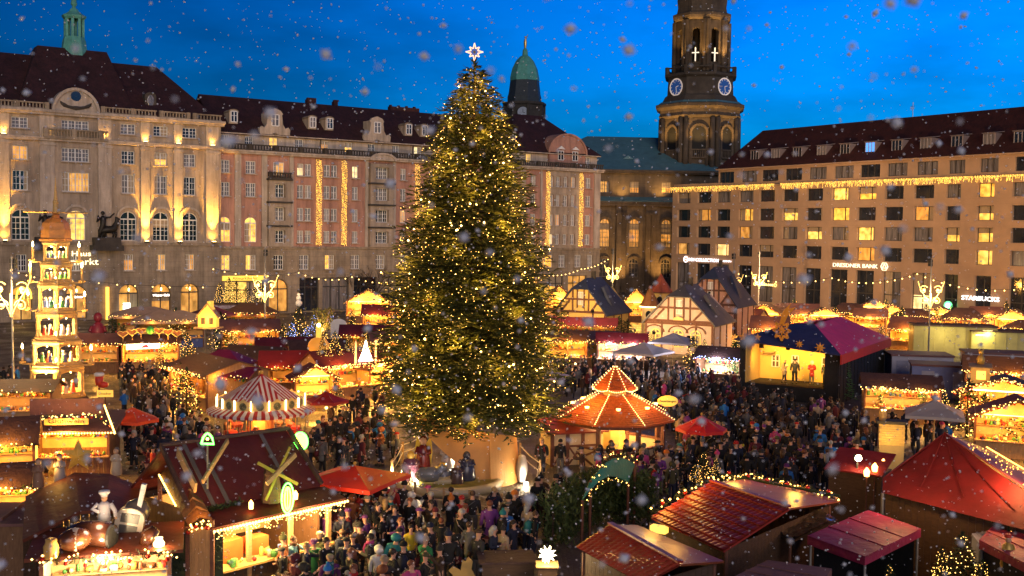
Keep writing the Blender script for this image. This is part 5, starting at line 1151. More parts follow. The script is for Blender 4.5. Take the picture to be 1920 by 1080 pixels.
# ---------------------------------------------------------------- half timbered houses with dark blue roofs
blue_roof = mat('slate_blue_roof', (.035, .045, .085), .65, .2, 1.2, .25, 8); grey_roof = mat('slate_grey_roof', (.10, .09, .095), .65, .2, 1.2, .25, 8)
def timber_house(label, p, rz, w, d, he, hr, wallm, roofm, floor_windows=False, lit=True, boards=True):
    t = thing('timber_house', label, 'house', p, rz, 'half timbered houses with hipped roofs'); a = w / 2; cz = he + (hr - he) * .68; cx = a * .32
    MB().prism([(-a, 0), (a, 0), (a, he), (cx, cz), (-cx, cz), (-a, he)], 0, d).build('wall', wallm, t)
    o = .35; e = he - .25
    MB().slab(((a + o, -.45, e - .05), (a + o, d + .4, e - .05), (0, d - w * .2, hr), (0, w * .2, hr), (cx + .1, -.45, cz + .06)), .12).build('roof_slope', roofm, t); MB().slab(((-a - o, -.45, e - .05), (-cx - .1, -.45, cz + .06), (0, w * .2, hr), (0, d - w * .2, hr), (-a - o, d + .4, e - .05)), .12).build('roof_slope', roofm, t)
    MB().slab(((cx + .11, -.46, cz + .05), (0, w * .2 + .01, hr + .01), (-cx - .11, -.46, cz + .05)), .12).build('hip_end', roofm, t)
    bm = lambda x0, z0, x1, z1, th=.2: MB().beam((x0, -.05, z0), (x1, -.05, z1), .14, th).build('timber', wood_timber, t)
    bm(-a, he, a, he, .26); bm(-a * .62, he + (cz - he) * .55, a * .62, he + (cz - he) * .55)
    for x in (-cx, cx): bm(x, he, x, cz)
    bm(-a * .75, he + .1, -a * .45, he + (cz - he) * .75 if False else he + (cz - he) * .5); bm(a * .42, he + .1, a * .72, he + (cz - he) * .5)
    bm(-cx * .42, he, -cx * .42, cz); bm(cx * .42, he, cx * .42, cz)
    for x in (-a + .1, -a * .5, 0, a * .5, a - .1):
        if abs(x) > .3: bm(x, 0, x, he)
    bm(-a, he - .9 if not floor_windows else he - .25, a, he - .9 if not floor_windows else he - .25)
    for y in (.1, d * .33, d * .66, d - .1): MB().box(a, a + .08, y - .1, y + .1, 0, he - .3).build('timber', wood_timber, t)
    window(t, 0, he + (cz - he) * .3, he + (cz - he) * .88, .62, -.06, 2, 2, pane=lit3 if lit else glass, fr=.06)
    if floor_windows:
        for x in (-a * .68, 0, a * .5): window(t, x, .7, 2.5, 1.1, -.1, 2, 3, mt=mat('shutter_yellow', (.7, .55, .2), .5), pane=glass2, rise=.5, fr=.12)
        for x in (-a * .72, -.02 * a, a * .5):
            q = MB(); o_, i_ = arch(x - a * .3, x + a * .3, 2.15, .75, 10), arch(x - a * .3 + .14, x + a * .3 - .14, 2.15, .62, 10)
            for k in range(10): q.prism([o_[k], o_[k + 1], i_[k + 1], i_[k]], -.13, -.001)
            q.build('arch_board', wood_timber, t)
    MB().slab(((a * .55, d * .35, hr - .95), (a * .9, d * .35, e + .9), (a * .9, d * .5, e + .9), (a * .55, d * .5, hr - .8)), .3).build('roof_hatch', roofm, t)
    q = MB().prism([(-.55, 0), (.55, 0), (.45, .25), (.0, .42), (-.45, .25)], -.3, -.14).build('carved_shield', gilt, t); q.location = (0, 0, he + .12)
    MB().cbox((0, d * .5, hr + .25), (.4, .4, .9)).build('chimney', stone_dark, t)
    return t
timber_house('half timbered house with bright yellow gable and dark blue roof right of the giant spruce', at(1088, 640), R(-27), 6.0, 7.0, 3.3, 7.0, mat('plaster_yellow', (.66, .45, .13), .85, .1), blue_roof)
timber_house('half timbered house with pink gable, arched ground floor windows and grey roof', at(1272, 664), R(-27), 7.1, 7.0, 3.3, 6.9, mat('plaster_rose', (.52, .38, .32), .85, .1), grey_roof, True)
timber_house('half timbered house with salmon walls and dark roof behind the pink gabled one', at(1330, 640), R(-27), 6.0, 7.5, 4.2, 8.4, mat('plaster_salmon', (.50, .26, .18), .85, .1), blue_roof)
for px, py, z, e, d in ((1052, 660, 4.4, 300, 'left of the yellow gable'), (1110, 668, 4.4, 420, 'in front of the yellow gable'), (1225, 675, 2.6, 190, 'left of the pink gable'), (1290, 685, 2.6, 190, 'below the pink gable'), (1328, 640, 5.5, 160, 'beside the chimney of the pink gabled house')):  # floodlights added to brighten the gables
    f = thing('added_floodlight', 'small added floodlight on a stake ' + d, 'floodlight', at(px, py))
    MB().cbox((0, 0, z), (.3, .2, .25)).tube(((0, 0, 0), (0, 0, z - .1)), .03).build('body', black, f); MB().cbox((0, .11, z + .02), (.24, .02, .18)).build('lens', bulb_w, f)
    lamp('added_flood', f, (0, .3, z), e * 3.2, (1, .62, .24), .2, 'SPOT', (2.6, 6, z + 1.2), 125, .8)
# little towers of the fairy tale houses
def turret(label, p, r_, h, roofh, rm, wm, lit=0):
    t = thing('turret', label, 'tower', p, R(20)); MB().lathe([(r_, 0), (r_, h), (.05, h)], 8, rot=PI / 8).build('wall', wm, t); MB().lathe([(r_ * 1.3, h - .05), (r_ * 1.32, h + .05), (r_ * .5, h + roofh * .6), (.03, h + roofh)], 8, rot=PI / 8).build('roof', rm, t)
    for a in (-PI / 2 - .6, -PI / 2 + .3):
        M = Matrix.Translation((r_ * .95 * math.cos(a), r_ * .95 * math.sin(a), h - 1.5)) @ Matrix.Rotation(a + PI / 2, 4, 'Z'); MB().prism([(-.3, 0), (.3, 0)] + list(reversed(arch(-.3, .3, .7, .3, 6))), -.12, .02, 0, M).build('window', glass, t)
    l_ = MB().lathe([(r_ * 1.34, h - .16), (r_ * 1.36, h - .1), (r_ * 1.34, h - .04)], 8, rot=PI / 8).build('light_ring', glow('ring_warm', (1, .7, .3), 6) if lit else wood_timber, t)
    f = MB().cbox((0, -r_ * 1.8, h * .35), (.2, .2, .2)).build('floodlight', black, t); lamp('flood', f, (-.4, -r_ * 2.6, h * .5), 120, (1, .6, .2), .15)
turret('yellow square turret with red pointed roof between the half timbered houses', at(1237, 640), 1.0, 5.6, 2.0, mat('roof_brick_red', (.28, .06, .03), .7), mat('plaster_yellow', (.66, .45, .13), .85, .1))
turret('small round turret with a glowing ring under its bell shaped roof', at(1217, 645), .85, 4.2, 2.2, mat('roof_brown_small', (.22, .09, .03), .7), mat('plaster_cream', (.55, .42, .24)), 1)
# ---------------------------------------------------------------- stall kit
red_roof = mat('roof_cloth_red', (.26, .018, .02), .8, .2, 1.2, .2, 4)
wine_roof = mat('roof_cloth_wine', (.13, .012, .025), .8, .25, 1.2, .25, 4, stain=.3)
mag_roof = mat('roof_cloth_magenta2', (.20, .014, .06), .5, .2, 1.0, .3, 4)
brown_roof = mat('roof_board_brown', (.16, .075, .035), .6, .3, 2, .25, 12, stretch=(1, 5, 1))
felt_roof = mat('roof_felt_dark', (.06, .03, .028), .7, .3, 2, .3, 8, stain=.3)
pink_roof = mat('roof_felt_rose', (.17, .075, .065), .7, .25, 1.5, .2, 6, stain=.3)
plank = mat('planks_brown', (.17, .085, .04), .7, .3, 2.5, .3, 12, stretch=(5, 5, 1))
plank_l = mat('planks_honey', (.40, .22, .085), .65, .25, 2.5, .3, 12, stretch=(5, 5, 1))
inner = mat('stall_lining', (.55, .36, .16), .7, .2, 2)
strip = glow('stall_tube', (1, .60, .14), 6); strip_w = glow('stall_tube_white', (1, .76, .38), 7)
GOODS = [mat('goods_' + n, c, .45, .4, 6) for n, c in (('red', (.45, .04, .03)), ('gold', (.6, .36, .08)), ('green', (.06, .22, .05)), ('cream', (.7, .55, .35)), ('brown', (.25, .1, .04)), ('blue', (.08, .14, .35)))]
def garland(par, pts, n_b=20, thick=.16, dens=26, name='garland', bm_=None, seed=0, bauble=True, br=.035):
    """fir garland with small bulbs along a line"""
    rr = random.Random(seed + int(abs(pts[0][0]) * 100)); q, b, s_ = MB(), MB(), MB()
    for A, Z in zip(pts, pts[1:]):
        A, Z = Vector(A), Vector(Z); L_ = (Z - A).length; n = max(4, int(L_ * dens))
        for i in range(n):
            p = A.lerp(Z, rr.random()); d = Vector((rr.uniform(-1, 1), rr.uniform(-1, 1), rr.uniform(-1, .7))) + (Z - A).normalized() * .4
            sprig(q, p, d, thick * rr.uniform(.9, 1.7), rr, 2, .018)
        m_ = max(2, int(n_b * L_ / sum((Vector(y) - Vector(x)).length for x, y in zip(pts, pts[1:]))))
        for i in range(m_):
            p = A.lerp(Z, (i + .5) / m_) + Vector((rr.uniform(-1, 1), rr.uniform(-1, 1), rr.uniform(-1, 1))) * thick * .8; b.octa(p, br * rr.uniform(.8, 1.3))
            if bauble and i % 6 == 2: s_.ball(p + Vector((0, -.06, -.08)), .07, 7, 0, 5)
    q.build(name, needle_d, par, kind='stuff'); b.build('bulbs', bm_ or bulb_w, par, kind='stuff')
    if bauble and par.location.length < 62 and name != 'sign_garland':
        for A, Z in zip(pts, pts[1:]): lamp('garland_light', par, (Vector(A) + Vector(Z)) / 2 + Vector((0, -.1, .55)), 60, (1, .46, .07), .25)
    if s_.v: s_.build('baubles', mat('bauble_red', (.5, .03, .02), .15, .2, 1, metal=.4), par, kind='stuff')
def goods_mesh(w, rr, z, y0, y1, n=26):
    q = MB()
    for i in range(n):
        x = rr.uniform(-w / 2 + .1, w / 2 - .1); y = rr.uniform(y0, y1); k = rr.randrange(6); h = rr.uniform(.08, .26); a = rr.uniform(.05, .12)
        if rr.random() < .45: q.ball((x, y, z + h * .5), h * .5, 7, k, 5)
        elif rr.random() < .6: q.box(x - a, x + a, y - a, y + a, z, z + h, k)
        else: q.lathe([(a, 0), (a * .9, h), (a * .4, h * 1.2), (.01, h * 1.25)], 7, (x, y, z), k)
    return q
def stall(label, p, rz, w=3.2, d=2.2, h=2.3, rh=1.0, roof='x', roofm=None, wallm=None, power=60, lampm=None, g=True, nb=26, over=.4, sign=None, group=None, planks=False, name='market_stall', open_sides=False, light_col=(1, .44, .06), seed=0, bm_=None, topm=None):
    t = thing(name, label, 'market stall', p, rz, group); rr = random.Random(seed or int(abs(p[0] * 71 + p[1] * 13))); a = w / 2
    roofm, wallm, lampm = roofm or wine_roof, wallm or plank, lampm or strip
    if planks:
        n = int(w / .22)
        for i in range(n): MB().box(-a + i * w / n + .006, -a + (i + 1) * w / n - .006, d - .05, d + rr.uniform(0, .012), 0, h).build('plank', wallm, t)
        n = int(d / .22)
        for s_ in (-1, 1):
            for i in range(n): MB().box(s_ * a - .025, s_ * a + .025 + rr.uniform(0, .01), i * d / n + .056, (i + 1) * d / n + .044, 0, h).build('plank', wallm, t)
    else:
        MB().box(-a, a, d - .06, d, 0, h).build('back_wall', wallm, t)
        for s_ in (-1, 1): MB().box(s_ * a - .03, s_ * a + .03, .06 if not open_sides else d * .6, d - .061, 0, h).build('side_wall', wallm, t)
    MB().box(-a + .04, a - .04, d - .1, d - .062, .9, h).build('lining', inner, t)
    if planks:
        n = int(w / .24)
        for i in range(n): MB().box(-a + i * w / n + .03, -a + (i + 1) * w / n - .0, -.02, .02 + rr.uniform(0, .01), .02, .93).build('front_board', wallm, t)
    else: MB().box(-a + .031, a - .031, -.02, .03, .02, .93).build('front_panel', wallm, t)
    MB().box(-a - .05, a + .05, -.28, .3, .94, 1.0).build('counter', wood_pale, t)
    for s_ in (-1, 1): MB().box(s_ * a - .06, s_ * a + .06, -.06, .058, 0, h + .02).build('post', wood_timber, t)
    MB().box(-a + .1, a - .1, d - .45, d - .11, 1.45, 1.49).build('shelf', wood_pale, t)
    q = goods_mesh(w - .2, rr, 1.5, d - .4, d - .15, int(w * 8)); q2 = goods_mesh(w - .2, rr, 1.0, -.15, .2, int(w * 7)); o_ = len(q.v); q.v += q2.v; q.f += [tuple(i + o_ for i in f) for f in q2.f]; q.m += q2.m
    for i in range(int(w * 4)): x = rr.uniform(-a + .2, a - .2); q.ball((x, rr.uniform(.1, .6), h - rr.uniform(.12, .4)), rr.uniform(.06, .11), 7, rr.randrange(6), 5)
    q.build('goods', GOODS, t, True, kind='stuff')
    o = over; e = h
    if roof == 'x':
        MB().slab(((-a - o * .6, -o, e - o * rh / d), (a + o * .6, -o, e - o * rh / d), (a + o * .6, d / 2, e + rh), (-a - o * .6, d / 2, e + rh)), .07).build('roof_slope', roofm, t)
        MB().slab(((-a - o * .6, d + o, e - o * rh / d), (-a - o * .6, d / 2 + .001, e + rh), (a + o * .6, d / 2 + .001, e + rh), (a + o * .6, d + o, e - o * rh / d)), .07).build('roof_slope', roofm, t)
        q = MB(); q.face(((-a, .03, e), (-a, d, e), (-a, d / 2, e + rh - .1))); q.face(((a, .03, e), (a, d, e), (a, d / 2, e + rh - .1))); 
        for s_, nm in ((-1, 0), (1, 0)): MB().prism([(.03, e), (d, e), (d / 2, e + rh - .1)], -.02, .02, 0, Matrix.Translation((s_ * a, 0, 0)) @ Matrix.Rotation(PI / 2, 4, 'Z')).build('gable', wallm, t)
    elif roof == 'y':
        for s_ in (-1, 1): MB().slab(((s_ * (a + o), -o, e - o * rh / a), (s_ * .001, -o, e + rh), (s_ * .001, d + o * .5, e + rh), (s_ * (a + o), d + o * .5, e - o * rh / a)), .07).build('roof_slope', roofm, t)
        MB().prism([(-a, e + .02), (a, e + .02), (0, e + rh - .1)], -.02, .03).build('gable', topm or wallm, t)
        for s_ in (-1, 1): MB().beam((s_ * (a + o), -o - .02, e - o * rh / a - .02), (0, -o - .02, e + rh - .02), .05, .2).build('barge_board', wood_timber, t)
    elif roof == 'flat': MB().slab(((-a - o, -o, e), (a + o, -o, e), (a + o, d + o * .5, e + rh), (-a - o, d + o * .5, e + rh)), .1).build('roof', roofm, t)
    elif roof == 'hip':
        pk = d / 2
        MB().slab(((-a - o, -o, e - .1), (a + o, -o, e - .1), (max(0.01, a - pk), d / 2, e + rh), (-max(.01, a - pk), d / 2, e + rh)), .06).build('roof_slope', roofm, t)
        MB().slab(((a + o, d + o, e - .1), (-a - o, d + o, e - .1), (-max(.01, a - pk), d / 2 + .001, e + rh), (max(.01, a - pk), d / 2 + .001, e + rh)), .06).build('roof_slope', roofm, t)
        for s_ in (-1, 1): MB().slab(((s_ * (a + o), -o, e - .101), (s_ * (a + o), d + o, e - .101), (s_ * max(.011, a - pk), d / 2, e + rh - .001)), .06).build('roof_end', roofm, t)
        q = MB()
        for (x0, y0), (x1, y1) in (((-a - o, -o), (a + o, -o)), ((a + o, -o), (a + o, d + o)), ((-a - o, d + o), (-a - o, -o))): q.beam((x0, y0, e - .25), (x1, y1, e - .25), .02, .28)
        q.build('valance', roofm, t)
    if power:
        lm = MB().box(-a + .25, a - .25, .35, .45, h - .1, h - .03).build('lamp_tube', lampm, t)
        for i in range(1 if w < 4 else 2):
            x = 0 if w < 4 else (-.25 + .5 * i) * w
            lamp('stall_light', lm, (x, .3, h - .3), power / (1 if w < 4 else 2), light_col, .25)
            lamp('front_light', lm, (x, -.7, h - .15), power * .5 / (1 if w < 4 else 2), light_col, .2)
    yy = -o - .06; ze = (e - o * rh / d) if roof == 'x' else e - .05
    if g:
        if roof == 'y': garland(t, [(-a - o, yy, e - o * rh / a), (0, yy, e + rh), (a + o, yy, e - o * rh / a)], nb, seed=seed, bm_=bm_)
        else: garland(t, [(-a - o * .5, yy, ze), (a + o * .5, yy, ze)], nb, seed=seed, bm_=bm_)
    if sign:
        sb = MB().box(-w * .36, w * .36, yy - .1, yy - .04, ze + .05, ze + .5).build('sign_board', mat('sign_board_wood', (.5, .3, .1), .6), t)
        text(sign, .34, mat('sign_letters_dark', (.05, .03, .01)), sb, (0, yy - .11, ze + .17), ext=.01, width=w * .6)
    return t
def umbrella(label, px, py, zc, r_, n, m, rise=.55, group=None, rz=0, val=.16):
    c = at(px, py, zc); t = thing('umbrella', label, 'umbrella', (c.x, c.y, 0), rz, group)
    MB().tube(((0, 0, 0), (0, 0, zc + rise + .06)), .035, 8).lathe([(.35, 0), (.35, .08), (.06, .12)], 12).build('pole', wood_pale, t)
    P_ = [Vector((r_ * math.cos(2 * PI * k / n), r_ * math.sin(2 * PI * k / n), zc)) for k in range(n)]; ap = Vector((0, 0, zc + rise))
    for k in range(n):
        a, b = P_[k], P_[(k + 1) % n]; mid = (a + b) / 2 + Vector((0, 0, .03)); q = MB(); m1, m2_ = a.lerp(ap, .5) - Vector((0, 0, .03)), b.lerp(ap, .5) - Vector((0, 0, .03)); mm = (m1 + m2_) / 2 - Vector((0, 0, .03))
        q.face((a, mid, mm, m1)); q.face((mid, b, m2_, mm)); q.face((m1, mm, ap)); q.face((mm, m2_, ap))
        if val: dz = Vector((0, 0, -val)); q.face((a, mid, mid + dz, a + dz)); q.face((mid, b, b + dz, mid + dz))
        q.build('canopy_panel', m, t)
    q = MB()
    for p in P_: q.tube((p + Vector((0, 0, -.02)), ap + Vector((0, 0, -.04))), .015, 4)
    q.build('ribs', wood_pale, t, kind='stuff'); MB().ball((0, 0, zc + rise + .08), .07).build('finial', gold, t)
    return t
# small fir trees: four shapes, copied with their children
FIRS = []
def make_fir(seed, nb, bm_, H=2.4):
    rr = random.Random(seed); q, tp = MB(), []; conifer(q, H, H * .34, rr, 64, 4, .22, .9, .03, .26, 4, tp); rr.shuffle(tp)
    b = MB()
    for p in tp[:nb]: b.octa(p, .028)
    tr = MB().tube(((0, 0, 0), (0, 0, H * .95)), [.06, .02], 6)
    return q.mesh('crown', needle_d), (b.mesh('fairy_lights', bm_) if nb else None), tr.mesh('trunk', bark)
FIRS = [make_fir(1, 70, bulb_w), make_fir(2, 90, bulb), make_fir(3, 60, bulb), make_fir(4, 0, bulb), make_fir(5, 80, bulb_b)]
def fir(label, p, h, kind=0, group='small lit fir trees', name='fir_tree'):
    t = thing(name, label, 'tree', p, rnd.uniform(0, 6), group); t.scale = (h / 2.4 * rnd.uniform(.85, 1.1),) * 2 + (h / 2.4,)
    c, b, tr = FIRS[kind]; link('trunk', tr, t); link('crown', c, t, 'stuff')
    if b: link('fairy_lights', b, t, 'stuff')
    return t

# ---------------------------------------------------------------- lamp posts with glowing scrolls; floodlight heads added to wash the fronts
scroll_m = glow('scroll_light', (1, .60, .16), 1.6)
def scroll_post(label, px, D, aims, zc=6.6, sc=1.0, mast=10.0):
    p = ray(px, 500); p = p * (D / p.y); t = thing('lamp_post', label, 'lamp post', (p.x, p.y, 0), 0, 'lamp posts with glowing scrolls')
    MB().tube(((0, 0, 0), (0, 0, 1), (0, 0, mast)), [.14, .09, .06], 8).build('mast', steel, t)
    def tub(pts, nm='scroll'): MB().tube([Vector((x * sc, -.12, zc + z * sc)) for x, z in pts], .036 * sc, 5).build(nm, scroll_m, t)
    for s_ in (-1, 1):
        tub([(s_ * (.08 + 1.25 * math.sin(f * 1.35)), -1.3 + 2.5 * f ** .8) for f in [k / 12 for k in range(13)]], 'light_arc')
        tub([(s_ * (.75 + (.46 - .055 * k * .45) * math.cos(2.6 - k * .5)), .35 + (.46 - .055 * k * .45) * math.sin(2.6 - k * .5)) for k in range(15)])
        tub([(s_ * (.62 + (.42 - .02 * k) * math.cos(PI - k * .5)), -.75 + (.42 - .02 * k) * math.sin(PI - k * .5)) for k in range(15)])
        MB().ball((s_ * .75 * sc, -.12, zc + .35 * sc), .13 * sc).build('globe', scroll_m, t); MB().ball((s_ * .62 * sc, -.12, zc - .75 * sc), .13 * sc).build('globe', scroll_m, t)
        tub([(s_ * .05, -1.5), (s_ * .05, .0)])
    lamp('post_light', t, (0, -.9, zc), 420, (1, .66, .3), .3)
    for i, (aim, pw, cone, col) in enumerate(aims):
        h = MB().cbox((0, .25, mast - .3 - .35 * i), (.4, .25, .3)).build('floodlight', black, t)
        lamp('flood', h, (0, .5, mast - .3 - .35 * i), pw, col, .2, 'SPOT', Vector(aim) - t.location, cone, .55)
Lp = lambda u, z: Vector((-40.2 + .8277 * u, 150 + .5612 * u, z)); Rp = lambda u, z: Vector((29.2 + .5612 * u, 200 - .8277 * u, z))
wl, ol = (1, .62, .27), (1, .58, .28)
scroll_post('tall lamp post with glowing scrolls left of the wooden pyramid', 22, 70, [(Lp(-24, 15), 95000, 60, wl), (Lp(-6, 13), 80000, 50, wl)], 7.6)
scroll_post('lamp post with glowing scrolls before the yellow cellar restaurant arch', 497, 112, [(Lp(8, 15), 55000, 75, wl), (Lp(34, 15), 85000, 75, wl)], 5.9)
scroll_post('lamp post with glowing scrolls above the dark blue house roof', 1149, 150, [(Lp(56, 14), 24000, 100, wl), (Rp(6, 10), 18000, 90, ol)], 6.6, .9)
scroll_post('lamp post with glowing scrolls behind the salmon house roof', 1376, 128, [(Rp(18, 12), 180000, 70, ol), (Rp(34, 12), 120000, 70, ol)], 6.4, .85)
scroll_post('lamp post with glowing scrolls in front of the white lit shop', 1746, 108, [(Rp(45, 12), 140000, 80, ol), (Rp(68, 12), 140000, 80, ol)], 6.5)
scroll_post('lamp post with glowing scrolls over the bank entrance left of the stage', 1424, 142, [(Rp(26, 9), 12000, 90, ol)], 6.3, .8)
def festoon(label, pts, sag=.5, n=12, r_=.09, bm_=None):
    t = thing('festoon_lights', label, 'string lights', (0, 0, 0), 0, 'festoon lines of white bulbs'); q, b = [], MB()
    for A, Z in zip(pts, pts[1:]):
        for k in range(n + (Z is pts[-1])):
            f = k / n; p = Vector(A).lerp(Vector(Z), f) - Vector((0, 0, sag * 4 * f * (1 - f))); q.append(p); b.octa(p - Vector((0, 0, .12)), r_)
    c = MB().tube(q, .02, 4, cap=False).build('cable', black, t); b.build('bulbs', bm_ or bulb_w, t, kind='stuff')
festoon('line of white bulbs strung low across the beige corner building', [atd(20, 505, 118), atd(150, 525, 122), atd(440, 535, 135)], .4, 9)
festoon('line of white bulbs strung across the front of the pink block left of the spruce', [atd(400, 503, 130), atd(560, 510, 138), atd(660, 518, 140), atd(760, 522, 145)], .6, 8)
festoon('line of white bulbs between the spruce and the dark blue roofed house', [atd(1030, 515, 150), atd(1090, 503, 155), atd(1140, 485, 160)], .3, 8)
festoon('line of bulbs strung across the bank windows', [atd(1385, 512, 140), atd(1560, 520, 132), atd(1720, 512, 124), atd(1920, 540, 112)], .8, 12)

# ---------------------------------------------------------------- stalls in the far rows
def bp(px, py): return at(px, py)
FAR = [  # label, px, base y, rz, w, d, h, rh, roof, roof material, power
 ('bright stall with white lit front just left of the spruce in the far row', 722, 632, 4, 5, 3, 2.6, 1.0, 'x', wine_roof, 420),
 ('bright stall with star topped gable under the bare trees', 690, 606, 6, 5.5, 3, 2.8, 1.6, 'y', wine_roof, 420),
 ('stall with a dark roof and amber light behind the white arched board', 790, 628, 0, 4.5, 3, 2.5, .9, 'x', felt_roof, 200),
 ('low stall with dark red roof left of the spruce behind the gingerbread stall', 690, 676, 5, 5, 3, 2.4, .8, 'x', wine_roof, 60),
 ('stall with rose felt roof left of the spruce at its lowest branches', 740, 690, 12, 4, 2.6, 2.4, .7, 'x', pink_roof, 60),
 ('brown roofed stall behind the snowy kiosk in the left far row', 470, 628, 12, 5.5, 3.2, 2.5, 1.0, 'hip', brown_roof, 50),
 ('stall with rose pitched roof and golden figures along its eave', 470, 668, 18, 5.2, 3, 2.5, .9, 'x', pink_roof, 150),
 ('pale canopied stall with blue sides in front of the arches', 268, 642, 14, 6, 4, 2.9, .7, 'hip', mat('canvas_tan', (.36, .24, .17), .7, .2, 1), 30),
 ('wide pale canopied stall with blue sides right of the first one', 318, 652, 14, 6.5, 4, 2.8, .8, 'hip', MATS['canvas_tan'], 30),
 ('dark stall with rose roof right of the pyramid under small lit trees', 178, 700, 10, 3.6, 2.4, 2.5, .7, 'x', pink_roof, 40),
 ('long amber stall in the second row right of the spruce', 1110, 690, -4, 4.4, 2.6, 2.5, .6, 'flat', brown_roof, 170),
 ('white fronted stall with cool light beside the pale umbrellas', 1165, 694, -6, 4.2, 2.6, 2.5, .7, 'x', red_roof, 260),
 ('amber lit stall half hidden behind the right side of the spruce', 1062, 690, 0, 3.6, 2.6, 2.5, .7, 'x', brown_roof, 170),
 ('dark red roofed stall under fir branches below the yellow gable', 1090, 652, -8, 7, 3, 2.4, .7, 'x', wine_roof, 40),
 ('stall with cool white light and blue bulbs left of the stage', 1345, 722, -28, 3.6, 2.4, 2.3, .7, 'x', felt_roof, 200),
 ('gabled stall with bright triangle front at the left edge of the blue roof', 1048, 605, 0, 3.8, 3, 3.2, 1.8, 'y', wine_roof, 200),
 ('gabled stall with bright lamps between the two timbered houses', 1193, 605, -10, 3.6, 3, 2.8, 1.8, 'y', brown_roof, 220),
]
for i, f in enumerate(FAR):
    kw = {}
    if 'cool' in f[0]: kw = dict(lampm=strip_w, light_col=(.9, .85, 1), bm_=bulb_b if 'blue bulbs' in f[0] else None)
    stall(f[0], bp(f[1], f[2]), R(f[3]), *f[4:8], f[8], f[9], mat('panel_blue', (.06, .09, .28), .5, .1) if 'blue sides' in f[0] else None, f[10], seed=i + 1, nb=34, group='stalls in the far rows', topm=inner if f[8] == 'y' else None, **kw)
ROWS = [(1395, 612), (1432, 606), (1468, 600), (1505, 606), (1545, 610), (1588, 604), (1630, 612), (1672, 606), (1716, 612), (1700, 640), (1762, 606), (1808, 616), (1852, 606), (1898, 618), (1925, 640), (1440, 640), (1640, 590)]
DESC = ['beside the salmon house', 'under the bank sign', 'below the small gold sign', 'behind the comet star', 'above the magenta roof peak', 'behind the magenta roof', 'behind the far end of the stage', 'left of the scrolled lamp post', 'at the foot of the scrolled lamp post', 'right of the stage roof corner', 'before the green round sign', 'below the white coffee sign', 'behind the yellowish container', 'near the right edge of the far row', 'at the right edge above the containers', 'just behind the left edge of the blue stage roof', 'close to the bank windows']
for i, (px, py) in enumerate(ROWS):
    p = bp(px, py + 16); st_ = ('x', 'y', 'hip')[i % 3]
    stall('small glowing %s roofed stall %s' % (('rose', 'brown', 'dark')[i % 3], DESC[i]), p, R(-20 + (i * 37) % 30 - 15), 3.6 + (i % 3) * .5, 2.6, 2.3, .9 + .3 * (i % 2), st_, (pink_roof, brown_roof, felt_roof)[i % 3], plank_l, 230, seed=40 + i, nb=46, group='stalls in the far rows', topm=inner if st_ == 'y' else None)
    if i % 2 == 0: fir('lit fir tree beside the %s far stall %s' % ('rose brown dark'.split()[i % 3], DESC[i]), bp(px + 20, py + 12), 2.6 + (i % 3) * .4, (0, 1, 2)[i % 3])
# kiosk with lit firs on its roof, in front of the cellar restaurant
KP = at(448, 612); K = thing('kiosk', 'dark kiosk with snowy painted fascia and lit fir trees on its flat roof', 'kiosk', KP, R(14))
MB().box(-2.9, 2.9, 0, 3, 0, 2.2).build('wall', wood_dark, K); MB().box(-3.2, 3.2, -.4, 3.3, 2.6, 2.75).build('roof', felt_roof, K); MB().box(-3.15, 3.15, -.38, -.3, 2.2, 2.6).build('fascia', mat('fascia_snow', (.35, .28, .35), .6, .7, 1.2), K)
for i, x in enumerate((-2.3, -1.2, -.3, .8, 2.2)): fir('lit fir tree on the dark kiosk roof, %s from the left' % ('first', 'second', 'third', 'fourth', 'fifth')[i], KP + Matrix.Rotation(R(14), 4, 'Z') @ Vector((x, .6 + .5 * (i % 2), 2.752)), (2.4, 3.0, 2.6, 2.0, 2.7)[i], (1, 0, 1, 2, 0)[i])
umbrella('wine red umbrella in front of the left arches', 398, 588, 3.0, 2.6, 6, mat('umbrella_wine', (.09, .012, .03), .7), .9)
fl = [(330, 640, 3.6, 0, 'left of the little glowing house'), (352, 665, 2.2, 1, 'below the little glowing house'), (415, 655, 3.8, 0, 'right of the little glowing house'), (604, 648, 2.8, 1, 'left of the white arched board'), (660, 650, 3.0, 1, 'right of the white arched board'), (612, 690, 2.2, 0, 'behind the tall fruit figure'), (210, 655, 3.2, 3, 'dark, right of the red figure'), (232, 668, 3.0, 3, 'dark, behind the heart stall'), (170, 680, 1.9, 1, 'on the dark stall right of the pyramid'), (193, 682, 1.7, 2, 'second on the dark stall right of the pyramid'), (720, 585, 2.4, 1, 'on the star gabled stall'), (1060, 640, 2.4, 3, 'dark, below the yellow gable'), (1100, 650, 2.2, 3, 'dark, before the yellow house door'), (1160, 640, 3.0, 3, 'dark, at the yellow house corner'), (1175, 660, 3.4, 3, 'dark, between the two timbered houses'), (1215, 668, 2.6, 0, 'beside the pink house, among bulbs'), (1298, 690, 3.0, 2, 'before the right window of the pink house'), (1380, 668, 2.4, 1, 'behind the blue stage roof'), (1230, 600, 2.4, 0, 'at the foot of the red turret'), (1690, 622, 3.4, 1, 'left of the scrolled lamp'), (1755, 614, 3.0, 0, 'right of the scrolled lamp'), (1885, 612, 3.6, 2, 'below the coffee sign, right'), (1905, 585, 3.4, 1, 'at the far right edge'), (560, 625, 3.2, 2, 'yellow lit, behind the blue bulbs'), (590, 615, 2.0, 4, 'blue lit, right of the kiosk'), (548, 640, 2.4, 4, 'blue lit, left of the bright bush'), (575, 640, 2.0, 4, 'blue lit, right of the bright bush'), (620, 605, 2.0, 4, 'blue lit, near the bare trees'), (690, 622, 1.6, 4, 'blue lit, on the far white stall')]
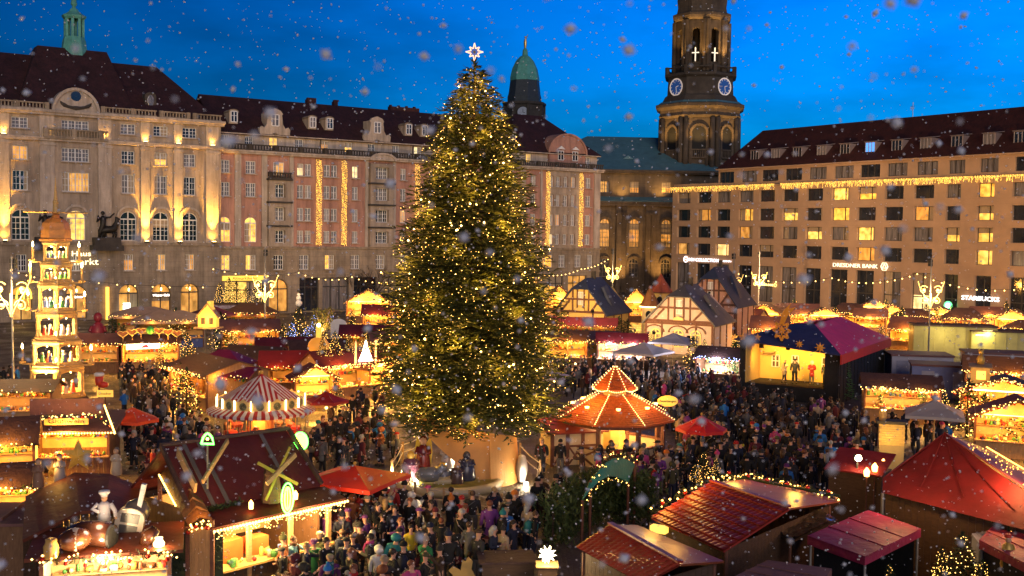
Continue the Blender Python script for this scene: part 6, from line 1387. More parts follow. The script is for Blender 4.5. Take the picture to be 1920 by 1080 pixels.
for px, py, h, k, d in fl: fir(('fir tree ' if 'dark' in d else 'lit fir tree ') + d, at(px, py + 8) + Vector((0, 0, .0)), h, k)
for i, (px, py, d) in enumerate([(300, 690, 'just right of the heart stall'), (325, 725, 'at the corner of the boarded side counter'), (338, 745, 'second at the boarded side counter'), (350, 770, 'at the end of the boarded side counter'), (440, 660, 'behind the magenta awnings'), (505, 665, 'on the rose pitched stall'), (530, 652, 'second on the rose pitched stall'), (585, 720, 'left of the fruit figure'), (630, 760, 'at the foot of the gingerbread stall'), (700, 700, 'at the back of the gingerbread stall'), (735, 735, 'under the left spruce branches'), (660, 625, 'below the star gabled stall'), (700, 640, 'before the far white lit stall'), (1075, 668, 'before the amber stall by the spruce'), (1135, 668, 'between amber and white stalls'), (1190, 668, 'right of the white fronted stall'), (1320, 668, 'right of the pink house windows'), (1420, 640, 'left end of the far golden row'), (1480, 628, 'second along the far golden row'), (1535, 630, 'third along the far golden row'), (1600, 626, 'fourth along the far golden row'), (1650, 640, 'behind the stage back corner'), (1735, 640, 'before the yellowish container'), (1790, 636, 'on the yellowish container side'), (1850, 640, 'between the two containers'), (1815, 770, 'before the zigzag eave stall'), (1845, 815, 'left of the lowest golden stall')]): fir('bright lit fir tree ' + d, at(px, py + 10), 2.0 + .3 * (i % 4), (0, 1, 1, 2)[i % 4])
yb = thing('lit_bush', 'bright yellow lit bushy tree among blue bulbs before the pink block', 'tree', at(488, 640) + Vector((6, 4, 0)))
q = MB(); rr = random.Random(8)
for k in range(26):
    a = rr.uniform(0, 6.28); e = Vector((math.cos(a) * rr.uniform(.3, 1.5), math.sin(a) * rr.uniform(.3, 1.5), rr.uniform(1.8, 3.4))); q.tube(((0, 0, 0), e * .5 + Vector((0, 0, .2)), e), [.05, .03, .012], 4)
q.build('branches', wood_pale, yb, kind='stuff'); q = MB()
for k in range(400): sprig(q, Vector((rr.gauss(0, .75), rr.gauss(0, .75), rr.uniform(1.0, 3.3))), Vector((rr.uniform(-1, 1), rr.uniform(-1, 1), rr.uniform(-.2, 1))), .35, rr, 3, .04)
q.build('foliage', mat('foliage_yellow', (.30, .26, .05), .7, .3), yb, kind='stuff'); lm = MB().ball((0, -.6, 1.0), .22).build('lamp', bulb_w, yb); lamp('bush_light', lm, (0, -1.0, 1.4), 260, (1, .75, .25), .3)
def bare_tree(label, px, py, h):
    t = thing('bare_tree', label, 'tree', at(px, py), rnd.uniform(0, 6), 'bare trees before the pink block'); q = MB(); rr = random.Random(px)
    MB().tube(((0, 0, 0), (.05, 0, h * .35)), [.2, .15], 8).build('trunk', bark, t)
    def br(p, d, L_, r_, lv):
        e = p + d * L_; q.tube((p, (p + e) / 2 + Vector((rr.uniform(-.1, .1), rr.uniform(-.1, .1), .05)) * L_, e), [r_, r_ * .8, r_ * .5], 4, cap=False)
        if lv:
            for k in range(3): br(p + d * L_ * rr.uniform(.55, 1), (d + Vector((rr.uniform(-.8, .8), rr.uniform(-.8, .8), rr.uniform(-.1, .6)))).normalized(), L_ * .68, r_ * .55, lv - 1)
    for k in range(6): a = k * 1.05; br(Vector((.05, 0, h * .33)), Vector((math.cos(a) * .8, math.sin(a) * .8, .9)).normalized(), h * .3, .08, 3)
    q.build('crown', bark, t, kind='stuff')
bare_tree('bare brown tree in front of the dark shop windows left', 590, 578, 7.5); bare_tree('bare brown tree above the bright star gabled stall', 665, 582, 7); bare_tree('bare brown tree half behind the left side of the spruce', 705, 585, 7.5)
t = thing('arched_board', 'plain white arched board standing among the far stalls', 'board', at(635, 648)); MB().prism([(-.85, 0), (.85, 0)] + list(reversed(arch(-.85, .85, 2.1, .7, 10))), 0, .12).build('panel', white_sheet, t)
for s_ in (-1, 1): MB().tube(((s_ * .6, .12, 1.6), (s_ * .6, .9, 0)), .04, 5).build('strut', steel, t)
wt = thing('snowman_figure', 'white snowman figure with black hat on the far bright stall', 'figure', at(560, 575, 3.0))
MB().ball((0, 0, .4), .42).ball((0, 0, 1.0), .32).ball((0, 0, 1.45), .22).build('body', white_sheet, wt, True); MB().lathe([(.3, 1.6), (.3, 1.64), (.18, 1.65), (.17, 1.95), (.01, 1.96)], 10).build('hat', black, wt)
MB().tube(((0, 0, -3.0), (0, 0, 0)), .05, 6).build('pole', steel, wt)
t = thing('santa_figure', 'dark red inflatable santa figure right of the pyramid', 'figure', at(184, 650)); t.scale = (.66, .66, .78); redf = mat('inflatable_red', (.22, .02, .03), .5, .1)
MB().lathe([(.5, .9), (1.0, 1.3), (1.05, 2.1), (.75, 2.9), (.3, 3.2)], 12).tube(((-.9, 0, 2.6), (-1.25, -.2, 1.9)), [.28, .2], 7).tube(((.9, 0, 2.6), (1.25, -.2, 1.9)), [.28, .2], 7).build('body', redf, t, True); MB().ball((0, 0, 3.75), .68).build('head', redf, t, True); MB().lathe([(.9, 0), (.7, .5), (.55, .95)], 12).build('base', black, t)
# little glowing house on a lattice mast
t = thing('birdhouse_lantern', 'little glowing yellow house on a thin lattice mast', 'lantern', at(391, 720)); q = MB()
for x in (-.32, .32):
    for y in (-.2, .2): q.tube(((x, y, 0), (x * .8, y, 4.3)), .025, 4)
for k in range(6): q.tube(((-.32, -.2, k * .7), (.3, -.2, k * .7 + .35)), .015, 4).tube(((.32, -.2, k * .7 + .35), (-.3, -.2, k * .7 + .7)), .015, 4)
q.build('mast', steel, t); MB().box(-1.0, 1.0, -.6, .6, 4.3, 4.42).build('floor', wood_pale, t); MB().prism([(-.7, 4.42), (.7, 4.42), (.7, 5.3), (.3, 5.95), (.3, 6.4), (.0, 6.4), (0, 6.1), (-.7, 5.3)], -.4, .4).build('house_wall', glow('lantern_house', (1, .52, .07), .8), t)
for s_ in (-1, 1): MB().beam((s_ * .85, 0, 5.15), (0, 0, 6.25), .95, .06).build('roof', wood_pale, t); MB().box(s_ * .3 - .15, s_ * .3 + .15, -.43, -.401, 4.65, 5.15).build('window', wood_dark, t)
lamp('house_light', t, (0, -1.0, 5.0), 60, (1, .6, .15), .2)

# ---------------------------------------------------------------- middle left
stall('heart garland gingerbread stall with gold garlands and big heart shapes on its roof', at(282, 700), R(14), 4.4, 2.8, 2.5, .6, 'x', brown_roof, plank_l, 300, seed=91, nb=60, lampm=strip_w)
H0 = at(282, 700)
for i in range(7):
    p = H0 + Matrix.Rotation(R(14), 4, 'Z') @ Vector((-2.1 + i * .7, -.2, 3.0 + .28 * math.sin(PI * i / 6)))
    t = thing('heart_ornament' if i != 3 else 'ball_ornament', ('big gingerbread heart on the heart stall roof, %s from the left' % ('first', 'second', 'third', '', 'fifth', 'sixth', 'seventh')[i]) if i != 3 else 'bright green ball in the middle of the heart stall roof', 'ornament', p, R(14), None if i == 3 else 'gingerbread hearts on the stall roof')
    if i == 3: MB().ball((0, 0, .3), .34).build('ball', mat('ball_green', (.1, .5, .08), .3), t, True)
    else:
        ht_ = [(.36 * math.sin(a) ** 3 * 1.15, .3 * (.8125 * math.cos(a) - .3125 * math.cos(2 * a) - .125 * math.cos(3 * a) - .0625 * math.cos(4 * a)) + .3) for a in [2 * PI * k / 20 for k in range(20)]]
        MB().prism(ht_, -.05, .05).build('heart', mat('gingerbread', (.25, .09, .03), .6), t); MB().tube([(x, -.06, z) for x, z in ht_ + ht_[:1]], .04, 5).build('icing', mat('icing_yellow', (.7, .5, .15), .5), t)
        MB().tube(((0, 0, -.35), (0, 0, .1)), .02, 4).build('stick', wood_pale, t)
sg_ = thing('fascia_sign', 'white glowing fascia with a red motif on the heart stall', 'sign', H0 + Matrix.Rotation(R(14), 4, 'Z') @ Vector((-.4, -.75, 2.05)), R(14)); MB().prism([(-1.4, 0), (1.2, .1), (1.2, .5), (-1.4, .45)], -.03, .03).build('panel', glow('panel_white', (1, .8, .5), 5), sg_); MB().prism([(-.3, .12), (.4, .18), (.2, .42), (-.1, .35)], -.05, -.032).build('motif', mat('motif_red', (.5, .05, .05), emit=(1, .1, .1), es=.8), sg_)
t = stall('large stall with broad brown boarded roof and glowing side counter on the left path', at(352, 762), R(-50), 6.0, 4.4, 2.5, .75, 'x', brown_roof, plank_l, 330, seed=92, nb=50, over=.5)
umb_r = mat('umbrella_red', (.70, .03, .012), .6, .1, 2)
for i, (px, py, w, d, lb) in enumerate(((418, 748, 3.4, 2.4, 'low magenta awning roof left of the striped carousel'), (408, 720, 3.2, 2.4, 'peaked magenta roof behind the first magenta awning'))):
    stall(lb, at(px, py + 22), R(-8), w, d, 2.35, .85 if i else .45, 'hip' if i else 'x', mag_roof, plank, 25, seed=93 + i, nb=14, g=not i, name='market_stall')
for i, (px, py, lb, rm, rz) in enumerate(((548, 735, 'dark red roofed stall right behind the carousel canopy', red_roof, 10), (535, 700, 'wine roofed stall with orange lit ridge behind the carousel', wine_roof, 14), (600, 705, 'dark stall behind the tall fruit figure', felt_roof, 20), (462, 722, 'very dark stall with fir boughs behind the carousel', felt_roof, -20))):
    stall(lb, at(px, py + 6), R(rz), 4.4, 2.8, 2.2, .9, 'x', rm, plank, 50, seed=96 + i, nb=18)
# bright gingerbread row left of the spruce
t = stall('overflowing bright gingerbread stall crowded with bulbs and lit firs left of the spruce', at(672, 748), R(42), 6.2, 2.6, 2.6, .9, 'x', wine_roof, plank_l, 620, seed=101, nb=150, lampm=strip_w)
for i, (x, h) in enumerate(((-2.4, 1.3), (-1.4, 1.7), (-.2, 1.4), (1.2, 1.6), (2.5, 1.2))):
    fir('lit fir on the overflowing gingerbread stall roof, %s from the left' % ('first', 'second', 'middle one', 'fourth', 'fifth')[i], at(672, 748) + Matrix.Rotation(R(42), 4, 'Z') @ Vector((x, .9, 3.05)), h, (0, 1, 0, 2, 0)[i])
t = thing('gable_ornament', 'white glowing pointed gable ornament on the overflowing gingerbread stall', 'ornament', at(672, 748) + Matrix.Rotation(R(42), 4, 'Z') @ Vector((.4, -.3, 2.7)), R(42))
MB().prism([(-.6, 0), (.6, 0), (.25, .7), (0, 1.5), (-.25, .7)], -.06, .06).build('panel', glow('panel_hot', (1, .86, .6), 9), t)
for s_ in (-1, 1): MB().lathe([(.08, -.1), (.07, 1.4), (.01, 1.5)], 6, (s_ * .85, 0, 0)).build('candle', mat('candle_cream', (.7, .5, .3), emit=(1, .6, .25), es=.8), t)
t = thing('fruit_figure', 'tall figure of stacked orange and yellow fruit with a candle on top', 'figure', at(597, 742)); 
MB().lathe([(.02, 1.4), (.45, 1.45), (.62, 1.9), (.45, 2.3), (.02, 2.35)], 10).build('lower_fruit', mat('fruit_red', (.5, .09, .03), .4, emit=(1, .2, .03), es=.25), t, True); MB().ball((0, 0, 2.65), .52).ball((-.25, -.2, 3.0), .36).ball((.25, -.2, 3.0), .36).build('pear', mat('fruit_yellow', (.65, .5, .04), .4, emit=(1, .75, .05), es=.5), t, True); MB().ball((0, 0, 3.6), .78, 12, 0, 8, (1, 1, .85)).build('pumpkin', mat('fruit_orange', (.65, .22, .03), .4, emit=(1, .4, .05), es=.5), t, True)
MB().lathe([(.2, 4.2), (.2, 5.0), (.02, 5.0)], 8).build('candle', mat('candle_yellow', (.7, .55, .1), emit=(1, .7, .1), es=.6), t); MB().ball((0, 0, 5.12), .13).build('flame', flame, t); MB().tube(((0, 0, 0), (0, 0, 1.5)), .12, 6).build('pole', wood_dark, t)
for i, (px, py, w, lb) in enumerate(((590, 762, 2.6, 'dark stall with a red gingerbread figure beside the tall fruit figure'), (720, 738, 2.4, 'half round timber stall with a glowing rim in front of the spruce'))):
    stall(lb, at(px, py + 4), R(20 + 20 * i), w, 1.8, 2.2, .7, 'y', wine_roof if not i else wood_timber, plank_l, 130, seed=104 + i, nb=40, topm=inner)
# ---------------------------------------------------------------- umbrellas
white_u = mat('umbrella_white', (.50, .46, .46), .7, .06, 1); grey_u = mat('umbrella_grey', (.34, .30, .29), .7, .08, 1); lil_u = mat('umbrella_lilac', (.50, .42, .50), .7, .06, 1)
umbrella('big bright red umbrella right of the windmill stall', 665, 896, 2.3, 2.3, 4, umb_r, .5, rz=R(22))
umbrella('red umbrella with wooden tip in front of the octagonal hut', 1315, 803, 2.3, 1.3, 8, mat('umbrella_red_deep', (.55, .016, .012), .6), .65)
umbrella('orange red umbrella right of the mulled wine stall', 248, 785, 2.3, 1.35, 6, mat('umbrella_orange_red', (.68, .07, .018), .6), .6)
umbrella('small dark red umbrella lit from below right of the carousel', 612, 750, 2.2, 1.3, 6, mat('umbrella_dark_red', (.25, .012, .012), .6), .5)
lamp('umbrella_light', tag(thing('umbrella_lantern', 'small warm lantern hanging beneath the small dark red umbrella', 'lantern', at(612, 750, 2.2) - Vector((0, 0, .45)))), (0, 0, -.1), 25, (1, .5, .2), .1)
MB().ball((0, 0, 0), .09).tube(((0, 0, 0), (0, 0, .8)), .01, 4).build('globe', bulb_w, bpy.data.objects['umbrella_lantern'])
umbrella('pale white square umbrella nearest the far crowd', 1207, 659, 2.6, 2.6, 4, white_u, .75, rz=R(10))
umbrella('second pale umbrella just behind and right of the first', 1262, 640, 2.6, 2.5, 4, white_u, .75, rz=R(20))
umbrella('lilac white umbrella poking out from behind the right side of the spruce', 1020, 706, 2.5, 2.0, 4, lil_u, .6, rz=R(30))
umbrella('grey umbrella before the garlanded stall on the right', 1752, 775, 2.5, 2.1, 4, grey_u, .75, rz=R(25))

# ---------------------------------------------------------------- right: cabins, containers and golden stalls
def cabin(label, px, py, rz, w, d, h, m, rm, parts=2, name='cabin'):
    t = thing(name, label, 'cabin', at(px, py), R(rz)); MB().box(-w / 2, w / 2, 0, d, 0, h).build('wall', m, t); MB().box(-w / 2 - .12, w / 2 + .12, -.12, d + .12, h, h + .14).build('roof', rm, t)
    for k in range(parts):
        x = -w / 2 + (k + .5) * w / parts; MB().box(x - .45, x + .45, -.04, -.001, .08, h - .35).build('door' if k % 2 == 0 else 'window', mat('cabin_door', (.30, .30, .36), .5), t)
    for k in range(int(w / 1.0) + 1): MB().box(-w / 2 + k * w / (int(w / 1.0) + .001) - .04, -w / 2 + k * w / (int(w / 1.0) + .001) + .04, -.03, -.002, 0, h).build('rib', m, t)
    return t
white_cab = mat('cabin_white', (.42, .40, .44), .6, .1, 1.5, stain=.2); blue_cab = mat('cabin_blue', (.14, .17, .34), .5, .1); yel_cab = mat('container_yellow', (.42, .36, .13), .6, .15, 1.2, stain=.3)
cabin('white site cabin with flat rose roof right of the stage', 1728, 730, -8, 4.6, 3, 2.6, white_cab, pink_roof, 3)
cabin('blue grey cabin with dark overhanging roof in front of the white cabin', 1768, 748, -16, 4.4, 2.6, 2.4, blue_cab, mat('roof_rose_flat', (.15, .06, .055), .7), 2)
cabin('white cabin with rose roof left of the right edge', 1868, 722, -14, 4.8, 3, 2.5, white_cab, pink_roof, 2)
t = cabin('long yellowish container with a blue parking sign', 1790, 668, -10, 8, 3, 3.0, yel_cab, felt_roof, 0, 'container'); lm = MB().cbox((3.0, -.35, 2.7), (.9, .1, .1)).build('tube_lamp', strip_w, t); lamp('tube_light', lm, (3, -.8, 2.4), 150, (1, .85, .3), .2); lamp('tube_light', lm, (-1.5, -1.6, 2.4), 150, (1, .85, .3), .2)
t = cabin('second yellowish container at the right edge under dark roofs', 1885, 672, -10, 6.5, 3, 2.6, yel_cab, felt_roof, 0, 'container'); lm = MB().cbox((-2.5, -.35, 2.3), (.9, .1, .1)).build('tube_lamp', strip_w, t); lamp('tube_light', lm, (-2.5, -.9, 2.0), 120, (1, .85, .3), .2)
ps = thing('parking_sign', 'square blue parking sign with a white P on the yellowish container', 'sign', at(1808, 668) + Vector((0, -.25, 2.1)), R(-10)); MB().box(-.42, .42, -.02, .02, -.42, .42).build('plate', mat('sign_blue', (.02, .04, .16), .4), ps); text('P', .75, mat('sign_white_paint', (.7, .7, .7)), ps, (0, -.03, -.27), ext=.01)
stall('garlanded stall glowing orange under dark fir boughs right of the stage', at(1690, 795), R(-14), 4.6, 2.4, 2.4, .7, 'x', felt_roof, plank_l, 150, seed=111, nb=80, light_col=(1, .5, .12))
stall('golden stall crowded with glowing cut out houses at the right edge', at(1880, 808), R(-24), 5.0, 2.8, 2.5, .8, 'y', felt_roof, plank_l, 210, seed=112, nb=120, lampm=strip_w, topm=inner)
stall('golden stall behind the first one with bright zigzag eave', at(1868, 762), R(-20), 4.2, 2.6, 2.6, .9, 'x', brown_roof, plank_l, 150, seed=113, nb=80)
stall('golden lit stall lowest at the right edge beside the big red tent', at(1905, 862), R(-22), 4.2, 2.4, 2.4, .9, 'y', wine_roof, plank_l, 150, seed=114, nb=70, topm=inner)
for px, py, h, k, d in ((1812, 800, 3.4, 1, 'round and full of bulbs before the golden stalls'), (1765, 760, 2.0, 1, 'above the grey umbrella'), (1835, 730, 2.2, 0, 'left of the golden house front'), (1900, 826, 3.0, 2, 'at the right edge above the red tent'), (1650, 768, 1.6, 0, 'on the left of the garlanded orange stall'), (1730, 775, 1.8, 2, 'behind the grey umbrella')): fir('lit fir tree ' + d, at(px, py + 20), h, k)
for px, py, z, lb in ((1838, 700, 3.4, 'small glowing wooden house on a post with a bear figure on top'), ):
    t = thing('nesting_house', lb, 'lantern', at(px, py, z), R(-20)); MB().box(-.55, .55, -.4, .4, -.6, .45).build('box', mat('house_box', (.5, .28, .08), .6, emit=(1, .45, .06), es=.3), t); MB().box(-.25, .3, -.43, -.401, -.35, .2).build('opening', glow('opening_glow', (1, .5, .08), 2.2), t); MB().slab(((-.7, -.5, .45), (.7, -.5, .45), (.7, .5, .62), (-.7, .5, .62)), .06).build('roof', wood_pale, t); MB().tube(((0, 0, .6), (0, 0, .95), (0, 0, 1.2)), [.22, .26, .12], 8).ball((0, -.05, 1.35), .17).ball((-.12, 0, 1.5), .06).ball((.12, 0, 1.5), .06).build('bear', gold, t, True); MB().tube(((0, 0, -3.4), (0, 0, -.6)), .08, 6).build('post', wood_timber, t)
# ---------------------------------------------------------------- foreground left
GW = at(128, 893); GR = R(9)
t = stall('mulled wine stall with rows of bulbs along its awning and a lettered garland sign', GW, GR, 3.7, 2.6, 2.25, .5, 'flat', pink_roof, plank, 190, seed=121, nb=10, planks=True, g=False)
q = MB()
for i in range(34): q.octa((-2.2 + i * 4.4 / 33, -.48, 2.16), .05)
q.build('eave_bulbs', bulb_w, t, kind='stuff')
garland(t, [(-1.5, -.42, 2.55), (-1.0, -.42, 2.95), (1.4, -.42, 3.05), (2.0, -.42, 2.5)], 46, .15, 40, 'sign_garland', seed=3)
sb = MB().box(-.95, 1.05, -.52, -.44, 2.58, 2.88).build('sign_board', mat('sign_board_lit', (.65, .42, .12), .5), t); text('Glühwein', .3, mat('sign_letters_dark', (.05, .03, .01)), sb, (.05, -.53, 2.64), ext=.01, width=1.6)
MB().box(-2.15, 1.3, 1.6, 1.75, 2.7, 3.5).build('back_board', pink_roof, t); MB().tube(((2.25, -.45, 2.1), (1.75, -.4, 3.5)), .04, 6).build('tube_lamp', strip, t)
lamp('sign_light', t, (.1, -1.2, 2.9), 26, (1, .6, .2), .15)
for x in (-1.2, -.4, .6, 1.3): 
    m_ = thing('mug_tray', 'tray of red mugs on the mulled wine counter, %s' % {-1.2: 'far left', -.4: 'left of the middle', .6: 'right of the middle', 1.3: 'far right'}[x], 'tray', GW + Matrix.Rotation(GR, 4, 'Z') @ Vector((x, -.1, 1.0)), GR); MB().box(-.22, .22, -.14, .14, 0, .02).build('tray', wood_dark, m_)
    for k in range(6): MB().lathe([(.035, .02), (.04, .12), (.033, .12), (.03, .04)], 8, (-.16 + .16 * (k % 3), -.06 + .12 * (k // 3), 0)).build('mug', GOODS[0], m_, True)
# brown arched-roof stall with star and figures on its ridge
def bent_roof(par, pts_px, m, name, nseg=1): pass
W0 = thing('bakery_stall', 'big brown stall with a low bent roof, a straw star and figures along its ridge', 'market stall', (0, 0, 0))
z1, z0 = 3.45, 2.75
top = [at(48, 930, 3.0), at(140, 886, z1), at(205, 888, z1), at(262, 912, 3.05)]; low = [at(42, 1012, z0), at(150, 958, 3.15), at(200, 956, 3.15), at(262, 968, 2.8)]
for a, b, c, d in zip(top, top[1:], low[1:], low): MB().slab((d, c, b, a), .1).build('roof_panel', mat('roof_wet_brown', (.14, .032, .014), .6, .3, 1.5, .2, 5), W0)
wl_ = [p.copy() for p in low]; ctr = sum(wl_, Vector()) / 4; back = Vector((-.35, .9, 0))
for a, b in zip(low, low[1:]):
    n = max(3, int((b - a).length / .2))
    for k in range(n):
        f0, f1 = (k + .03) / n, (k + .97) / n; p, s_ = a.lerp(b, f0) + back * .25, a.lerp(b, f1) + back * .25; p.z -= .08; s_.z -= .08
        MB().add([(p.x, p.y, 0), (s_.x, s_.y, 0), s_, p, (p.x + back.x * .05, p.y + back.y * .05, 0), (s_.x + back.x * .05, s_.y + back.y * .05, 0), s_ + back * .05, p + back * .05], ((0, 1, 2, 3), (5, 4, 7, 6), (0, 4, 5, 1), (1, 5, 6, 2), (2, 6, 7, 3), (3, 7, 4, 0))).build('plank', wood_dark, W0)
st_ = thing('straw_star', 'large yellow five pointed straw star on the bakery stall ridge', 'star', at(147, 873, 3.5), R(5)); flat_star(st_, 5, .62, .27, mat('straw', (.55, .36, .07), .6, .2, 5), 'star', .08).location = (0, 0, .35)
st_ = thing('straw_star', 'small yellow straw star left of the large one on the bakery ridge', 'star', at(98, 890, 3.3), R(-20)); flat_star(st_, 5, .34, .15, MATS['straw'], 'star', .06).location = (0, 0, .2); lamp('star_light', st_, (.6, -.6, .5), 9, (1, .5, .1), .2)  # lamp added to warm the bakery roof; the straw star gives no light
for i, (px, py, lb) in enumerate(((72, 905, 'gingerbread'), (112, 895, 'hooded'), (218, 882, 'pale pointed'))):
    robe_figure('ridge_figure', '%s figure standing on the bakery ridge %s' % (lb, ('at the far left', 'left of the large star', 'right of the large star')[i]), at(px, py + 8, 3.2), .95, mat('ridge_fig%d' % i, ((.22, .11, .06), (.30, .26, .22), (.5, .38, .24))[i], .6), skin_p, hair=mat('ridge_hood', (.12, .1, .09)))
# chef stall at the bottom left
CP = at(200, 1195); CRZ = R(16)
Mc = Matrix.Translation(CP) @ Matrix.Rotation(CRZ, 4, 'Z')
t = stall('white lit bakery stall with fir garland at the bottom left corner', CP, CRZ, 3.5, 1.9, 2.58, .2, 'flat', mat('roof_wet_brown', (.085, .026, .02)), mat('planks_white', (.6, .52, .4), .6, .15), 200, seed=131, nb=40, planks=True, lampm=strip_w, light_col=(1, .72, .38))
for i, x in enumerate((-1.2, -.3, .6)):
    q = MB(); q.prism([(x - .3, 1.75), (x + .3, 1.75)] + list(reversed(arch(x - .3, x + .3, 2.15, .25, 8))), 1.66, 1.78); wq = q.build('arched_picture', mat('picture_brown', (.25, .15, .06), .5, .5, 8), t)
for i, (px, py, z, r_, rot, lb) in enumerate(((140, 1012, 2.95, .34, .8, 'big brown bread roll with cream icing'), (96, 1030, 2.8, .2, 0, 'big jar of honey with pale lid'))):
    tt = thing('giant_bun' if i == 0 else 'giant_jar', lb + ' model on the bottom left stall roof', 'model', at(px, py, z), rot)
    if i == 0: MB().ball((0, 0, 0), r_, 14, 0, 9, (1.5, 1, 1)).build('bun', glossy('bun_brown', (.08, .028, .012)), tt, True); MB().lathe([(r_ * .98, -.12), (r_ * 1.03, 0), (r_ * .98, .12)], 16).build('icing', glossy('icing', (.6, .48, .36)), tt, True).rotation_euler = (PI / 2, 0, .9)
    else: MB().lathe([(r_, -.25), (r_ * 1.1, .1), (r_ * .8, .2), (r_ * .8, .3), (.02, .3)], 12).build('jar', glossy('jar_amber', (.6, .33, .08)), tt, True)
dm = thing('giant_barrel', 'dark brown rounded barrel model behind the chef figure', 'model', at(180, 1005, 2.9), .3); MB().tube(((-.75, .4, 0), (-.4, .2, .05), (.1, 0, .05), (.45, -.2, 0)), [.26, .38, .4, .34], 14).build('barrel', glossy('barrel', (.05, .018, .01)), dm, True); MB().tube(((.42, -.19, 0), (.49, -.22, 0)), [.36, .36], 14).build('hoop', black, dm)
ov = thing('oven_model', 'cream arched baking oven model with two dark windows and a white chimney', 'model', at(236, 1008, 2.55), R(12)); ov.rotation_euler = (0, R(12), R(10))
MB().prism([(-.42, 0), (.42, 0)] + list(reversed(arch(-.42, .42, .62, .28, 10))), 0, .5).build('body', glossy('oven_cream', (.6, .5, .36)), ov)
for z in (.1, .46): MB().box(-.27, .27, -.03, -.001, z, z + .28).build('oven_window', mat('oven_dark', (.09, .08, .07), .3), ov)
MB().box(.1, .24, .15, .35, .8, 1.65).build('chimney', white_sheet, ov); MB().ball((.1, .45, .7), .42, 12, 0, 8).build('dome', glossy('oven_dome', (.10, .08, .07)), ov, True)
for i, (px, py, z, s_, lb) in enumerate(((285, 1010, 2.75, .32, 'brown pretzel bun'), (298, 1024, 2.6, .2, 'glowing storm lantern'))):
    tt = thing('roof_model', lb + ' at the right end of the bottom left stall roof', 'model', at(px, py, z), .4)
    if i == 0: MB().tube(((-.2, 0, -.2), (-.05, 0, .1), (.12, 0, .3)), [.2, .26, .14], 10).build('bun', glossy('bun_brown', (.08, .028, .012)), tt, True)
    else: MB().lathe([(.14, -.2), (.17, .1), (.1, .2), (.12, .26), (.02, .28)], 10).build('glass', glow('lantern_glass', (1, .7, .3), 4), tt, True); lamp('lantern_light', tt, (0, -.3, .1), 18, (1, .65, .25), .1)
# the chef: one continuous modelled statue with clothes
ch = thing('chef_figure', 'life sized chef figure in white cap and jacket with checked trousers on the stall roof', 'figure', at(196, 1010, 2.6), R(8)); ch.scale = (.86,) * 3
MB().tube(((-.11, 0, 0), (-.1, 0, .4), (-.08, 0, .78)), [.085, .1, .12], 10).tube(((.11, 0, 0), (.1, 0, .4), (.08, 0, .78)), [.085, .1, .12], 10).build('trousers', mat('checked_cloth', (.22, .2, .2), .7, .9, 28), ch, True)
MB().tube(((0, 0, .68), (0, 0, .95), (0, 0, 1.2), (0, 0, 1.32)), [.22, .2, .23, .1], 14).tube(((-.2, 0, 1.24), (-.38, -.06, 1.06), (-.12, -.22, 1.0)), [.09, .075, .06], 8).tube(((.2, 0, 1.24), (.36, -.03, 1.0), (.4, -.1, .8)), [.09, .075, .06], 8).build('jacket', mat('jacket_white', (.62, .58, .55), .6), ch, True)
hd = MB().ball((0, -.01, 1.45), .115, 10, 0, 8, (1, 1, 1.2)); hd.ball((0, -.125, 1.44), .025, 6); hd.ball((.41, -.12, .76), .05, 6).build('head', skin_p, ch, True)
MB().lathe([(.12, 1.5), (.13, 1.56), (.2, 1.62), (.19, 1.7), (.05, 1.74)], 12).build('cap', MATS['jacket_white'], ch, True)
lamp('chef_light', bpy.data.objects['chef_figure'], (.1, -1.2, .9), 20, (1, .75, .5), .2)
# left edge bits
stall('small timbered hut with shuttered window and cream walls at the left edge', at(14, 925), R(20), 2.2, 2, 2.4, .9, 'x', felt_roof, mat('plaster_cream', (.55, .42, .24)), 90, seed=141, nb=8)
stall('dim stall with straw lit front at the lower left edge', at(8, 1020), R(18), 2.2, 2, 2.3, .6, 'x', felt_roof, plank_l, 120, seed=142, nb=22)
b_ = thing('box_roof_stall', 'flat rose felt roofed stall in the bottom left corner', 'market stall', at(26, 1120), R(6)); MB().box(-1.2, 1.0, 0, 1.8, 0, 2.45).build('wall', plank, b_); MB().slab(((-1.4, -.2, 2.46), (1.1, -.2, 2.46), (1.1, 2.0, 2.62), (-1.4, 2.0, 2.62)), .1).build('roof', pink_roof, b_)
for x in (-.3, .6): MB().box(x - .03, x + .03, -.2, 2.0, 2.55, 2.66).build('batten', pink_roof, b_)
hl_ = stall('long dark boarded stall behind the pyramid base at the left', at(30, 800), R(8), 4, 2.4, 2.2, .5, 'x', brown_roof, plank_l, 60, seed=143, nb=10)
t = thing('hedge', 'clipped dark hedge boxes round the foot of the wooden pyramid', 'hedge', at(110, 778)); q = MB(); rr = random.Random(3)
for k in range(900): sprig(q, Vector((rr.uniform(-2.6, 2.6), rr.uniform(-.3, .3), rr.uniform(.2, .75))), Vector((rr.uniform(-1, 1), rr.uniform(-1, 1), rr.uniform(0, 1))), .22, rr, 2, .02)
q.build('foliage', needle_d, t, kind='stuff'); MB().box(-2.6, 2.6, -.25, .25, 0, .3).build('planter', wood_dark, t)
t = thing('sign_board', 'small glowing yellow board on a post above the left path crowd', 'sign', at(197, 738, 2.3), R(8)); MB().box(-.45, .45, -.03, .03, -.2, .2).build('board', glow('board_yellow', (1, .55, .08), .9), t); text('Dresdner', .2, mat('sign_letters_dark', (.05, .03, .01)), t, (0, -.04, -.06), ext=.01, width=.7); MB().tube(((0, .05, -2.3), (0, .05, 0)), .04, 5).build('post', wood_timber, t)
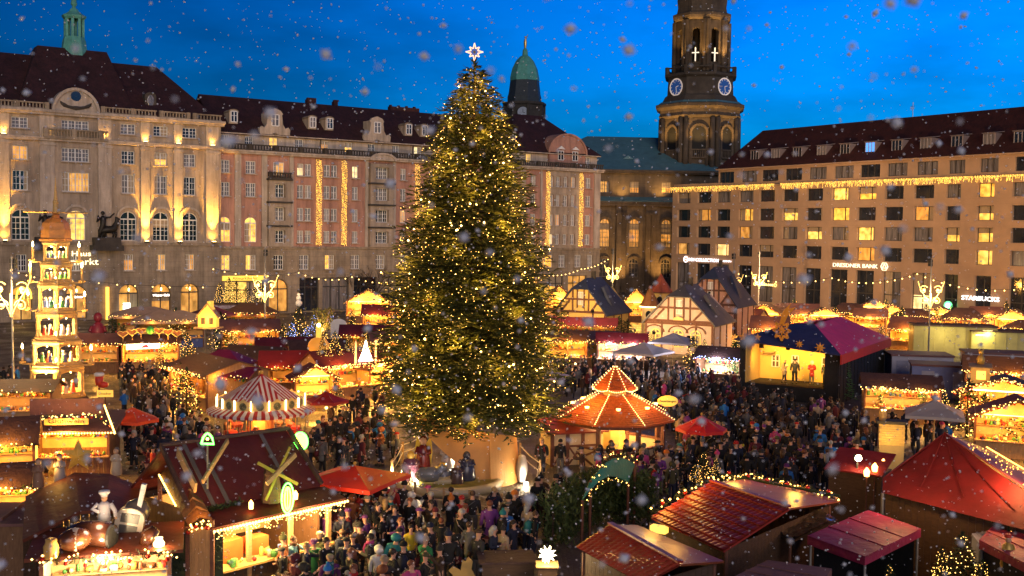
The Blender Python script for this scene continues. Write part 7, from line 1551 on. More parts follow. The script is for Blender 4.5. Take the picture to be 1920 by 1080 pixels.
t = thing('boot_ornament', 'big red boot with white fur rim on a stall roof right of the pyramid', 'ornament', at(186, 725, 2.6)); MB().tube(((0, 0, .65), (0, 0, .3), (.05, 0, .12)), [.25, .24, .24], 10).tube(((0, 0, .14), (.3, 0, .12), (.5, 0, .1)), [.2, .19, .12], 10).build('boot', mat('boot_red', (.5, .04, .02), .4), t, True); MB().lathe([(.2, .6), (.3, .66), (.3, .78), (.2, .84)], 10).build('rim', white_sheet, t, True); MB().tube(((0, 0, -2.6), (0, 0, .1)), .05, 5).build('post', wood_timber, t)

# ---------------------------------------------------------------- windmill stall (dark roof, centre left)
ds = thing('windmill_stall', 'big dark roofed stall with bulb lined awning and a small windmill on its roof', 'market stall', (0, 0, 0))
E0, E1 = at(402, 992, 2.55), at(640, 938, 2.55); ex = (E1 - E0).normalized(); ey = Vector((-ex.y, ex.x, 0)); Lw = (E1 - E0).length
Fw = lambda x, y, z: Vector((E0.x, E0.y, 0)) + ex * x + ey * y + Vector((0, 0, z))
droof = mat('roof_plum_felt', (.095, .012, .010), .6, .25, 1.2, .25, 5)
MB().slab((Fw(-.2, .9, 2.95), Fw(Lw - .2, .9, 2.95), Fw(Lw - .3, 2.75, 4.7), Fw(-.1, 2.75, 4.8)), .1).build('roof_slope', droof, ds); MB().slab((Fw(-.2, 5.0, 2.9), Fw(-.1, 2.76, 4.8), Fw(Lw - .3, 2.76, 4.7), Fw(Lw - .2, 5.0, 2.9)), .1).build('roof_slope', droof, ds)
MB().slab((Fw(-.15, -.1, 2.62), Fw(Lw + .15, -.1, 2.62), Fw(Lw, .95, 2.9), Fw(-.05, .95, 2.9)), .08).build('awning', droof, ds)
for x in (.55, 1.1, 3.6): MB().slab((Fw(x, .92, 3.0), Fw(x + .14, .92, 3.0), Fw(x + .14, 2.72, 4.8), Fw(x, 2.72, 4.8)), .03).build('roof_batten', mat('batten_grey', (.11, .09, .09), .6), ds)
MB().beam(Fw(-.2, 2.75, 4.86), Fw(Lw - .2, 2.75, 4.76), .2, .1).build('ridge_board', felt_roof, ds)
MB().beam(Fw(-.25, .95, 3.0), Fw(-.2, 2.75, 4.84), .1, .14).build('verge_board', felt_roof, ds); MB().beam(Fw(Lw - .1, .95, 3.0), Fw(Lw - .2, 2.75, 4.75), .1, .14).build('verge_board', felt_roof, ds)
for (x0, y0, a0), (x1, y1, a1), w_ in (((427, 826, 4.95), (380, 903, 4.05), .16), ((333, 846, 4.7), (367, 915, 3.9), .34), ((554, 852, 4.5), (500, 907, 3.75), .16)): MB().beam(at(x0, y0, a0), at(x1, y1, a1), .07, w_).build('gable_board', wood_pale, ds)
n = int(Lw / .24)
for i in range(n): 
    M_ = Matrix.Translation(Fw((i + .5) * Lw / n, .6, .5)) @ Matrix.Rotation(math.atan2(ex.y, ex.x), 4, 'Z'); MB().box(-Lw / n / 2 + .008, Lw / n / 2 - .008, -.03, .02, -.48, .42, 0, M_).build('front_board', wood_dark, ds)
Mw = Matrix.Translation((E0.x, E0.y, 0)) @ Matrix.Rotation(math.atan2(ex.y, ex.x), 4, 'Z')
MB().box(.0, Lw, .25, 1.0, .95, 1.02, 0, Mw).build('counter', mat('counter_honey', (.5, .3, .1), .5, .2), ds); MB().box(0, Lw, 4.6, 4.7, 0, 2.9, 0, Mw).build('back_wall', wood_dark, ds); MB().box(-.1, .0, .6, 4.6, 0, 2.9, 0, Mw).build('side_wall', plank, ds); MB().box(Lw - .1, Lw, 1.2, 4.6, 0, 2.9, 0, Mw).build('side_wall', plank, ds)
MB().box(.02, Lw - .12, 4.0, 4.1, .9, 2.85, 0, Mw).build('lining', inner, ds)
for x in (.1, Lw * .33, Lw * .66, Lw - .1): MB().box(x - .07, x + .07, .5, .64, 0, 2.6, 0, Mw).build('post', wood_pale, ds)
MB().box(.8, 1.7, .9, 1.6, 1.03, 1.75, 0, Mw).build('serving_cabinet', mat('cabinet_orange', (.5, .12, .03), .4), ds); MB().box(2.1, 2.8, 1.0, 1.5, 1.03, 1.6, 0, Mw).build('serving_cabinet', mat('cabinet_orange', (.5, .12, .03), .4), ds)
q = goods_mesh(Lw - .4, random.Random(5), 1.03, .4, .8, 26); q.v = [tuple(Mw @ Vector((v[0] + Lw / 2, v[1], v[2]))) for v in q.v]; q.build('goods', GOODS, ds, True, kind='stuff')
q = MB(); rr = random.Random(6)
for i in range(46): q.ball(Fw(-.1 + i * (Lw + .25) / 45, -.16, 2.52), .045, 6)
for i in range(130): q.octa(Fw(rr.uniform(-.1, Lw + .15), -.14 + rr.uniform(-.04, .04), 2.45 - rr.random() ** 2 * .22), .02)
q.build('awning_bulbs', bulb_w, ds, kind='stuff')
lt = MB().box(.3, Lw - .3, 1.2, 1.3, 2.5, 2.56, 0, Mw).build('lamp_tube', strip, ds)
for x in (1, 2.6, 4.2): lamp('stall_light', lt, Fw(x, .75, 2.3), 75, (1, .62, .22), .25)
for x in (1.2, 3.8): lamp('front_light', lt, Fw(x, -.5, 2.3), 45, (1, .62, .22), .25)
q = MB(); 
for i in range(170): sprig(q, Fw(rr.uniform(-.2, 1.6), .85, 2.95), Vector((rr.uniform(-1, 1), rr.uniform(-1, 1), rr.uniform(-.3, .6))), .22, rr, 2, .02)
q.build('fir_trim', needle_d, ds, kind='stuff')
wm = thing('windmill_model', 'small wooden windmill with four yellow green sails on the dark stall awning', 'model', Fw(2.55, .5, 2.88), math.atan2(ex.y, ex.x))
MB().lathe([(.36, 0), (.25, .9), (.28, .95), (.2, 1.15), (.02, 1.25)], 8).build('tower', wood_dark, wm); sail = mat('sail_yellow', (.24, .19, .03), .6)
for k in range(4):
    a = k * PI / 2 + 1.03; MB().beam((0, -.32, 1.0), (.95 * math.cos(a), -.34, 1.0 + .95 * math.sin(a)), .03, .1).build('sail', sail, wm)
MB().ball((0, -.34, 1.0), .09).build('hub', sail, wm)
nf = thing('neon_flame', 'oval green neon outline with a yellow neon core under the windmill', 'neon sign', Fw(2.75, -.1, 2.55), math.atan2(ex.y, ex.x)); gn = glow('neon_green', (.12, 1, .10), 7); gy = glow('neon_yellow', (1, .75, .08), 7)
MB().tube([(.24 * math.cos(2 * PI * k / 20), 0, .52 + .5 * math.sin(2 * PI * k / 20)) for k in range(21)], .032, 6).build('outer_tube', gn, nf); MB().tube([(.12 * math.cos(2 * PI * k / 16), 0, .5 + .38 * math.sin(2 * PI * k / 16)) for k in range(17)], .032, 6).tube(((0, 0, .15), (0, 0, .85)), .025, 5).build('inner_tube', gy, nf); lamp('neon_light', nf, (0, -.3, .6), 14, (.2, 1, .15), .15)
for i, x in enumerate((1.55, 3.35)): 
    t = thing('roof_lantern', 'small candle lantern on the windmill stall awning, %s of the neon' % ('left', 'right')[i], 'lantern', Fw(x, .25, 2.86)); MB().lathe([(.07, 0), (.08, .2), (.04, .26), (.01, .3)], 8).build('glass', glow('lantern_glass2', (1, .5, .12), 9), t)
nb_ = thing('neon_ornament', 'round green and yellow neon bauble at the right end of the dark roof', 'neon sign', Fw(Lw + .1, 2.4, 4.3), R(-30)); MB().tube([(.3 * math.cos(2 * PI * k / 18), 0, .3 * math.sin(2 * PI * k / 18)) for k in range(19)], .045, 6).build('ring', gn, nb_); MB().lathe([(.01, -.02), (.24, -.02), (.24, .02)], 14).build('disc', gy, nb_).rotation_euler = (PI / 2, 0, 0); MB().tube(((0, .05, -1.0), (0, .05, -.3)), .03, 5).build('pole', steel, nb_); lamp('neon_light', nb_, (0, -.3, 0), 10, (.3, 1, .15), .15)
nb2 = thing('neon_bell', 'small green neon bell above the left end of the dark roof ridge', 'neon sign', at(389, 823, 5.3)); MB().tube([(x * .2, 0, z * .2) for x, z in ((-1, -.8), (-.7, .2), (-.3, .7), (0, .9), (.3, .7), (.7, .2), (1, -.8), (-1, -.8))], .04, 5).build('outline', gn, nb2); MB().ball((0, 0, 0), .05).build('core', bulb_w, nb2); MB().tube(((0, 0, -1.6), (0, 0, -.2)), .03, 5).build('pole', steel, nb2)
# barrel vaulted side roof left of it
bv = thing('barrel_roof_hut', 'brown hut with curved shingled roof edged by a light line beside the windmill stall', 'hut', (0, 0, 0)); T0, T1, T2, T3 = at(300, 890, 3.6), at(338, 862, 4.0), at(398, 972, 2.9), at(352, 985, 2.7); 
for i in range(9):
    a, b = T0.lerp(T3, i / 9), T1.lerp(T2, i / 9); c, d = T1.lerp(T2, (i + .98) / 9), T0.lerp(T3, (i + .98) / 9); bl = Vector((0, 0, .32 * math.sin(PI * (i + .5) / 9) + .15)); m0, m1 = (a + b) / 2 + bl, (c + d) / 2 + bl
    MB().slab((a, m0, m1, d), .07).slab((m0, b, c, m1), .07).build('shingle_row', mat('shingle_wet_brown', (.13, .055, .022), .45, .45, 5, .35, 10), bv)
for k, p in enumerate((T0, T1, T2, T3)): MB().box(p.x - .06, p.x + .06, p.y - .06, p.y + .06, 0, p.z - .05).build('post', wood_timber, bv)
MB().tube((T0 + Vector((0, -.1, .02)), T0.lerp(T3, .62) + Vector((0, -.1, .0))), .03, 6).build('light_line', glow('tube_gold', (1, .62, .12), 9), bv)
q = MB(); q.slab((T0 + Vector((.1, .1, -.3)), T3 + Vector((.1, .1, -.3)), T2 + Vector((-.1, .1, -.3)), T1 + Vector((-.1, .1, -.3))), .04); q.build('ceiling', wood_dark, bv)
a_, b_ = Vector((T3.x, T3.y, 0)), Vector((T2.x, T2.y, 0)); n = 7
for i in range(n): p, s_ = a_.lerp(b_, (i + .02) / n), a_.lerp(b_, (i + .98) / n); MB().add([p, s_, s_ + Vector((0, 0, 2.6)), p + Vector((0, 0, 2.6)), p + Vector((0, .05, 0)), s_ + Vector((0, .05, 0)), s_ + Vector((0, .05, 2.6)), p + Vector((0, .05, 2.6))], ((0, 1, 2, 3), (5, 4, 7, 6), (0, 4, 5, 1), (1, 5, 6, 2), (2, 6, 7, 3), (3, 7, 4, 0))).build('plank', plank_l, bv)
garland(bv, [T3 + Vector((0, -.1, -.1)), T2 + Vector((0, -.1, -.1))], 18, .14, 30, seed=9)
# dark board with a santa face
sb_ = thing('poster_board', 'dark fir covered board with a bearded santa picture beside the windmill counter', 'board', at(360, 1140), R(14)); MB().box(-.95, .95, 0, .12, 0, 2.5).build('board', mat('board_dark_green', (.03, .04, .018), .8, .4, 4), sb_)
q = MB(); rr = random.Random(12)
for k in range(260): 
    x, z = rr.uniform(-.95, .95), rr.uniform(1.2, 2.5)
    if abs(x - .1) > .38 or z > 2.35: sprig(q, Vector((x, -.02, z)), Vector((rr.uniform(-1, 1), -.4, rr.uniform(-1, 1))), .2, rr, 2, .02)
q.build('fir_trim', needle_d, sb_, kind='stuff'); MB().box(-.25, .45, -.08, -.001, 1.35, 1.45).build('picture_ledge', white_sheet, sb_); MB().lathe([(.02, .04), (.15, .03), (.16, 0)], 12).build('face', skin_p, sb_).matrix_local = Matrix.Translation((.1, -.0, 2.05)) @ Matrix.Rotation(PI / 2, 4, 'X')
MB().prism([(-.18, 1.46), (.38, 1.46), (.34, 1.85), (-.14, 1.85)], -.06, -.002).build('coat', mat('coat_red', (.3, .03, .02)), sb_); MB().prism([(-.06, 1.75), (.26, 1.75), (.24, 2.02), (.1, 1.94), (-.04, 2.02)], -.085, -.061).build('beard', white_sheet, sb_)

# ---------------------------------------------------------------- foreground right: tiled tin roofs
tile_red = mat('tin_tiles_red', (.30, .030, .016), .36, .34, 1.4, .15, 5, spec=.5, stain=.25)
def tile_roof(par, e1, e2, p2, p1, rows, cols, name='tile_sheet', m=None):
    """pressed tin tiles: stepped rows with rounded ribs, one sheet"""
    q = MB(); e1, e2, p1, p2 = map(Vector, (e1, e2, p1, p2)); nm = (e2 - e1).cross(p1 - e1).normalized()
    if nm.z < 0: nm = -nm
    sub = 4; grid = []
    for r_ in range(rows):
        for (v, lift) in ((r_ / rows, .055), ((r_ + 1) / rows - 1e-3, .0)):
            a, b = e1.lerp(p1, v), e2.lerp(p2, v); grid.append([a.lerp(b, c / (cols * sub)) + nm * (lift + .03 * abs(math.sin(PI * c / sub))) for c in range(cols * sub + 1)])
    for i in range(len(grid) - 1):
        for c in range(cols * sub): q.face((grid[i][c], grid[i][c + 1], grid[i + 1][c + 1], grid[i + 1][c]))
    q.slab((e1 - nm * .01, e2 - nm * .01, p2 - nm * .01, p1 - nm * .01), .06)
    return q.build(name, m or tile_red, par)
def tile_stall(label, e1, e2, r1, r2, b1, b2, rows, cols, seed, wall=wood_dark, light=0):
    t = thing('tiled_stall', label, 'market stall', (0, 0, 0)); tile_roof(t, e1, e2, r2, r1, rows, cols); MB().slab((r1, r2, b2, b1), .06).build('back_roof', mat('tin_flat_lit', (.26, .062, .022), .32, .25, 1.6, .12, 6, spec=.5), t)  # orange light on the back slope is put into its base colour
    MB().beam(r1 + Vector((0, 0, .06)), r2 + Vector((0, 0, .06)), .16, .06).build('ridge_cap', tile_red, t)
    c = (e1 + e2 + b1 + b2) / 4
    ins = [p.lerp(Vector((c.x, c.y, p.z)), .12) for p in (e1, e2, b2, b1)]
    for i in range(4):
        a, b = ins[i], ins[(i + 1) % 4]; n = max(3, int((b - a).length / .22)); dn = Vector((0, 0, -.12)); th = (Vector((c.x, c.y, 0)) - (a + b) / 2); th.z = 0; th = th.normalized() * .04
        for k in range(n):
            p, s_ = a.lerp(b, (k + .02) / n) + dn, a.lerp(b, (k + .98) / n) + dn; pb, sbb = Vector((p.x, p.y, 0)), Vector((s_.x, s_.y, 0))
            MB().add([pb, sbb, s_, p, pb + th, sbb + th, s_ + th, p + th], ((0, 1, 2, 3), (5, 4, 7, 6), (0, 4, 5, 1), (1, 5, 6, 2), (2, 6, 7, 3), (3, 7, 4, 0))).build('plank', wall, t)
        MB().tube((Vector((a.x, a.y, 0)), a + dn), .06, 6).build('post', wood_timber, t)
    return t
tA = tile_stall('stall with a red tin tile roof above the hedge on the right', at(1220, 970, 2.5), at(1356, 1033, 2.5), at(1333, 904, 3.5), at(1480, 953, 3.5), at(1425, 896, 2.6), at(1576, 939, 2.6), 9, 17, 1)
garland(tA, [at(1222, 962, 2.6), at(1262, 935, 3.0), at(1333, 898, 3.55), at(1425, 893, 2.7), at(1570, 934, 2.7)], 60, .16, 34, seed=17, bm_=bulb)
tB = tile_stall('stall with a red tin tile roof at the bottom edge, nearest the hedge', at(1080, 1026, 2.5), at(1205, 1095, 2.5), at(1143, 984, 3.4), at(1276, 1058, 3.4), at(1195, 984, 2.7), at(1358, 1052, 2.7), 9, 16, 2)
q = thing('yellow_lamp_box', 'small glowing yellow box window between the two red tile roofs', 'lamp', at(1236, 992, 2.2), R(-30)); MB().cbox((0, 0, 0), (.55, .3, .22)).build('box', glow('box_yellow', (1, .6, .1), 1.6), q); MB().tube(((0, 0, -2.2), (0, 0, -.1)), .05, 5).build('post', wood_timber, q)
fo = thing('foil_roof', 'small lean-to with crumpled silver foil roof beside the red tile roof', 'shed', (0, 0, 0)); a, b, c, d = at(1455, 992, 2.2), at(1537, 953, 2.5), at(1567, 972, 2.5), at(1482, 1010, 2.2)
q = MB(); rr = random.Random(14); g_ = [[a.lerp(b, i / 14).lerp(d.lerp(c, i / 14), j / 8) + Vector((0, 0, rr.uniform(-.045, .045))) for j in range(9)] for i in range(15)]
for i in range(14):
    for j in range(8): q.face((g_[i][j], g_[i + 1][j], g_[i + 1][j + 1])); q.face((g_[i][j], g_[i + 1][j + 1], g_[i][j + 1]))
q.build('foil_sheet', mat('silver_foil', (.55, .47, .35), .22, .3, 4, metal=.9), fo)
for p in (a, b, c, d): MB().tube((Vector((p.x, p.y, 0)), p - Vector((0, 0, .03))), .05, 6).build('post', wood_timber, fo)
q = MB().slab([p - Vector((0, 0, .12)) for p in (a, b, c, d)], .05).build('deck', wood_dark, fo)
def flat_canopy(label, quad, z, m, drop=.28, name='canopy_stall', wall=black):
    t = thing(name, label, 'market stall', (0, 0, 0)); Q = [at(x, y, z) for x, y in quad]; MB().slab(Q, .06).build('roof', m, t); c = sum(Q, Vector()) / 4
    for i in range(4):
        a, b = Q[i], Q[(i + 1) % 4]; dz = Vector((0, 0, -drop)); MB().face((a - Vector((0, 0, .062)), b - Vector((0, 0, .062)), b + dz, a + dz)).build('valance', m, t)
        p = a.lerp(c, .06); MB().tube((Vector((p.x, p.y, 0)), p - Vector((0, 0, .07))), .045, 6).build('post', steel, t)
    for f in (.33, .66): a, b = Q[0].lerp(Q[1], f), Q[3].lerp(Q[2], f); MB().beam(a + Vector((0, 0, .015)), b + Vector((0, 0, .015)), .05, .03).build('seam', m, t)
    w_ = [p.lerp(c, .12) for p in Q]
    for i in (0, 1, 3): a, b = w_[i], w_[(i + 1) % 4]; MB().add([Vector((a.x, a.y, 0)), Vector((b.x, b.y, 0)), b - Vector((0, 0, drop)), a - Vector((0, 0, drop))], ((0, 1, 2, 3),)).build('side_sheet', wall, t)
    return t
mag2 = mat('canopy_plum', (.30, .016, .06), .6, .3, 1.2, .55, 2.5, stain=.35)
flat_canopy('flat plum coloured canopy with creased cloth at the lower right', [(1514, 1004), (1628, 956), (1727, 991), (1622, 1043)], 2.6, mag2)
flat_canopy('plum cloth roof edge at the right border below the red tent', [(1836, 1012), (1878, 968), (2010, 1012), (1960, 1075)], 2.6, mag2)
flat_canopy('flat rose roof cut by the bottom edge of the picture', [(1378, 1080), (1440, 1050), (1560, 1066), (1520, 1120)], 2.5, pink_roof)
flat_canopy('small pale blue box roof before the plum roof at the right', [(1822, 1000), (1852, 996), (1872, 1014), (1838, 1022)], 2.4, mat('box_blue', (.22, .26, .40), .5), .9)
bt = thing('market_tent', 'big red cloth tent with dotted bulb lit side at the right edge', 'tent', (0, 0, 0)); tr = mat('tent_red', (.15, .008, .010), .75, .25, 1.2, .25, 2.5)
pk, hl, hr, r2 = at(1771, 811, 4.8), at(1655, 896, 3.2), at(2030, 990, 3.2), at(1990, 925, 3.0); ml, mr_ = at(1655, 924, 2.85), at(2030, 1022, 2.85)
q = MB(); G_ = 10
for i in range(G_):
    for j in range(G_):
        f = lambda u, v: hl.lerp(hr, u).lerp(pk, v) - Vector((0, 0, .35 * v * (1 - v) * 1.2 + .06 * math.sin(u * 9) * (1 - v) * v))
        q.face((f(i / G_, j / G_), f((i + 1) / G_, j / G_), f((i + 1) / G_, (j + 1) / G_), f(i / G_, (j + 1) / G_)))
q.build('front_panel', tr, bt, True); MB().face((hl, hr, mr_, ml)).build('valance', tr, bt)
MB().slab((pk + Vector((.02, .02, 0)), hr + Vector((.02, .02, 0)), r2, at(1850, 842, 3.4)), .05).build('side_panel', mat('tent_rose', (.26, .05, .05), .5), bt); MB().slab((hl, pk, at(1850, 842, 3.4), at(1700, 860, 3.0)), .04).build('back_panel', tr, bt)
q = MB(); rr = random.Random(5)
for i in range(60): f = i / 59; q.octa(at(1850, 842, 3.5).lerp(r2, f) + Vector((0, 0, .08)), .035)
for i in range(90): q.octa((pk.lerp(hr, rr.random())).lerp(at(1850, 842, 3.4).lerp(r2, rr.random()), rr.random() * .9) + Vector((0, 0, .08)), .022)
q.build('edge_bulbs', bulb_o, bt, kind='stuff'); lamp('tent_light', bt, at(1905, 880, 4.4), 60, (1, .45, .15), .3); lamp('tent_light', bt, at(1690, 880, 4.2), 40, (1, .5, .15), .3)
for f in (.22, .45, .7): MB().tube([hl.lerp(hr, f).lerp(pk, v / 8) + Vector((0, 0, .03 - .42 * v / 8 * (1 - v / 8))) for v in range(9)], .018, 4).build('seam', tr, bt)
for p in (ml, mr_, r2): MB().tube((Vector((p.x, p.y, 0)), p), .06, 6).build('post', steel, bt)
a, b = Vector((ml.x, ml.y, 0)), Vector((mr_.x, mr_.y, 0)); n = 26
for k in range(n): p, s_ = a.lerp(b, (k + .02) / n) + Vector((.2, .3, 0)), a.lerp(b, (k + .98) / n) + Vector((.2, .3, 0)); MB().add([p, s_, s_ + Vector((0, 0, 2.85)), p + Vector((0, 0, 2.85)), p + Vector((.03, .05, 0)), s_ + Vector((.03, .05, 0)), s_ + Vector((.03, .05, 2.85)), p + Vector((.03, .05, 2.85))], ((0, 1, 2, 3), (5, 4, 7, 6), (0, 4, 5, 1), (1, 5, 6, 2), (2, 6, 7, 3), (3, 7, 4, 0))).build('plank', wood_dark, bt)
wd = thing('wine_canopy', 'small wine red roof left of the big red tent with orange glow behind', 'market stall', at(1600, 985), R(-35)); MB().slab(((-1.2, -.3, 2.3), (1.2, -.3, 2.3), (1.2, 1.6, 2.9), (-1.2, 1.6, 2.9)), .07).build('roof', red_roof, wd); MB().box(-1.1, 1.1, 0, 1.4, 0, 2.28).build('wall', wood_dark, wd)
pl = thing('pole', 'tall thin grey pole with a small fitting in front of the red tent', 'pole', at(1800, 1010)); MB().tube(((0, 0, 0), (0, 0, 3.9)), [.06, .045], 8).build('shaft', mat('pole_grey', (.32, .25, .18), .5, metal=.4), pl); MB().cbox((0, 0, 3.75), (.16, .16, .3)).build('fitting', steel, pl)
chm = thing('brick_chimney', 'yellow brick chimney with a flat dark cap behind the red tent', 'chimney', at(1668, 905), R(-12)); rr = random.Random(2); MB().box(-.58, .58, -.28, .28, 0, 2.9).build('core', mat('mortar', (.35, .25, .12), .9), chm)
for i in range(9):
    z = 1.9 + i * .115
    for k in range(5):
        x0 = -.6 + k * .24 + (.12 if i % 2 else 0); x1 = min(x0 + .225, .6)
        if x1 - x0 > .03: MB().box(x0, x1, -.31 - rr.uniform(0, .012), -.281, z, z + .1).build('brick', mat('brick_yellow', (.55, .36, .12), .8, .25, 3), chm)
MB().box(-.72, .72, -.42, .42, 2.95, 3.08).build('cap', stone_dark, chm); lamp('chimney_light', chm, (-.2, -1.3, 2.3), 26, (1, .6, .15), .1); 
ow = thing('owl_figure', 'small carved owl figure sitting on the chimney cap', 'figure', at(1668, 905) + Vector((-.45, 0, 3.08))); MB().lathe([(.16, 0), (.2, .25), (.17, .45), (.14, .6), (.02, .68)], 10).build('body', mat('owl_brown', (.4, .24, .09), .6, .3, 5), ow, True)
for s_ in (-1, 1): MB().octa((s_ * .08, -.15, .52), .035).build('eye', flame, ow)
fl_ = thing('floodlight', 'blazing white floodlight on a thin pole among the crowd left of the chimney', 'floodlight', at(1604, 985)); MB().tube(((0, 0, 0), (0, 0, 2.75)), .04, 6).build('pole', steel, fl_); MB().cbox((0, -.02, 2.85), (.3, .16, .24)).build('housing', black, fl_); MB().lathe([(.01, .0), (.13, .01), (.13, -.02)], 12).build('lens', glow('lens_hot', (1, .8, .45), 90), fl_).matrix_local = Matrix.Translation((0, -.12, 2.85)) @ Matrix.Rotation(PI / 2, 4, 'X'); lamp('flood', fl_, (0, -.4, 2.85), 150, (1, .7, .3), .1)
for i, (px, py) in enumerate(((1625, 893), (1640, 884), (1656, 876))): q = thing('lantern', 'glowing orange lantern in the row left of the chimney, %s' % ('nearest the floodlight', 'middle one', 'nearest the chimney')[i], 'lantern', at(px, py, 2.4)); MB().lathe([(.1, 0), (.13, .2), (.05, .32), (.01, .36)], 8).build('glass', glow('lantern_glass2', (1, .5, .12), 9), q); MB().tube(((0, 0, -2.4), (0, 0, 0)), .03, 5).build('post', wood_timber, q)
# hedge, green awning and star lantern
hg_ = thing('hedge', 'tall bushy green hedge wall in front of the red tiled stalls', 'hedge', (0, 0, 0)); q = MB(); rr = random.Random(15); HP = [at(1036, 1030), at(1090, 985), at(1150, 968), at(1215, 985)]
for k in range(5200):
    i = rr.randrange(3); p = HP[i].lerp(HP[i + 1], rr.random()) + Vector((rr.gauss(0, .3), rr.gauss(0, .35), rr.uniform(.1, 1.9) + .2 * math.sin(k * .37))); sprig(q, p, Vector((rr.uniform(-1, 1), rr.uniform(-1, 1), rr.uniform(.2, 1.4))), rr.uniform(.2, .42), rr, 3, .03)
q.build('foliage', mat('hedge_green', (.055, .085, .022), .7, .45, 1.5), hg_, kind='stuff')
for p in HP: MB().tube((p, p + Vector((0, 0, 1.4))), .05, 5).build('stem', bark, hg_)
ga_ = thing('archway', 'green tin arched gateway trimmed with fir and bulbs above the hedge', 'archway', (0, 0, 0)); a, b = at(1092, 938, 1.9), at(1178, 905, 1.9); dv = Vector((.35, .75, .6)); q = MB(); n = 10; ap = []
for k in range(n + 1): f = k / n; p = a.lerp(b, f) + Vector((0, 0, .55 * math.sin(PI * f))); ap.append(p)
for k in range(n): q.slab((ap[k], ap[k + 1], ap[k + 1] + dv, ap[k] + dv), .05)
q.build('roof', mat('tin_green', (.02, .17, .11), .45, .2, 2, .2), ga_); garland(ga_, [p + dv * 1.05 + Vector((0, 0, .1)) for p in ap[::2]], 30, .2, 46, seed=4, bm_=bulb, br=.022, bauble=False); garland(ga_, [p + Vector((0, -.1, -.1)) for p in ap[::2]], 30, .12, 20, 'front_garland', seed=6, bm_=bulb, br=.02, bauble=False)
for p in (ap[0], ap[-1], ap[0] + dv, ap[-1] + dv): MB().tube((Vector((p.x, p.y, 0)), p), .06, 6).build('post', wood_timber, ga_)
sl = thing('star_lantern', 'white glowing many pointed star lantern on a dark box at the bottom centre', 'lantern', at(1026, 1062, 1.6)); sq = MB(); rr = random.Random(3)
for k in range(26):
    z = 1 - 2 * (k + .5) / 26; a = k * 2.39996; d = Vector((math.sqrt(1 - z * z) * math.cos(a), math.sqrt(1 - z * z) * math.sin(a), z)); s_ = d.orthogonal().normalized() * .055; u_ = d.cross(s_)
    for e, f in ((s_, u_), (u_, -s_), (-s_, -u_), (-u_, s_)): sq.face((d * .13 + e, d * .13 + f, d * .30))
sq.ball((0, 0, 0), .15, 10); sq.v = [(x, y, z_ + .38) for x, y, z_ in sq.v]; sq.build('star', glow('star_white', (1, .85, .55), 7), sl); MB().box(-.3, .3, -.3, .3, -.35, .05).build('box', wood_dark, sl); MB().box(-.35, .35, -.35, .35, .051, .08).build('tray', mat('tray_gold', (.5, .3, .1), .4), sl); MB().tube(((0, 0, -1.6), (0, 0, -.35)), .08, 6).build('post', wood_timber, sl); lamp('star_light', sl, (0, -.5, .5), 26, (1, .7, .35), .2)
for i, (px, py, z, h) in enumerate(((1318, 898, 2.3, 1.0), (1342, 893, 2.4, .7), (1302, 905, 2.2, .7))): fir('small green fir on the ridge of the red tile roof, %s' % ('tallest', 'right one', 'left one')[i], at(px, py, z), h, 2)
bs = thing('bauble_row', 'row of gold and red glass baubles along the back eave of the red tile roof', 'ornament', (0, 0, 0)); A_, Z_ = at(1350, 888, 2.9), at(1575, 930, 2.8)
for i in range(18): p = A_.lerp(Z_, (i + .5) / 18) + Vector((0, .1, .08 * math.sin(i * 2.1))); MB().ball((0, 0, 0), .085, 9, 0, 7).build('bauble', (mat('bauble_gold', (.6, .38, .08), .15, metal=.7), mat('bauble_red', (.5, .03, .02)), mat('bauble_pale', (.6, .5, .4), .15, metal=.4))[i % 3], bs, True).location = p
MB().tube((A_, Z_), .05, 6).build('fir_rail', needle_d, bs)
# lit firs in the bottom right corner
for i, (px, py, h, k, d) in enumerate(((1588, 1085, .9, 2, 'left of the plum canopy corner'), (1665, 1085, .9, 2, 'below the plum canopy'), (1762, 1075, 1.3, 1, 'below the tall grey pole'), (1800, 1065, 1.6, 0, 'tallest, before the plum cloth'), (1885, 1055, 1.6, 1, 'nearest the right border'), (1838, 1090, 1.1, 1, 'behind the red hatted figure'))):
    p = at(px, py + 90, 0); fir('lit fir tree at the bottom right, ' + d, Vector((p.x * 1.0, p.y, 1.0)), h, k); q = thing('planter', 'dark planter box under the lit fir tree %s' % d, 'planter', (p.x, p.y, 0)); MB().box(-.3, .3, -.3, .3, 0, .96).build('box', wood_dark, q); MB().box(-.33, .33, -.33, .33, .961, 1.0).build('rim', wood_timber, q)
q = robe_figure('elf_figure', 'golden figure with a red pointed hat at the bottom right corner', at(1888, 1065, 2.0), 1.0, gold, skin_p, hat=mat('hat_red', (.6, .05, .02), .5)); MB().tube(((0, 0, -2.0), (0, 0, 0)), .08, 6).build('post', wood_timber, q)
for (px, py, z, w, lb) in ((952, 1128, 2.4, 1.7, 'dark flat roofed booth at the bottom centre beside the star lantern'),):
    q = thing('booth', lb, 'booth', at(px, py), R(6)); MB().box(-w / 2, w / 2, 0, 1.2, 0, 1.25).build('wall', wood_dark, q); MB().box(-w / 2 - .1, w / 2 + .1, -.1, 1.3, 1.25, 1.32).build('top', felt_roof, q)
cu_ = thing('cutout_figures', 'golden wooden cut-out of two animals at the bottom centre', 'figure', at(866, 1120), R(4)); MB().prism([(-.5, 0), (.45, 0), (.5, .6), (.3, .95), (.34, 1.2), (.2, 1.35), (.1, 1.2), (0, 1.25), (-.05, .9), (-.3, 1.05), (-.45, .9), (-.3, .75)], -.04, .04).build('board', mat('cutout_gold', (.5, .3, .08), .5, .15), cu_); MB().tube(((-.2, .05, .4), (-.25, .5, 0)), .025, 5).build('strut', wood_dark, cu_)
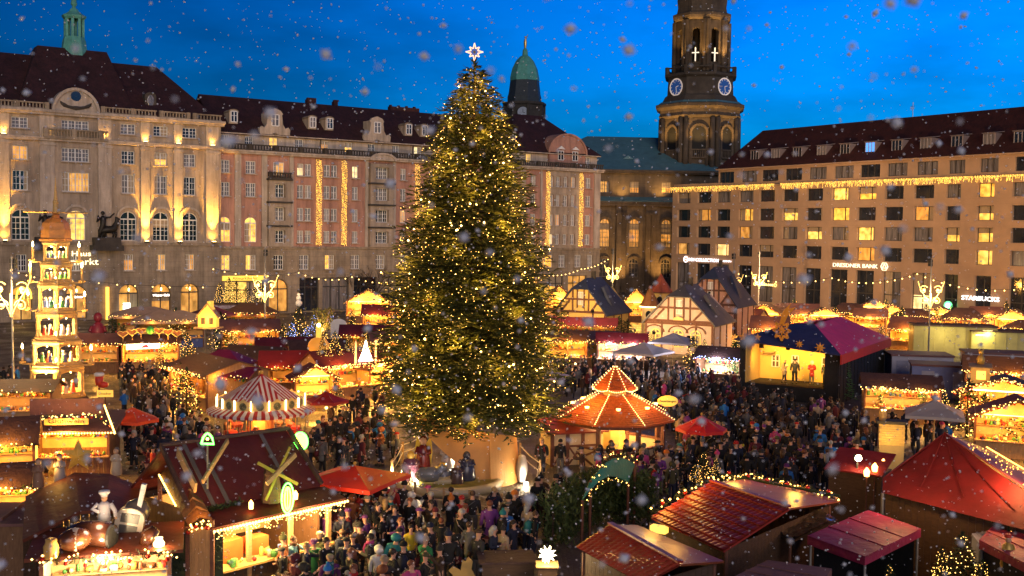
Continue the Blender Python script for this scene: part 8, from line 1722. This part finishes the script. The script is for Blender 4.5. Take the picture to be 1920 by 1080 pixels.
# ---------------------------------------------------------------- people
skin = mat('skin', (.50, .27, .18), .55, .08, 6); cloth = mat('coat_cloth', (1, 1, 1), .8, .2, 5, .2, 30, objcol=True); knit = mat('knitted_wool', (1, 1, 1), .95, .25, 14, .4, 60, objcol=True); hair_m = mat('hair', (1, 1, 1), .6, .25, 20, objcol=True); leather = mat('shoe_leather', (.02, .016, .012), .5, .2); face_m = mat('eyes_dark', (.03, .02, .015), .3, .1); lip_m = mat('lips', (.32, .11, .08), .5, .05)
def skin_mesh(name, nodes, edges, sub=1, root=0):
    me = bpy.data.meshes.new('sk'); me.from_pydata([n[:3] for n in nodes], edges, []); o = bpy.data.objects.new('sk', me); C.objects.link(o)
    o.modifiers.new('s', 'SKIN')
    for i, n in enumerate(nodes): v = me.skin_vertices[0].data[i]; v.radius = (n[3], n[4] if len(n) > 4 else n[3]); v.use_root = i == root
    s_ = o.modifiers.new('u', 'SUBSURF'); s_.levels = sub; s_.render_levels = sub
    dg = bpy.context.evaluated_depsgraph_get(); dg.update(); m = bpy.data.meshes.new_from_object(o.evaluated_get(dg)); m.name = name; bpy.data.objects.remove(o)
    m.polygons.foreach_set('use_smooth', [True] * len(m.polygons)); return m
POSES = {'down': (((.25, .03, 1.15), (.26, -.05, .92)), ((-.25, .03, 1.15), (-.26, -.05, .92)), .03), 'mug': (((.26, .02, 1.13), (.08, -.27, 1.22)), ((-.26, .02, 1.13), (-.09, -.26, 1.2)), .0), 'photo': (((.28, -.1, 1.26), (.1, -.34, 1.55)), ((-.27, -.08, 1.24), (-.07, -.34, 1.53)), .02),
         'pockets': (((.29, .08, 1.14), (.2, -.1, .97)), ((-.29, .08, 1.14), (-.2, -.1, .97)), -.02), 'walk': (((.25, .15, 1.17), (.25, .12, .95)), ((-.25, -.12, 1.16), (-.22, -.26, .98)), .24), 'reach': (((.3, -.12, 1.3), (.24, -.42, 1.32)), ((-.25, .03, 1.15), (-.24, -.06, .92)), .05)}
PM = {}
def hand(mb, w, d):
    w, d = Vector(w), Vector(d).normalized(); s_ = d.orthogonal().normalized()
    for k, (o_, L_) in enumerate(((-.03, .055), (-.012, .07), (.008, .066), (.026, .05))): b = w + d * .065 + s_ * o_; c = d.cross(s_); mb.tube((b, b + d * L_ * .55, b + d * L_ * .9 + c * L_ * .4), [.011, .01, .007], 5)
    b = w + d * .03 + s_ * -.035; mb.tube((b, b - s_ * .03 + d * .025, b - s_ * .03 + d * .06), [.012, .011, .008], 5)
for nm, ((eR, wR), (eL, wL), st) in POSES.items():
    V = lambda p: Vector(p); ext = lambda e, w: tuple(V(w) + (V(w) - V(e)).normalized() * .07)
    kR, aR, kL, aL = (.1, -.02 - st, .5), (.11, st, .09), (-.1, -.02 + st * .6, .5), (-.11, -st, .09)
    n = [(0, 0, .95, .13, .11), (0, 0, 1.15, .13, .1), (0, 0, 1.36, .16, .11), (0, 0, 1.5, .055), (0, -.005, 1.58, .07, .075), (0, -.01, 1.66, .092, .1), (0, 0, 1.74, .07, .08),
         (.2, 0, 1.4, .06), (*eR, .045), (*wR, .032), (*ext(eR, wR), .036, .02), (-.2, 0, 1.4, .06), (*eL, .045), (*wL, .032), (*ext(eL, wL), .036, .02),
         (.1, 0, .86, .09), (*kR, .06), (*aR, .042), (aR[0] + .02, aR[1] - .17, .05, .04, .03), (-.1, 0, .86, .09), (*kL, .06), (*aL, .042), (aL[0] - .02, aL[1] - .17, .05, .04, .03)]
    e = [(0, 1), (1, 2), (2, 3), (3, 4), (4, 5), (5, 6), (2, 7), (7, 8), (8, 9), (9, 10), (2, 11), (11, 12), (12, 13), (13, 14), (0, 15), (15, 16), (16, 17), (17, 18), (0, 19), (19, 20), (20, 21), (21, 22)]
    b = skin_mesh('b', n, e); q = MB(); q.v = [tuple(v.co) for v in b.vertices]; q.f = [tuple(p.vertices) for p in b.polygons]; q.m = [0] * len(q.f)
    hand(q, ext(eR, wR), V(wR) - V(eR)); hand(q, ext(eL, wL), V(wL) - V(eL))
    q.tube(((0, -.09, 1.675), (0, -.118, 1.645), (0, -.1, 1.637)), [.009, .015, .008], 6)
    for s_ in (-1, 1): q.octa((s_ * .034, -.096, 1.675), .011, 1); q.ball((s_ * .088, .005, 1.655), .022, 6, 0, 4, (.5, .8, 1.3)); q.box(s_ * .034 - .018, s_ * .034 + .018, -.1, -.09, 1.697, 1.703, 1)
    q.box(-.024, .024, -.098, -.088, 1.607, 1.616, 2)
    body = q.mesh('person_body', [skin, face_m, lip_m], True)
    arms = lambda r: [(.2, 0, 1.4, r * 1.15), (*eR, r), (*wR, r * .85), (-.2, 0, 1.4, r * 1.15), (*eL, r), (*wL, r * .85)]
    def coat(long):
        t = [(0, 0, 1.3, .175, .14), (0, 0, 1.1, .155, .135), (0, 0, .93, .185, .15), (0, 0, .84 if not long else .55, .19 if not long else .21, .155 if not long else .18), (0, 0, 1.42, .15, .105), (0, 0, 1.52, .085)]
        m = skin_mesh('coat', t + arms(.068), [(0, 1), (1, 2), (2, 3), (0, 4), (4, 5), (4, 6), (6, 7), (7, 8), (4, 9), (9, 10), (10, 11)]); m.materials.append(cloth); return m
    tr = skin_mesh('trousers', [(0, 0, .95, .15, .125), (.1, 0, .85, .105), (kR[0], kR[1], kR[2], .078), (aR[0], aR[1], .12, .066), (-.1, 0, .85, .105), (kL[0], kL[1], kL[2], .078), (aL[0], aL[1], .12, .066)], [(0, 1), (1, 2), (2, 3), (0, 4), (4, 5), (5, 6)]); tr.materials.append(cloth)
    sh = []
    for a in (aR, aL): sh.append(MB().tube(((a[0], a[1] + .06, .06), (a[0], a[1] - .06, .06), (a[0] * 1.15, a[1] - .2, .04)), [.055, .062, .04], 8).mesh('shoe', leather, True))
    PM[nm] = (body, coat(False), coat(True), tr, sh)
hd = {}
hd['beanie'] = MB().lathe([(.112, 1.66), (.117, 1.69), (.112, 1.735), (.085, 1.785), (.04, 1.81), (.01, 1.815)], 12).mesh('hat', knit, True)
hd['bobble hat'] = MB().lathe([(.112, 1.66), (.117, 1.69), (.112, 1.74), (.075, 1.80), (.02, 1.82)], 12).ball((0, 0, 1.845), .05, 8).mesh('hat', knit, True)
hd['cap'] = MB().lathe([(.11, 1.69), (.113, 1.74), (.08, 1.785), (.01, 1.795)], 12).slab(((-.08, -.09, 1.70), (.08, -.09, 1.70), (.06, -.2, 1.68), (-.06, -.2, 1.68)), .012).mesh('hat', cloth, True)
hd['short hair'] = MB().ball((0, .022, 1.695), .106, 12, 0, 7, (.98, 1, 1.0)).mesh('hair', hair_m, True)
hd['long hair'] = MB().ball((0, .022, 1.695), .108, 12, 0, 7).tube(((0, .05, 1.7), (0, .085, 1.58), (0, .11, 1.4)), [.1, .105, .06], 10).mesh('hair', hair_m, True)
hd['hood'] = MB().lathe([(.115, 0), (.13, .04), (.135, .1), (.115, .19), (.05, .24), (.005, .245)], 12, (0, 0, 0)).tube(((0, -.0, -.06), (0, 0, .02)), [.12, .125], 12).mesh('hood', cloth, True)
M_ = Matrix.Translation((0, .035, 1.66)) @ Matrix.Rotation(R(-72), 4, 'X') @ Matrix.Translation((0, 0, -.1)); hd['hood'].transform(M_)
scarf = MB().lathe([(.09, 1.47), (.115, 1.5), (.115, 1.54), (.085, 1.57)], 12).tube(((.05, -.12, 1.5), (.06, -.165, 1.35), (.06, -.16, 1.2)), [.035, .04, .03], 6).mesh('scarf', knit, True)
pack = MB().tube(((0, .23, .98), (0, .25, 1.12), (0, .24, 1.3), (0, .2, 1.42)), [.13, .15, .14, .08], 10).tube(((.12, .12, 1.42), (.13, -.12, 1.36), (.13, -.1, 1.15)), .02, 5).tube(((-.12, .12, 1.42), (-.13, -.12, 1.36), (-.13, -.1, 1.15)), .02, 5).mesh('backpack', cloth, True)
bag = MB().box(.2, .34, -.12, .14, .78, 1.02).tube(((.27, .0, 1.02), (.1, -.16, 1.3), (-.1, -.1, 1.46), (-.1, .12, 1.42), (.1, .17, 1.25), (.27, .06, 1.02)), .015, 5).mesh('shoulder_bag', cloth, True)
COL = {'black': (.008, .008, .009), 'charcoal': (.025, .024, .025), 'navy': (.010, .014, .035), 'dark brown': (.045, .022, .012), 'grey': (.12, .115, .11), 'olive green': (.05, .05, .02), 'maroon': (.10, .012, .016), 'red': (.38, .02, .016), 'beige': (.36, .26, .16), 'white': (.58, .55, .5), 'purple': (.13, .03, .17), 'bright blue': (.015, .13, .40), 'teal': (.015, .14, .15), 'pink': (.52, .06, .20), 'yellow': (.55, .42, .03), 'green': (.02, .18, .06), 'orange': (.5, .14, .02), 'rust': (.2, .06, .02), 'light blue': (.14, .30, .42)}
WC = ['black'] * 26 + ['charcoal'] * 9 + ['navy'] * 7 + ['dark brown'] * 4 + ['grey'] * 3 + ['olive green'] * 2 + ['maroon'] * 2 + ['rust', 'red', 'beige', 'white', 'purple', 'bright blue', 'teal', 'pink', 'green', 'beige']
HC = {'dark': (.02, .012, .008), 'fair': (.35, .22, .09), 'brown': (.08, .04, .018), 'grey': (.3, .29, .27), 'red brown': (.16, .05, .02)}
HATC = ['black'] * 6 + ['charcoal'] * 4 + ['dark brown'] * 2 + ['navy', 'grey', 'grey', 'navy', 'white', 'red', 'maroon', 'pink', 'beige', 'olive green', 'purple', 'teal', 'orange', 'bright blue']
USED = set()
ANCH = [('by the windmill stall counter', at(640, 1010)), ('under the big red umbrella', at(665, 985)), ('at the nativity rope fence', at(880, 1000)), ('at the bottom edge', at(760, 1120)), ('left of the star lantern', at(930, 1080)), ('near the hedge corner', at(1040, 1000)), ('before the octagonal hut', at(1130, 905)), ('by the green arched gateway', at(1200, 930)), ('under the small red umbrella', at(1315, 885)), ('behind the bauble row', at(1400, 925)), ('left of the blazing floodlight', at(1500, 940)),
        ('close before the stage', at(1470, 775)), ('at the stage corner spruce', at(1590, 800)), ('in the middle of the stage crowd', at(1440, 840)), ('on the left of the stage crowd', at(1330, 780)), ('before the pale umbrellas', at(1200, 720)), ('before the white fronted stall', at(1110, 715)), ('beside the grey umbrella', at(1720, 830)), ('right of the carousel', at(640, 830)), ('behind the big red umbrella', at(700, 880)), ('below the mulled wine sign', at(170, 905)), ('right of the orange red umbrella', at(310, 830)), ('left of the carousel', at(380, 840)), ('on the path under the heart stall', at(260, 720)), ('beside the bakery roof', at(270, 930)), ('beside the pyramid', at(30, 730)), ('on the paving left of the spruce', at(680, 790)), ('beside the wine red roof', at(1570, 950))]
def place_name(p): return min(ANCH, key=lambda a: (a[1].x - p.x) ** 2 + (a[1].y - p.y) ** 2)[0]
NPOSE = {'mug': 'with hands raised together', 'photo': 'holding both hands up', 'walk': 'mid stride', 'reach': 'reaching out one arm', 'pockets': 'with hands in pockets', 'down': 'standing straight'}
def person(p, rz, rr, col=None, long=None, head=None, pose=None, kid=False, hc=None):
    fixed = col is not None
    for tr_ in range(60):
        c = col or rr.choice(WC); lg = rr.random() < .35 if long is None else long; h = head or rr.choice(('beanie', 'beanie', 'bobble hat', 'short hair', 'short hair', 'long hair', 'hood', 'cap')); ps = pose or rr.choice(('down', 'mug', 'mug', 'pockets', 'photo', 'walk', 'reach', 'down'))
        k = hc or (rr.choice(list(HC)) if 'hair' in h else c if h == 'hood' else rr.choice(HATC)); who = 'child' if kid else 'person'
        hw = ('with the hood up' if h == 'hood' else ('with %s %s' % (k, h)) if 'hair' in h else 'in a %s %s' % (k, h))
        lb = '%s in %s %s %s' % (who, c, 'long coat' if lg else 'jacket', hw)
        full = lb + ' ' + place_name(p)
        if full in USED: full = lb + ' ' + NPOSE[ps] + ' ' + place_name(p)
        if full not in USED and len(full.split()) <= 16: break
        if tr_ > 8: pose = None
        if tr_ > 25: head = hc = None
        if tr_ > 40: col = None
    USED.add(full)
    bd, cs, cl_, trs, shs = PM[ps]; s_ = rr.uniform(.62, .78) if kid else rr.uniform(.96, 1.13); w = rr.uniform(.97, 1.14)
    o = link('person', bd, None, None, p, rz); o.scale = (s_ * w, s_ * w, s_); o.rotation_euler.x = rr.uniform(-.02, .07); tag(o, full, 'child' if kid else 'person', 'visitors at the market')
    def ch(nm, me, cc):
        q = link(nm, me, o); q.color = (*cc, 1); return q
    f = rr.uniform(.8, 1.25); ch('coat', cl_ if lg else cs, tuple(x * f for x in COL[c])); ch('trousers', trs, COL[rr.choice(('black', 'charcoal', 'navy', 'navy', 'dark brown', 'grey'))]); [ch('shoe', m_, (0, 0, 0)) for m_ in shs]
    ch('hair' if 'hair' in h else 'hood' if h == 'hood' else 'hat', hd[h], HC[k] if 'hair' in h else tuple(x * f for x in COL[k]))
    if rr.random() < .3 and h != 'hood': ch('scarf', scarf, COL[rr.choice(HATC)])
    if rr.random() < .14: ch('backpack', pack, COL[rr.choice(('black', 'navy', 'red', 'grey', 'teal'))])
    elif rr.random() < .2: ch('shoulder_bag', bag, COL[rr.choice(('black', 'dark brown', 'beige', 'maroon', 'grey'))])
    return o
def inside(p, poly):
    c = False; j = len(poly) - 1
    for i in range(len(poly)):
        a, b = poly[i], poly[j]
        if (a.y > p.y) != (b.y > p.y) and p.x < (b.x - a.x) * (p.y - a.y) / (b.y - a.y) + a.x: c = not c
        j = i
    return c
OB = [(B + Vector((-.6, -1.2, 0)), 3.4), (at(1150, 862), 3.3), (at(490, 828), 3.2), (at(1668, 905), .9), (at(1600, 985) + Vector((.5, .5, 0)), 1.4), (at(952, 1128), 1.1), (at(866, 1120), .7), (at(1085, 860), 2.0)]
WP = [Fw(-.3, -.05, 0), Fw(Lw + .2, -.05, 0), Fw(Lw + .2, 5.2, 0), Fw(-.3, 5.2, 0)]
def free(p):
    if any((p - c).xy.length < r_ for c, r_ in OB) or inside(p, WP): return False
    for o in C.objects:
        if o.get('category') == 'market stall' and o.type == 'EMPTY' and o.location.length > 1:
            q = o.location - p; 
            if q.xy.length < 4:
                l_ = Matrix.Rotation(-o.rotation_euler.z, 4, 'Z') @ (p - o.location)
                if -2.6 < l_.x < 2.6 and -.4 < l_.y < 3: return False
    l_ = Matrix.Rotation(-SA, 4, 'Z') @ (p - SG0)
    return not (-.6 < l_.x < SW + .6 and -.4 < l_.y < SD)
rr = random.Random(31); PTS = []
SC = loc_st(3, 1, 0)
REG = [  # feet polygon in picture terms, how many, minimum distance, what they look at
 ([(500, 1085), (600, 985), (660, 960), (760, 985), (860, 1003), (1000, 1003), (1010, 1050), (900, 1100), (840, 1150), (640, 1200), (510, 1170)], 96, .62, None), ([(215, 850), (300, 800), (420, 830), (420, 880), (330, 905), (320, 960), (270, 950), (225, 900)], 44, .62, None), ([(220, 715), (330, 715), (345, 790), (300, 800), (235, 790)], 56, .62, None), ([(560, 850), (620, 800), (730, 840), (775, 880), (640, 900), (590, 890)], 34, .62, None),
 ([(1040, 715), (1370, 735), (1400, 760), (1560, 790), (1650, 830), (1610, 930), (1500, 965), (1370, 935), (1290, 905), (1270, 840), (1200, 760), (1040, 745)], 330, .62, SC), ([(1065, 910), (1160, 895), (1290, 900), (1345, 925), (1240, 955), (1170, 935)], 30, .6, None), ([(1650, 815), (1780, 815), (1790, 860), (1670, 860)], 20, .65, None), ([(0, 715), (45, 715), (40, 770), (0, 770)], 9, .7, None), ([(1030, 700), (1330, 705), (1345, 735), (1040, 728)], 40, .7, SC), ([(640, 775), (720, 765), (735, 815), (650, 820)], 8, 1.0, None), ([(1010, 955), (1050, 930), (1075, 970), (1030, 1060), (1000, 1040)], 7, .8, None)]
SPEC = [((948, 1040), 'bright blue', False, 'beanie', 'down', 0, 'beige', PI), ((1203, 918), 'pink', False, 'long hair', 'down', 0, 'fair', .3), ((732, 1000), 'red', False, 'beanie', 'pockets', 0, 'white', 2.8), ((770, 1008), 'white', True, 'hood', 'pockets', 0, 'white', 2.6), ((548, 1100), 'light blue', False, 'short hair', 'reach', 0, 'brown', 1.2), ((1391, 880), 'yellow', False, 'beanie', 'down', 1, 'yellow', 2.6), ((1158, 912), 'green', False, 'bobble hat', 'down', 1, 'beige', 2.8), ((768, 1075), 'yellow', False, 'short hair', 'walk', 0, 'dark', .4), ((612, 1050), 'purple', False, 'cap', 'mug', 0, 'black', 2.3), ((690, 1000), 'teal', False, 'beanie', 'mug', 0, 'bright blue', 1.5), ((660, 795), 'black', False, 'beanie', 'pockets', 0, 'black', .2), ((680, 815), 'black', False, 'short hair', 'down', 0, 'dark', 3), ((1050, 893), 'black', False, 'beanie', 'down', 0, 'black', .1), ((1015, 890), 'black', True, 'long hair', 'down', 0, 'fair', -.2), ((625, 1010), 'orange', False, 'beanie', 'photo', 0, 'beige', 2.9), ((562, 880), 'pink', False, 'hood', 'walk', 0, 'pink', .6), ((885, 1008), 'charcoal', False, 'short hair', 'down', 0, 'brown', 3.0), ((845, 1000), 'black', False, 'short hair', 'down', 0, 'dark', 3.2), ((925, 1005), 'navy', False, 'short hair', 'photo', 0, 'fair', 3.0), ((968, 1000), 'navy', False, 'cap', 'mug', 0, 'grey', 2.9), ((1435, 800), 'pink', False, 'bobble hat', 'down', 1, 'pink', -2.4), ((1365, 770), 'pink', True, 'beanie', 'pockets', 0, 'purple', -2.2), ((1290, 870), 'pink', False, 'beanie', 'mug', 0, 'beige', 2.6), ((1240, 790), 'red', False, 'hood', 'down', 1, 'red', -2.3), ((1410, 790), 'bright blue', False, 'beanie', 'down', 1, 'red', -2.4), ((1480, 800), 'green', False, 'beanie', 'down', 1, 'bright blue', -2.5), ((20, 760), 'white', True, 'hood', 'walk', 0, 'white', .4), ((1140, 745), 'red', False, 'beanie', 'walk', 0, 'black', 1.0)]
allp = []
for (px, py), c, lg, h, ps, kid, hc, rz in SPEC: p = at(px, py); allp.append((p, rz, (c, lg, h, ps, bool(kid), hc))); PTS.append(p)
for poly, n, md_, look in REG:
    P_ = [at(*q) for q in poly]; x0, x1, y0, y1 = min(p.x for p in P_), max(p.x for p in P_), min(p.y for p in P_), max(p.y for p in P_); got = 0
    for k in range(n * 40):
        if got >= n: break
        p = Vector((rr.uniform(x0, x1), rr.uniform(y0, y1), 0))
        if not inside(p, P_) or any((p - q).length_squared < md_ * md_ for q in PTS) or not free(p): continue
        if look: d = look - p; rz = math.atan2(d.y, d.x) + PI / 2 + rr.uniform(-.35, .35)
        elif (p - B).length < 7.2 and p.y < B.y: d = B - p; rz = math.atan2(d.y, d.x) + PI / 2 + rr.uniform(-.5, .5)
        else: rz = rr.uniform(0, 2 * PI)
        PTS.append(p); allp.append((p, rz, None)); got += 1
allp.sort(key=lambda t: (t[2] is None, t[0].y))
for p, rz, sp in allp[:300]:
    if sp: person(p, rz, rr, sp[0], sp[1], sp[2], sp[3], sp[4], sp[5])
    else: person(p, rz, rr, kid=rr.random() < .07)
cmats = [mat('far_coat_' + n.replace(' ', '_'), COL[n], .8, .2, 4) for n in ('black', 'charcoal', 'navy', 'dark brown', 'grey', 'maroon', 'beige', 'purple', 'bright blue', 'pink', 'red')] + [skin]
q = MB()
def far_person(p, rz):
    h = rr.uniform(.92, 1.06) * (rr.uniform(.62, .8) if rr.random() < .08 else 1); m = rr.choice((0, 0, 0, 0, 0, 0, 1, 1, 1, 2, 2, 2, 3, 3, 3, 4, 4, 5, 6, rr.choice((7, 8, 9, 10)))); c = (p.x, p.y, 0)
    for s_ in (-1, 1): q.tube((Vector((p.x + s_ * .09 * math.cos(rz), p.y + s_ * .09 * math.sin(rz), 0)), Vector((p.x + s_ * .08 * math.cos(rz), p.y + s_ * .08 * math.sin(rz), .9 * h))), [.06, .09], 5, 0 if rr.random() < .6 else 2)
    q.lathe([(.17, .8 * h), (.2, 1.0 * h), (.2, 1.3 * h), (.13, 1.45 * h), (.06, 1.52 * h)], 8, c, m); f = Vector((math.sin(rz), -math.cos(rz), 0)); s2 = Vector((math.cos(rz), math.sin(rz), 0))
    for s_ in (-1, 1): a = p + s2 * s_ * .2; q.tube((a + Vector((0, 0, 1.38 * h)), a + s2 * s_ * .05 + Vector((0, 0, 1.12 * h)), a + f * rr.uniform(0, .3) + Vector((0, 0, rr.uniform(.9, 1.25) * h))), [.075, .065, .05], 5, m)
    q.ball((p.x + f.x * .02, p.y + f.y * .02, 1.63 * h), .1, 7, 11, 5, (1, 1, 1.15)); q.ball((p.x - f.x * .03, p.y - f.y * .03, 1.67 * h), .112, 7, rr.choice((0, 0, 0, 1, 1, 3, 3, 3, 4, 6)), 4)
for p, rz, sp in allp[300:]: far_person(p, rz)
q.build('crowd', cmats, None, True, kind='stuff')
tag(bpy.data.objects['crowd'], 'dense far crowd of visitors standing towards the stage and the far stalls')
# actors on the stage
for i, (x, y, c, lb) in enumerate(((2.6, 1.6, 'beige', 'actor in a pale ruffled costume at the left of the stage'), (3.4, 1.5, 'charcoal', 'actor in a dark costume in the middle of the stage'), (4.6, 1.7, 'red', 'actor in a red and white king robe right of the middle of the stage'), (5.7, 1.3, 'olive green', 'actor in an olive green coat at the right of the stage'))):
    o = person(loc_st(x, y, 1.1), SA + rr.uniform(-.4, .4), rr, c, i != 1, ('short hair', 'cap', 'hood', 'long hair')[i], ('reach', 'down', 'mug', 'reach')[i], False, ('fair', 'black', 'white', 'dark')[i]); o['label'] = lb; o['group'] = 'actors on the stage'

# ---------------------------------------------------------------- falling snow: real flakes through the air
snow = bpy.data.materials.new('snow_flakes'); snow.use_nodes = True; t_ = snow.node_tree; b_ = t_.nodes['Principled BSDF']; b_.inputs['Base Color'].default_value = (.95, .95, .95, 1); b_.inputs['Roughness'].default_value = .4; trn = t_.nodes.new('ShaderNodeBsdfTranslucent'); trn.inputs[0].default_value = (.95, .95, .95, 1); mx_ = t_.nodes.new('ShaderNodeMixShader'); mx_.inputs[0].default_value = .45
t_.links.new(b_.outputs[0], mx_.inputs[1]); t_.links.new(trn.outputs[0], mx_.inputs[2]); t_.links.new(mx_.outputs[0], t_.nodes['Material Output'].inputs[0])
q = MB(); rr = random.Random(99)
def flake(p, r_):
    e = Vector((rr.gauss(0, 1), rr.gauss(0, 1), rr.gauss(0, 1))).normalized() * r_; M2 = Matrix.Rotation(rr.uniform(0, 3), 3, 'X') @ Matrix.Rotation(rr.uniform(0, 3), 3, 'Z'); k = rr.uniform(.7, 1.5)
    q.add([p + M2 @ Vector(v) for v in ((r_ * k, 0, 0), (-r_ * k, 0, 0), (0, r_, 0), (0, -r_, 0), (0, 0, r_ * .8), (0, 0, -r_ * .8))], ((0, 2, 4), (2, 1, 4), (1, 3, 4), (3, 0, 4), (2, 0, 5), (1, 2, 5), (3, 1, 5), (0, 3, 5)))
for k in range(7500):
    d = 3 + 22 * rr.random() ** .8; p = ray(rr.uniform(-150, 2070), rr.uniform(-120, 1200)) * d + Vector((0, 0, CAMZ)); flake(p, rr.choice((.003, .004, .004, .006, .008)) * (.6 + d / 11))
for k in range(420): d = rr.uniform(1.5, 5.0); p = ray(rr.uniform(-150, 2070), rr.uniform(-120, 1200)) * d + Vector((0, 0, CAMZ)); flake(p, rr.choice((.005, .006, .008, .011, .014)))
tag(q.build('falling_snow', snow, None, True, kind='stuff'), 'snow flakes falling through the air above the market')
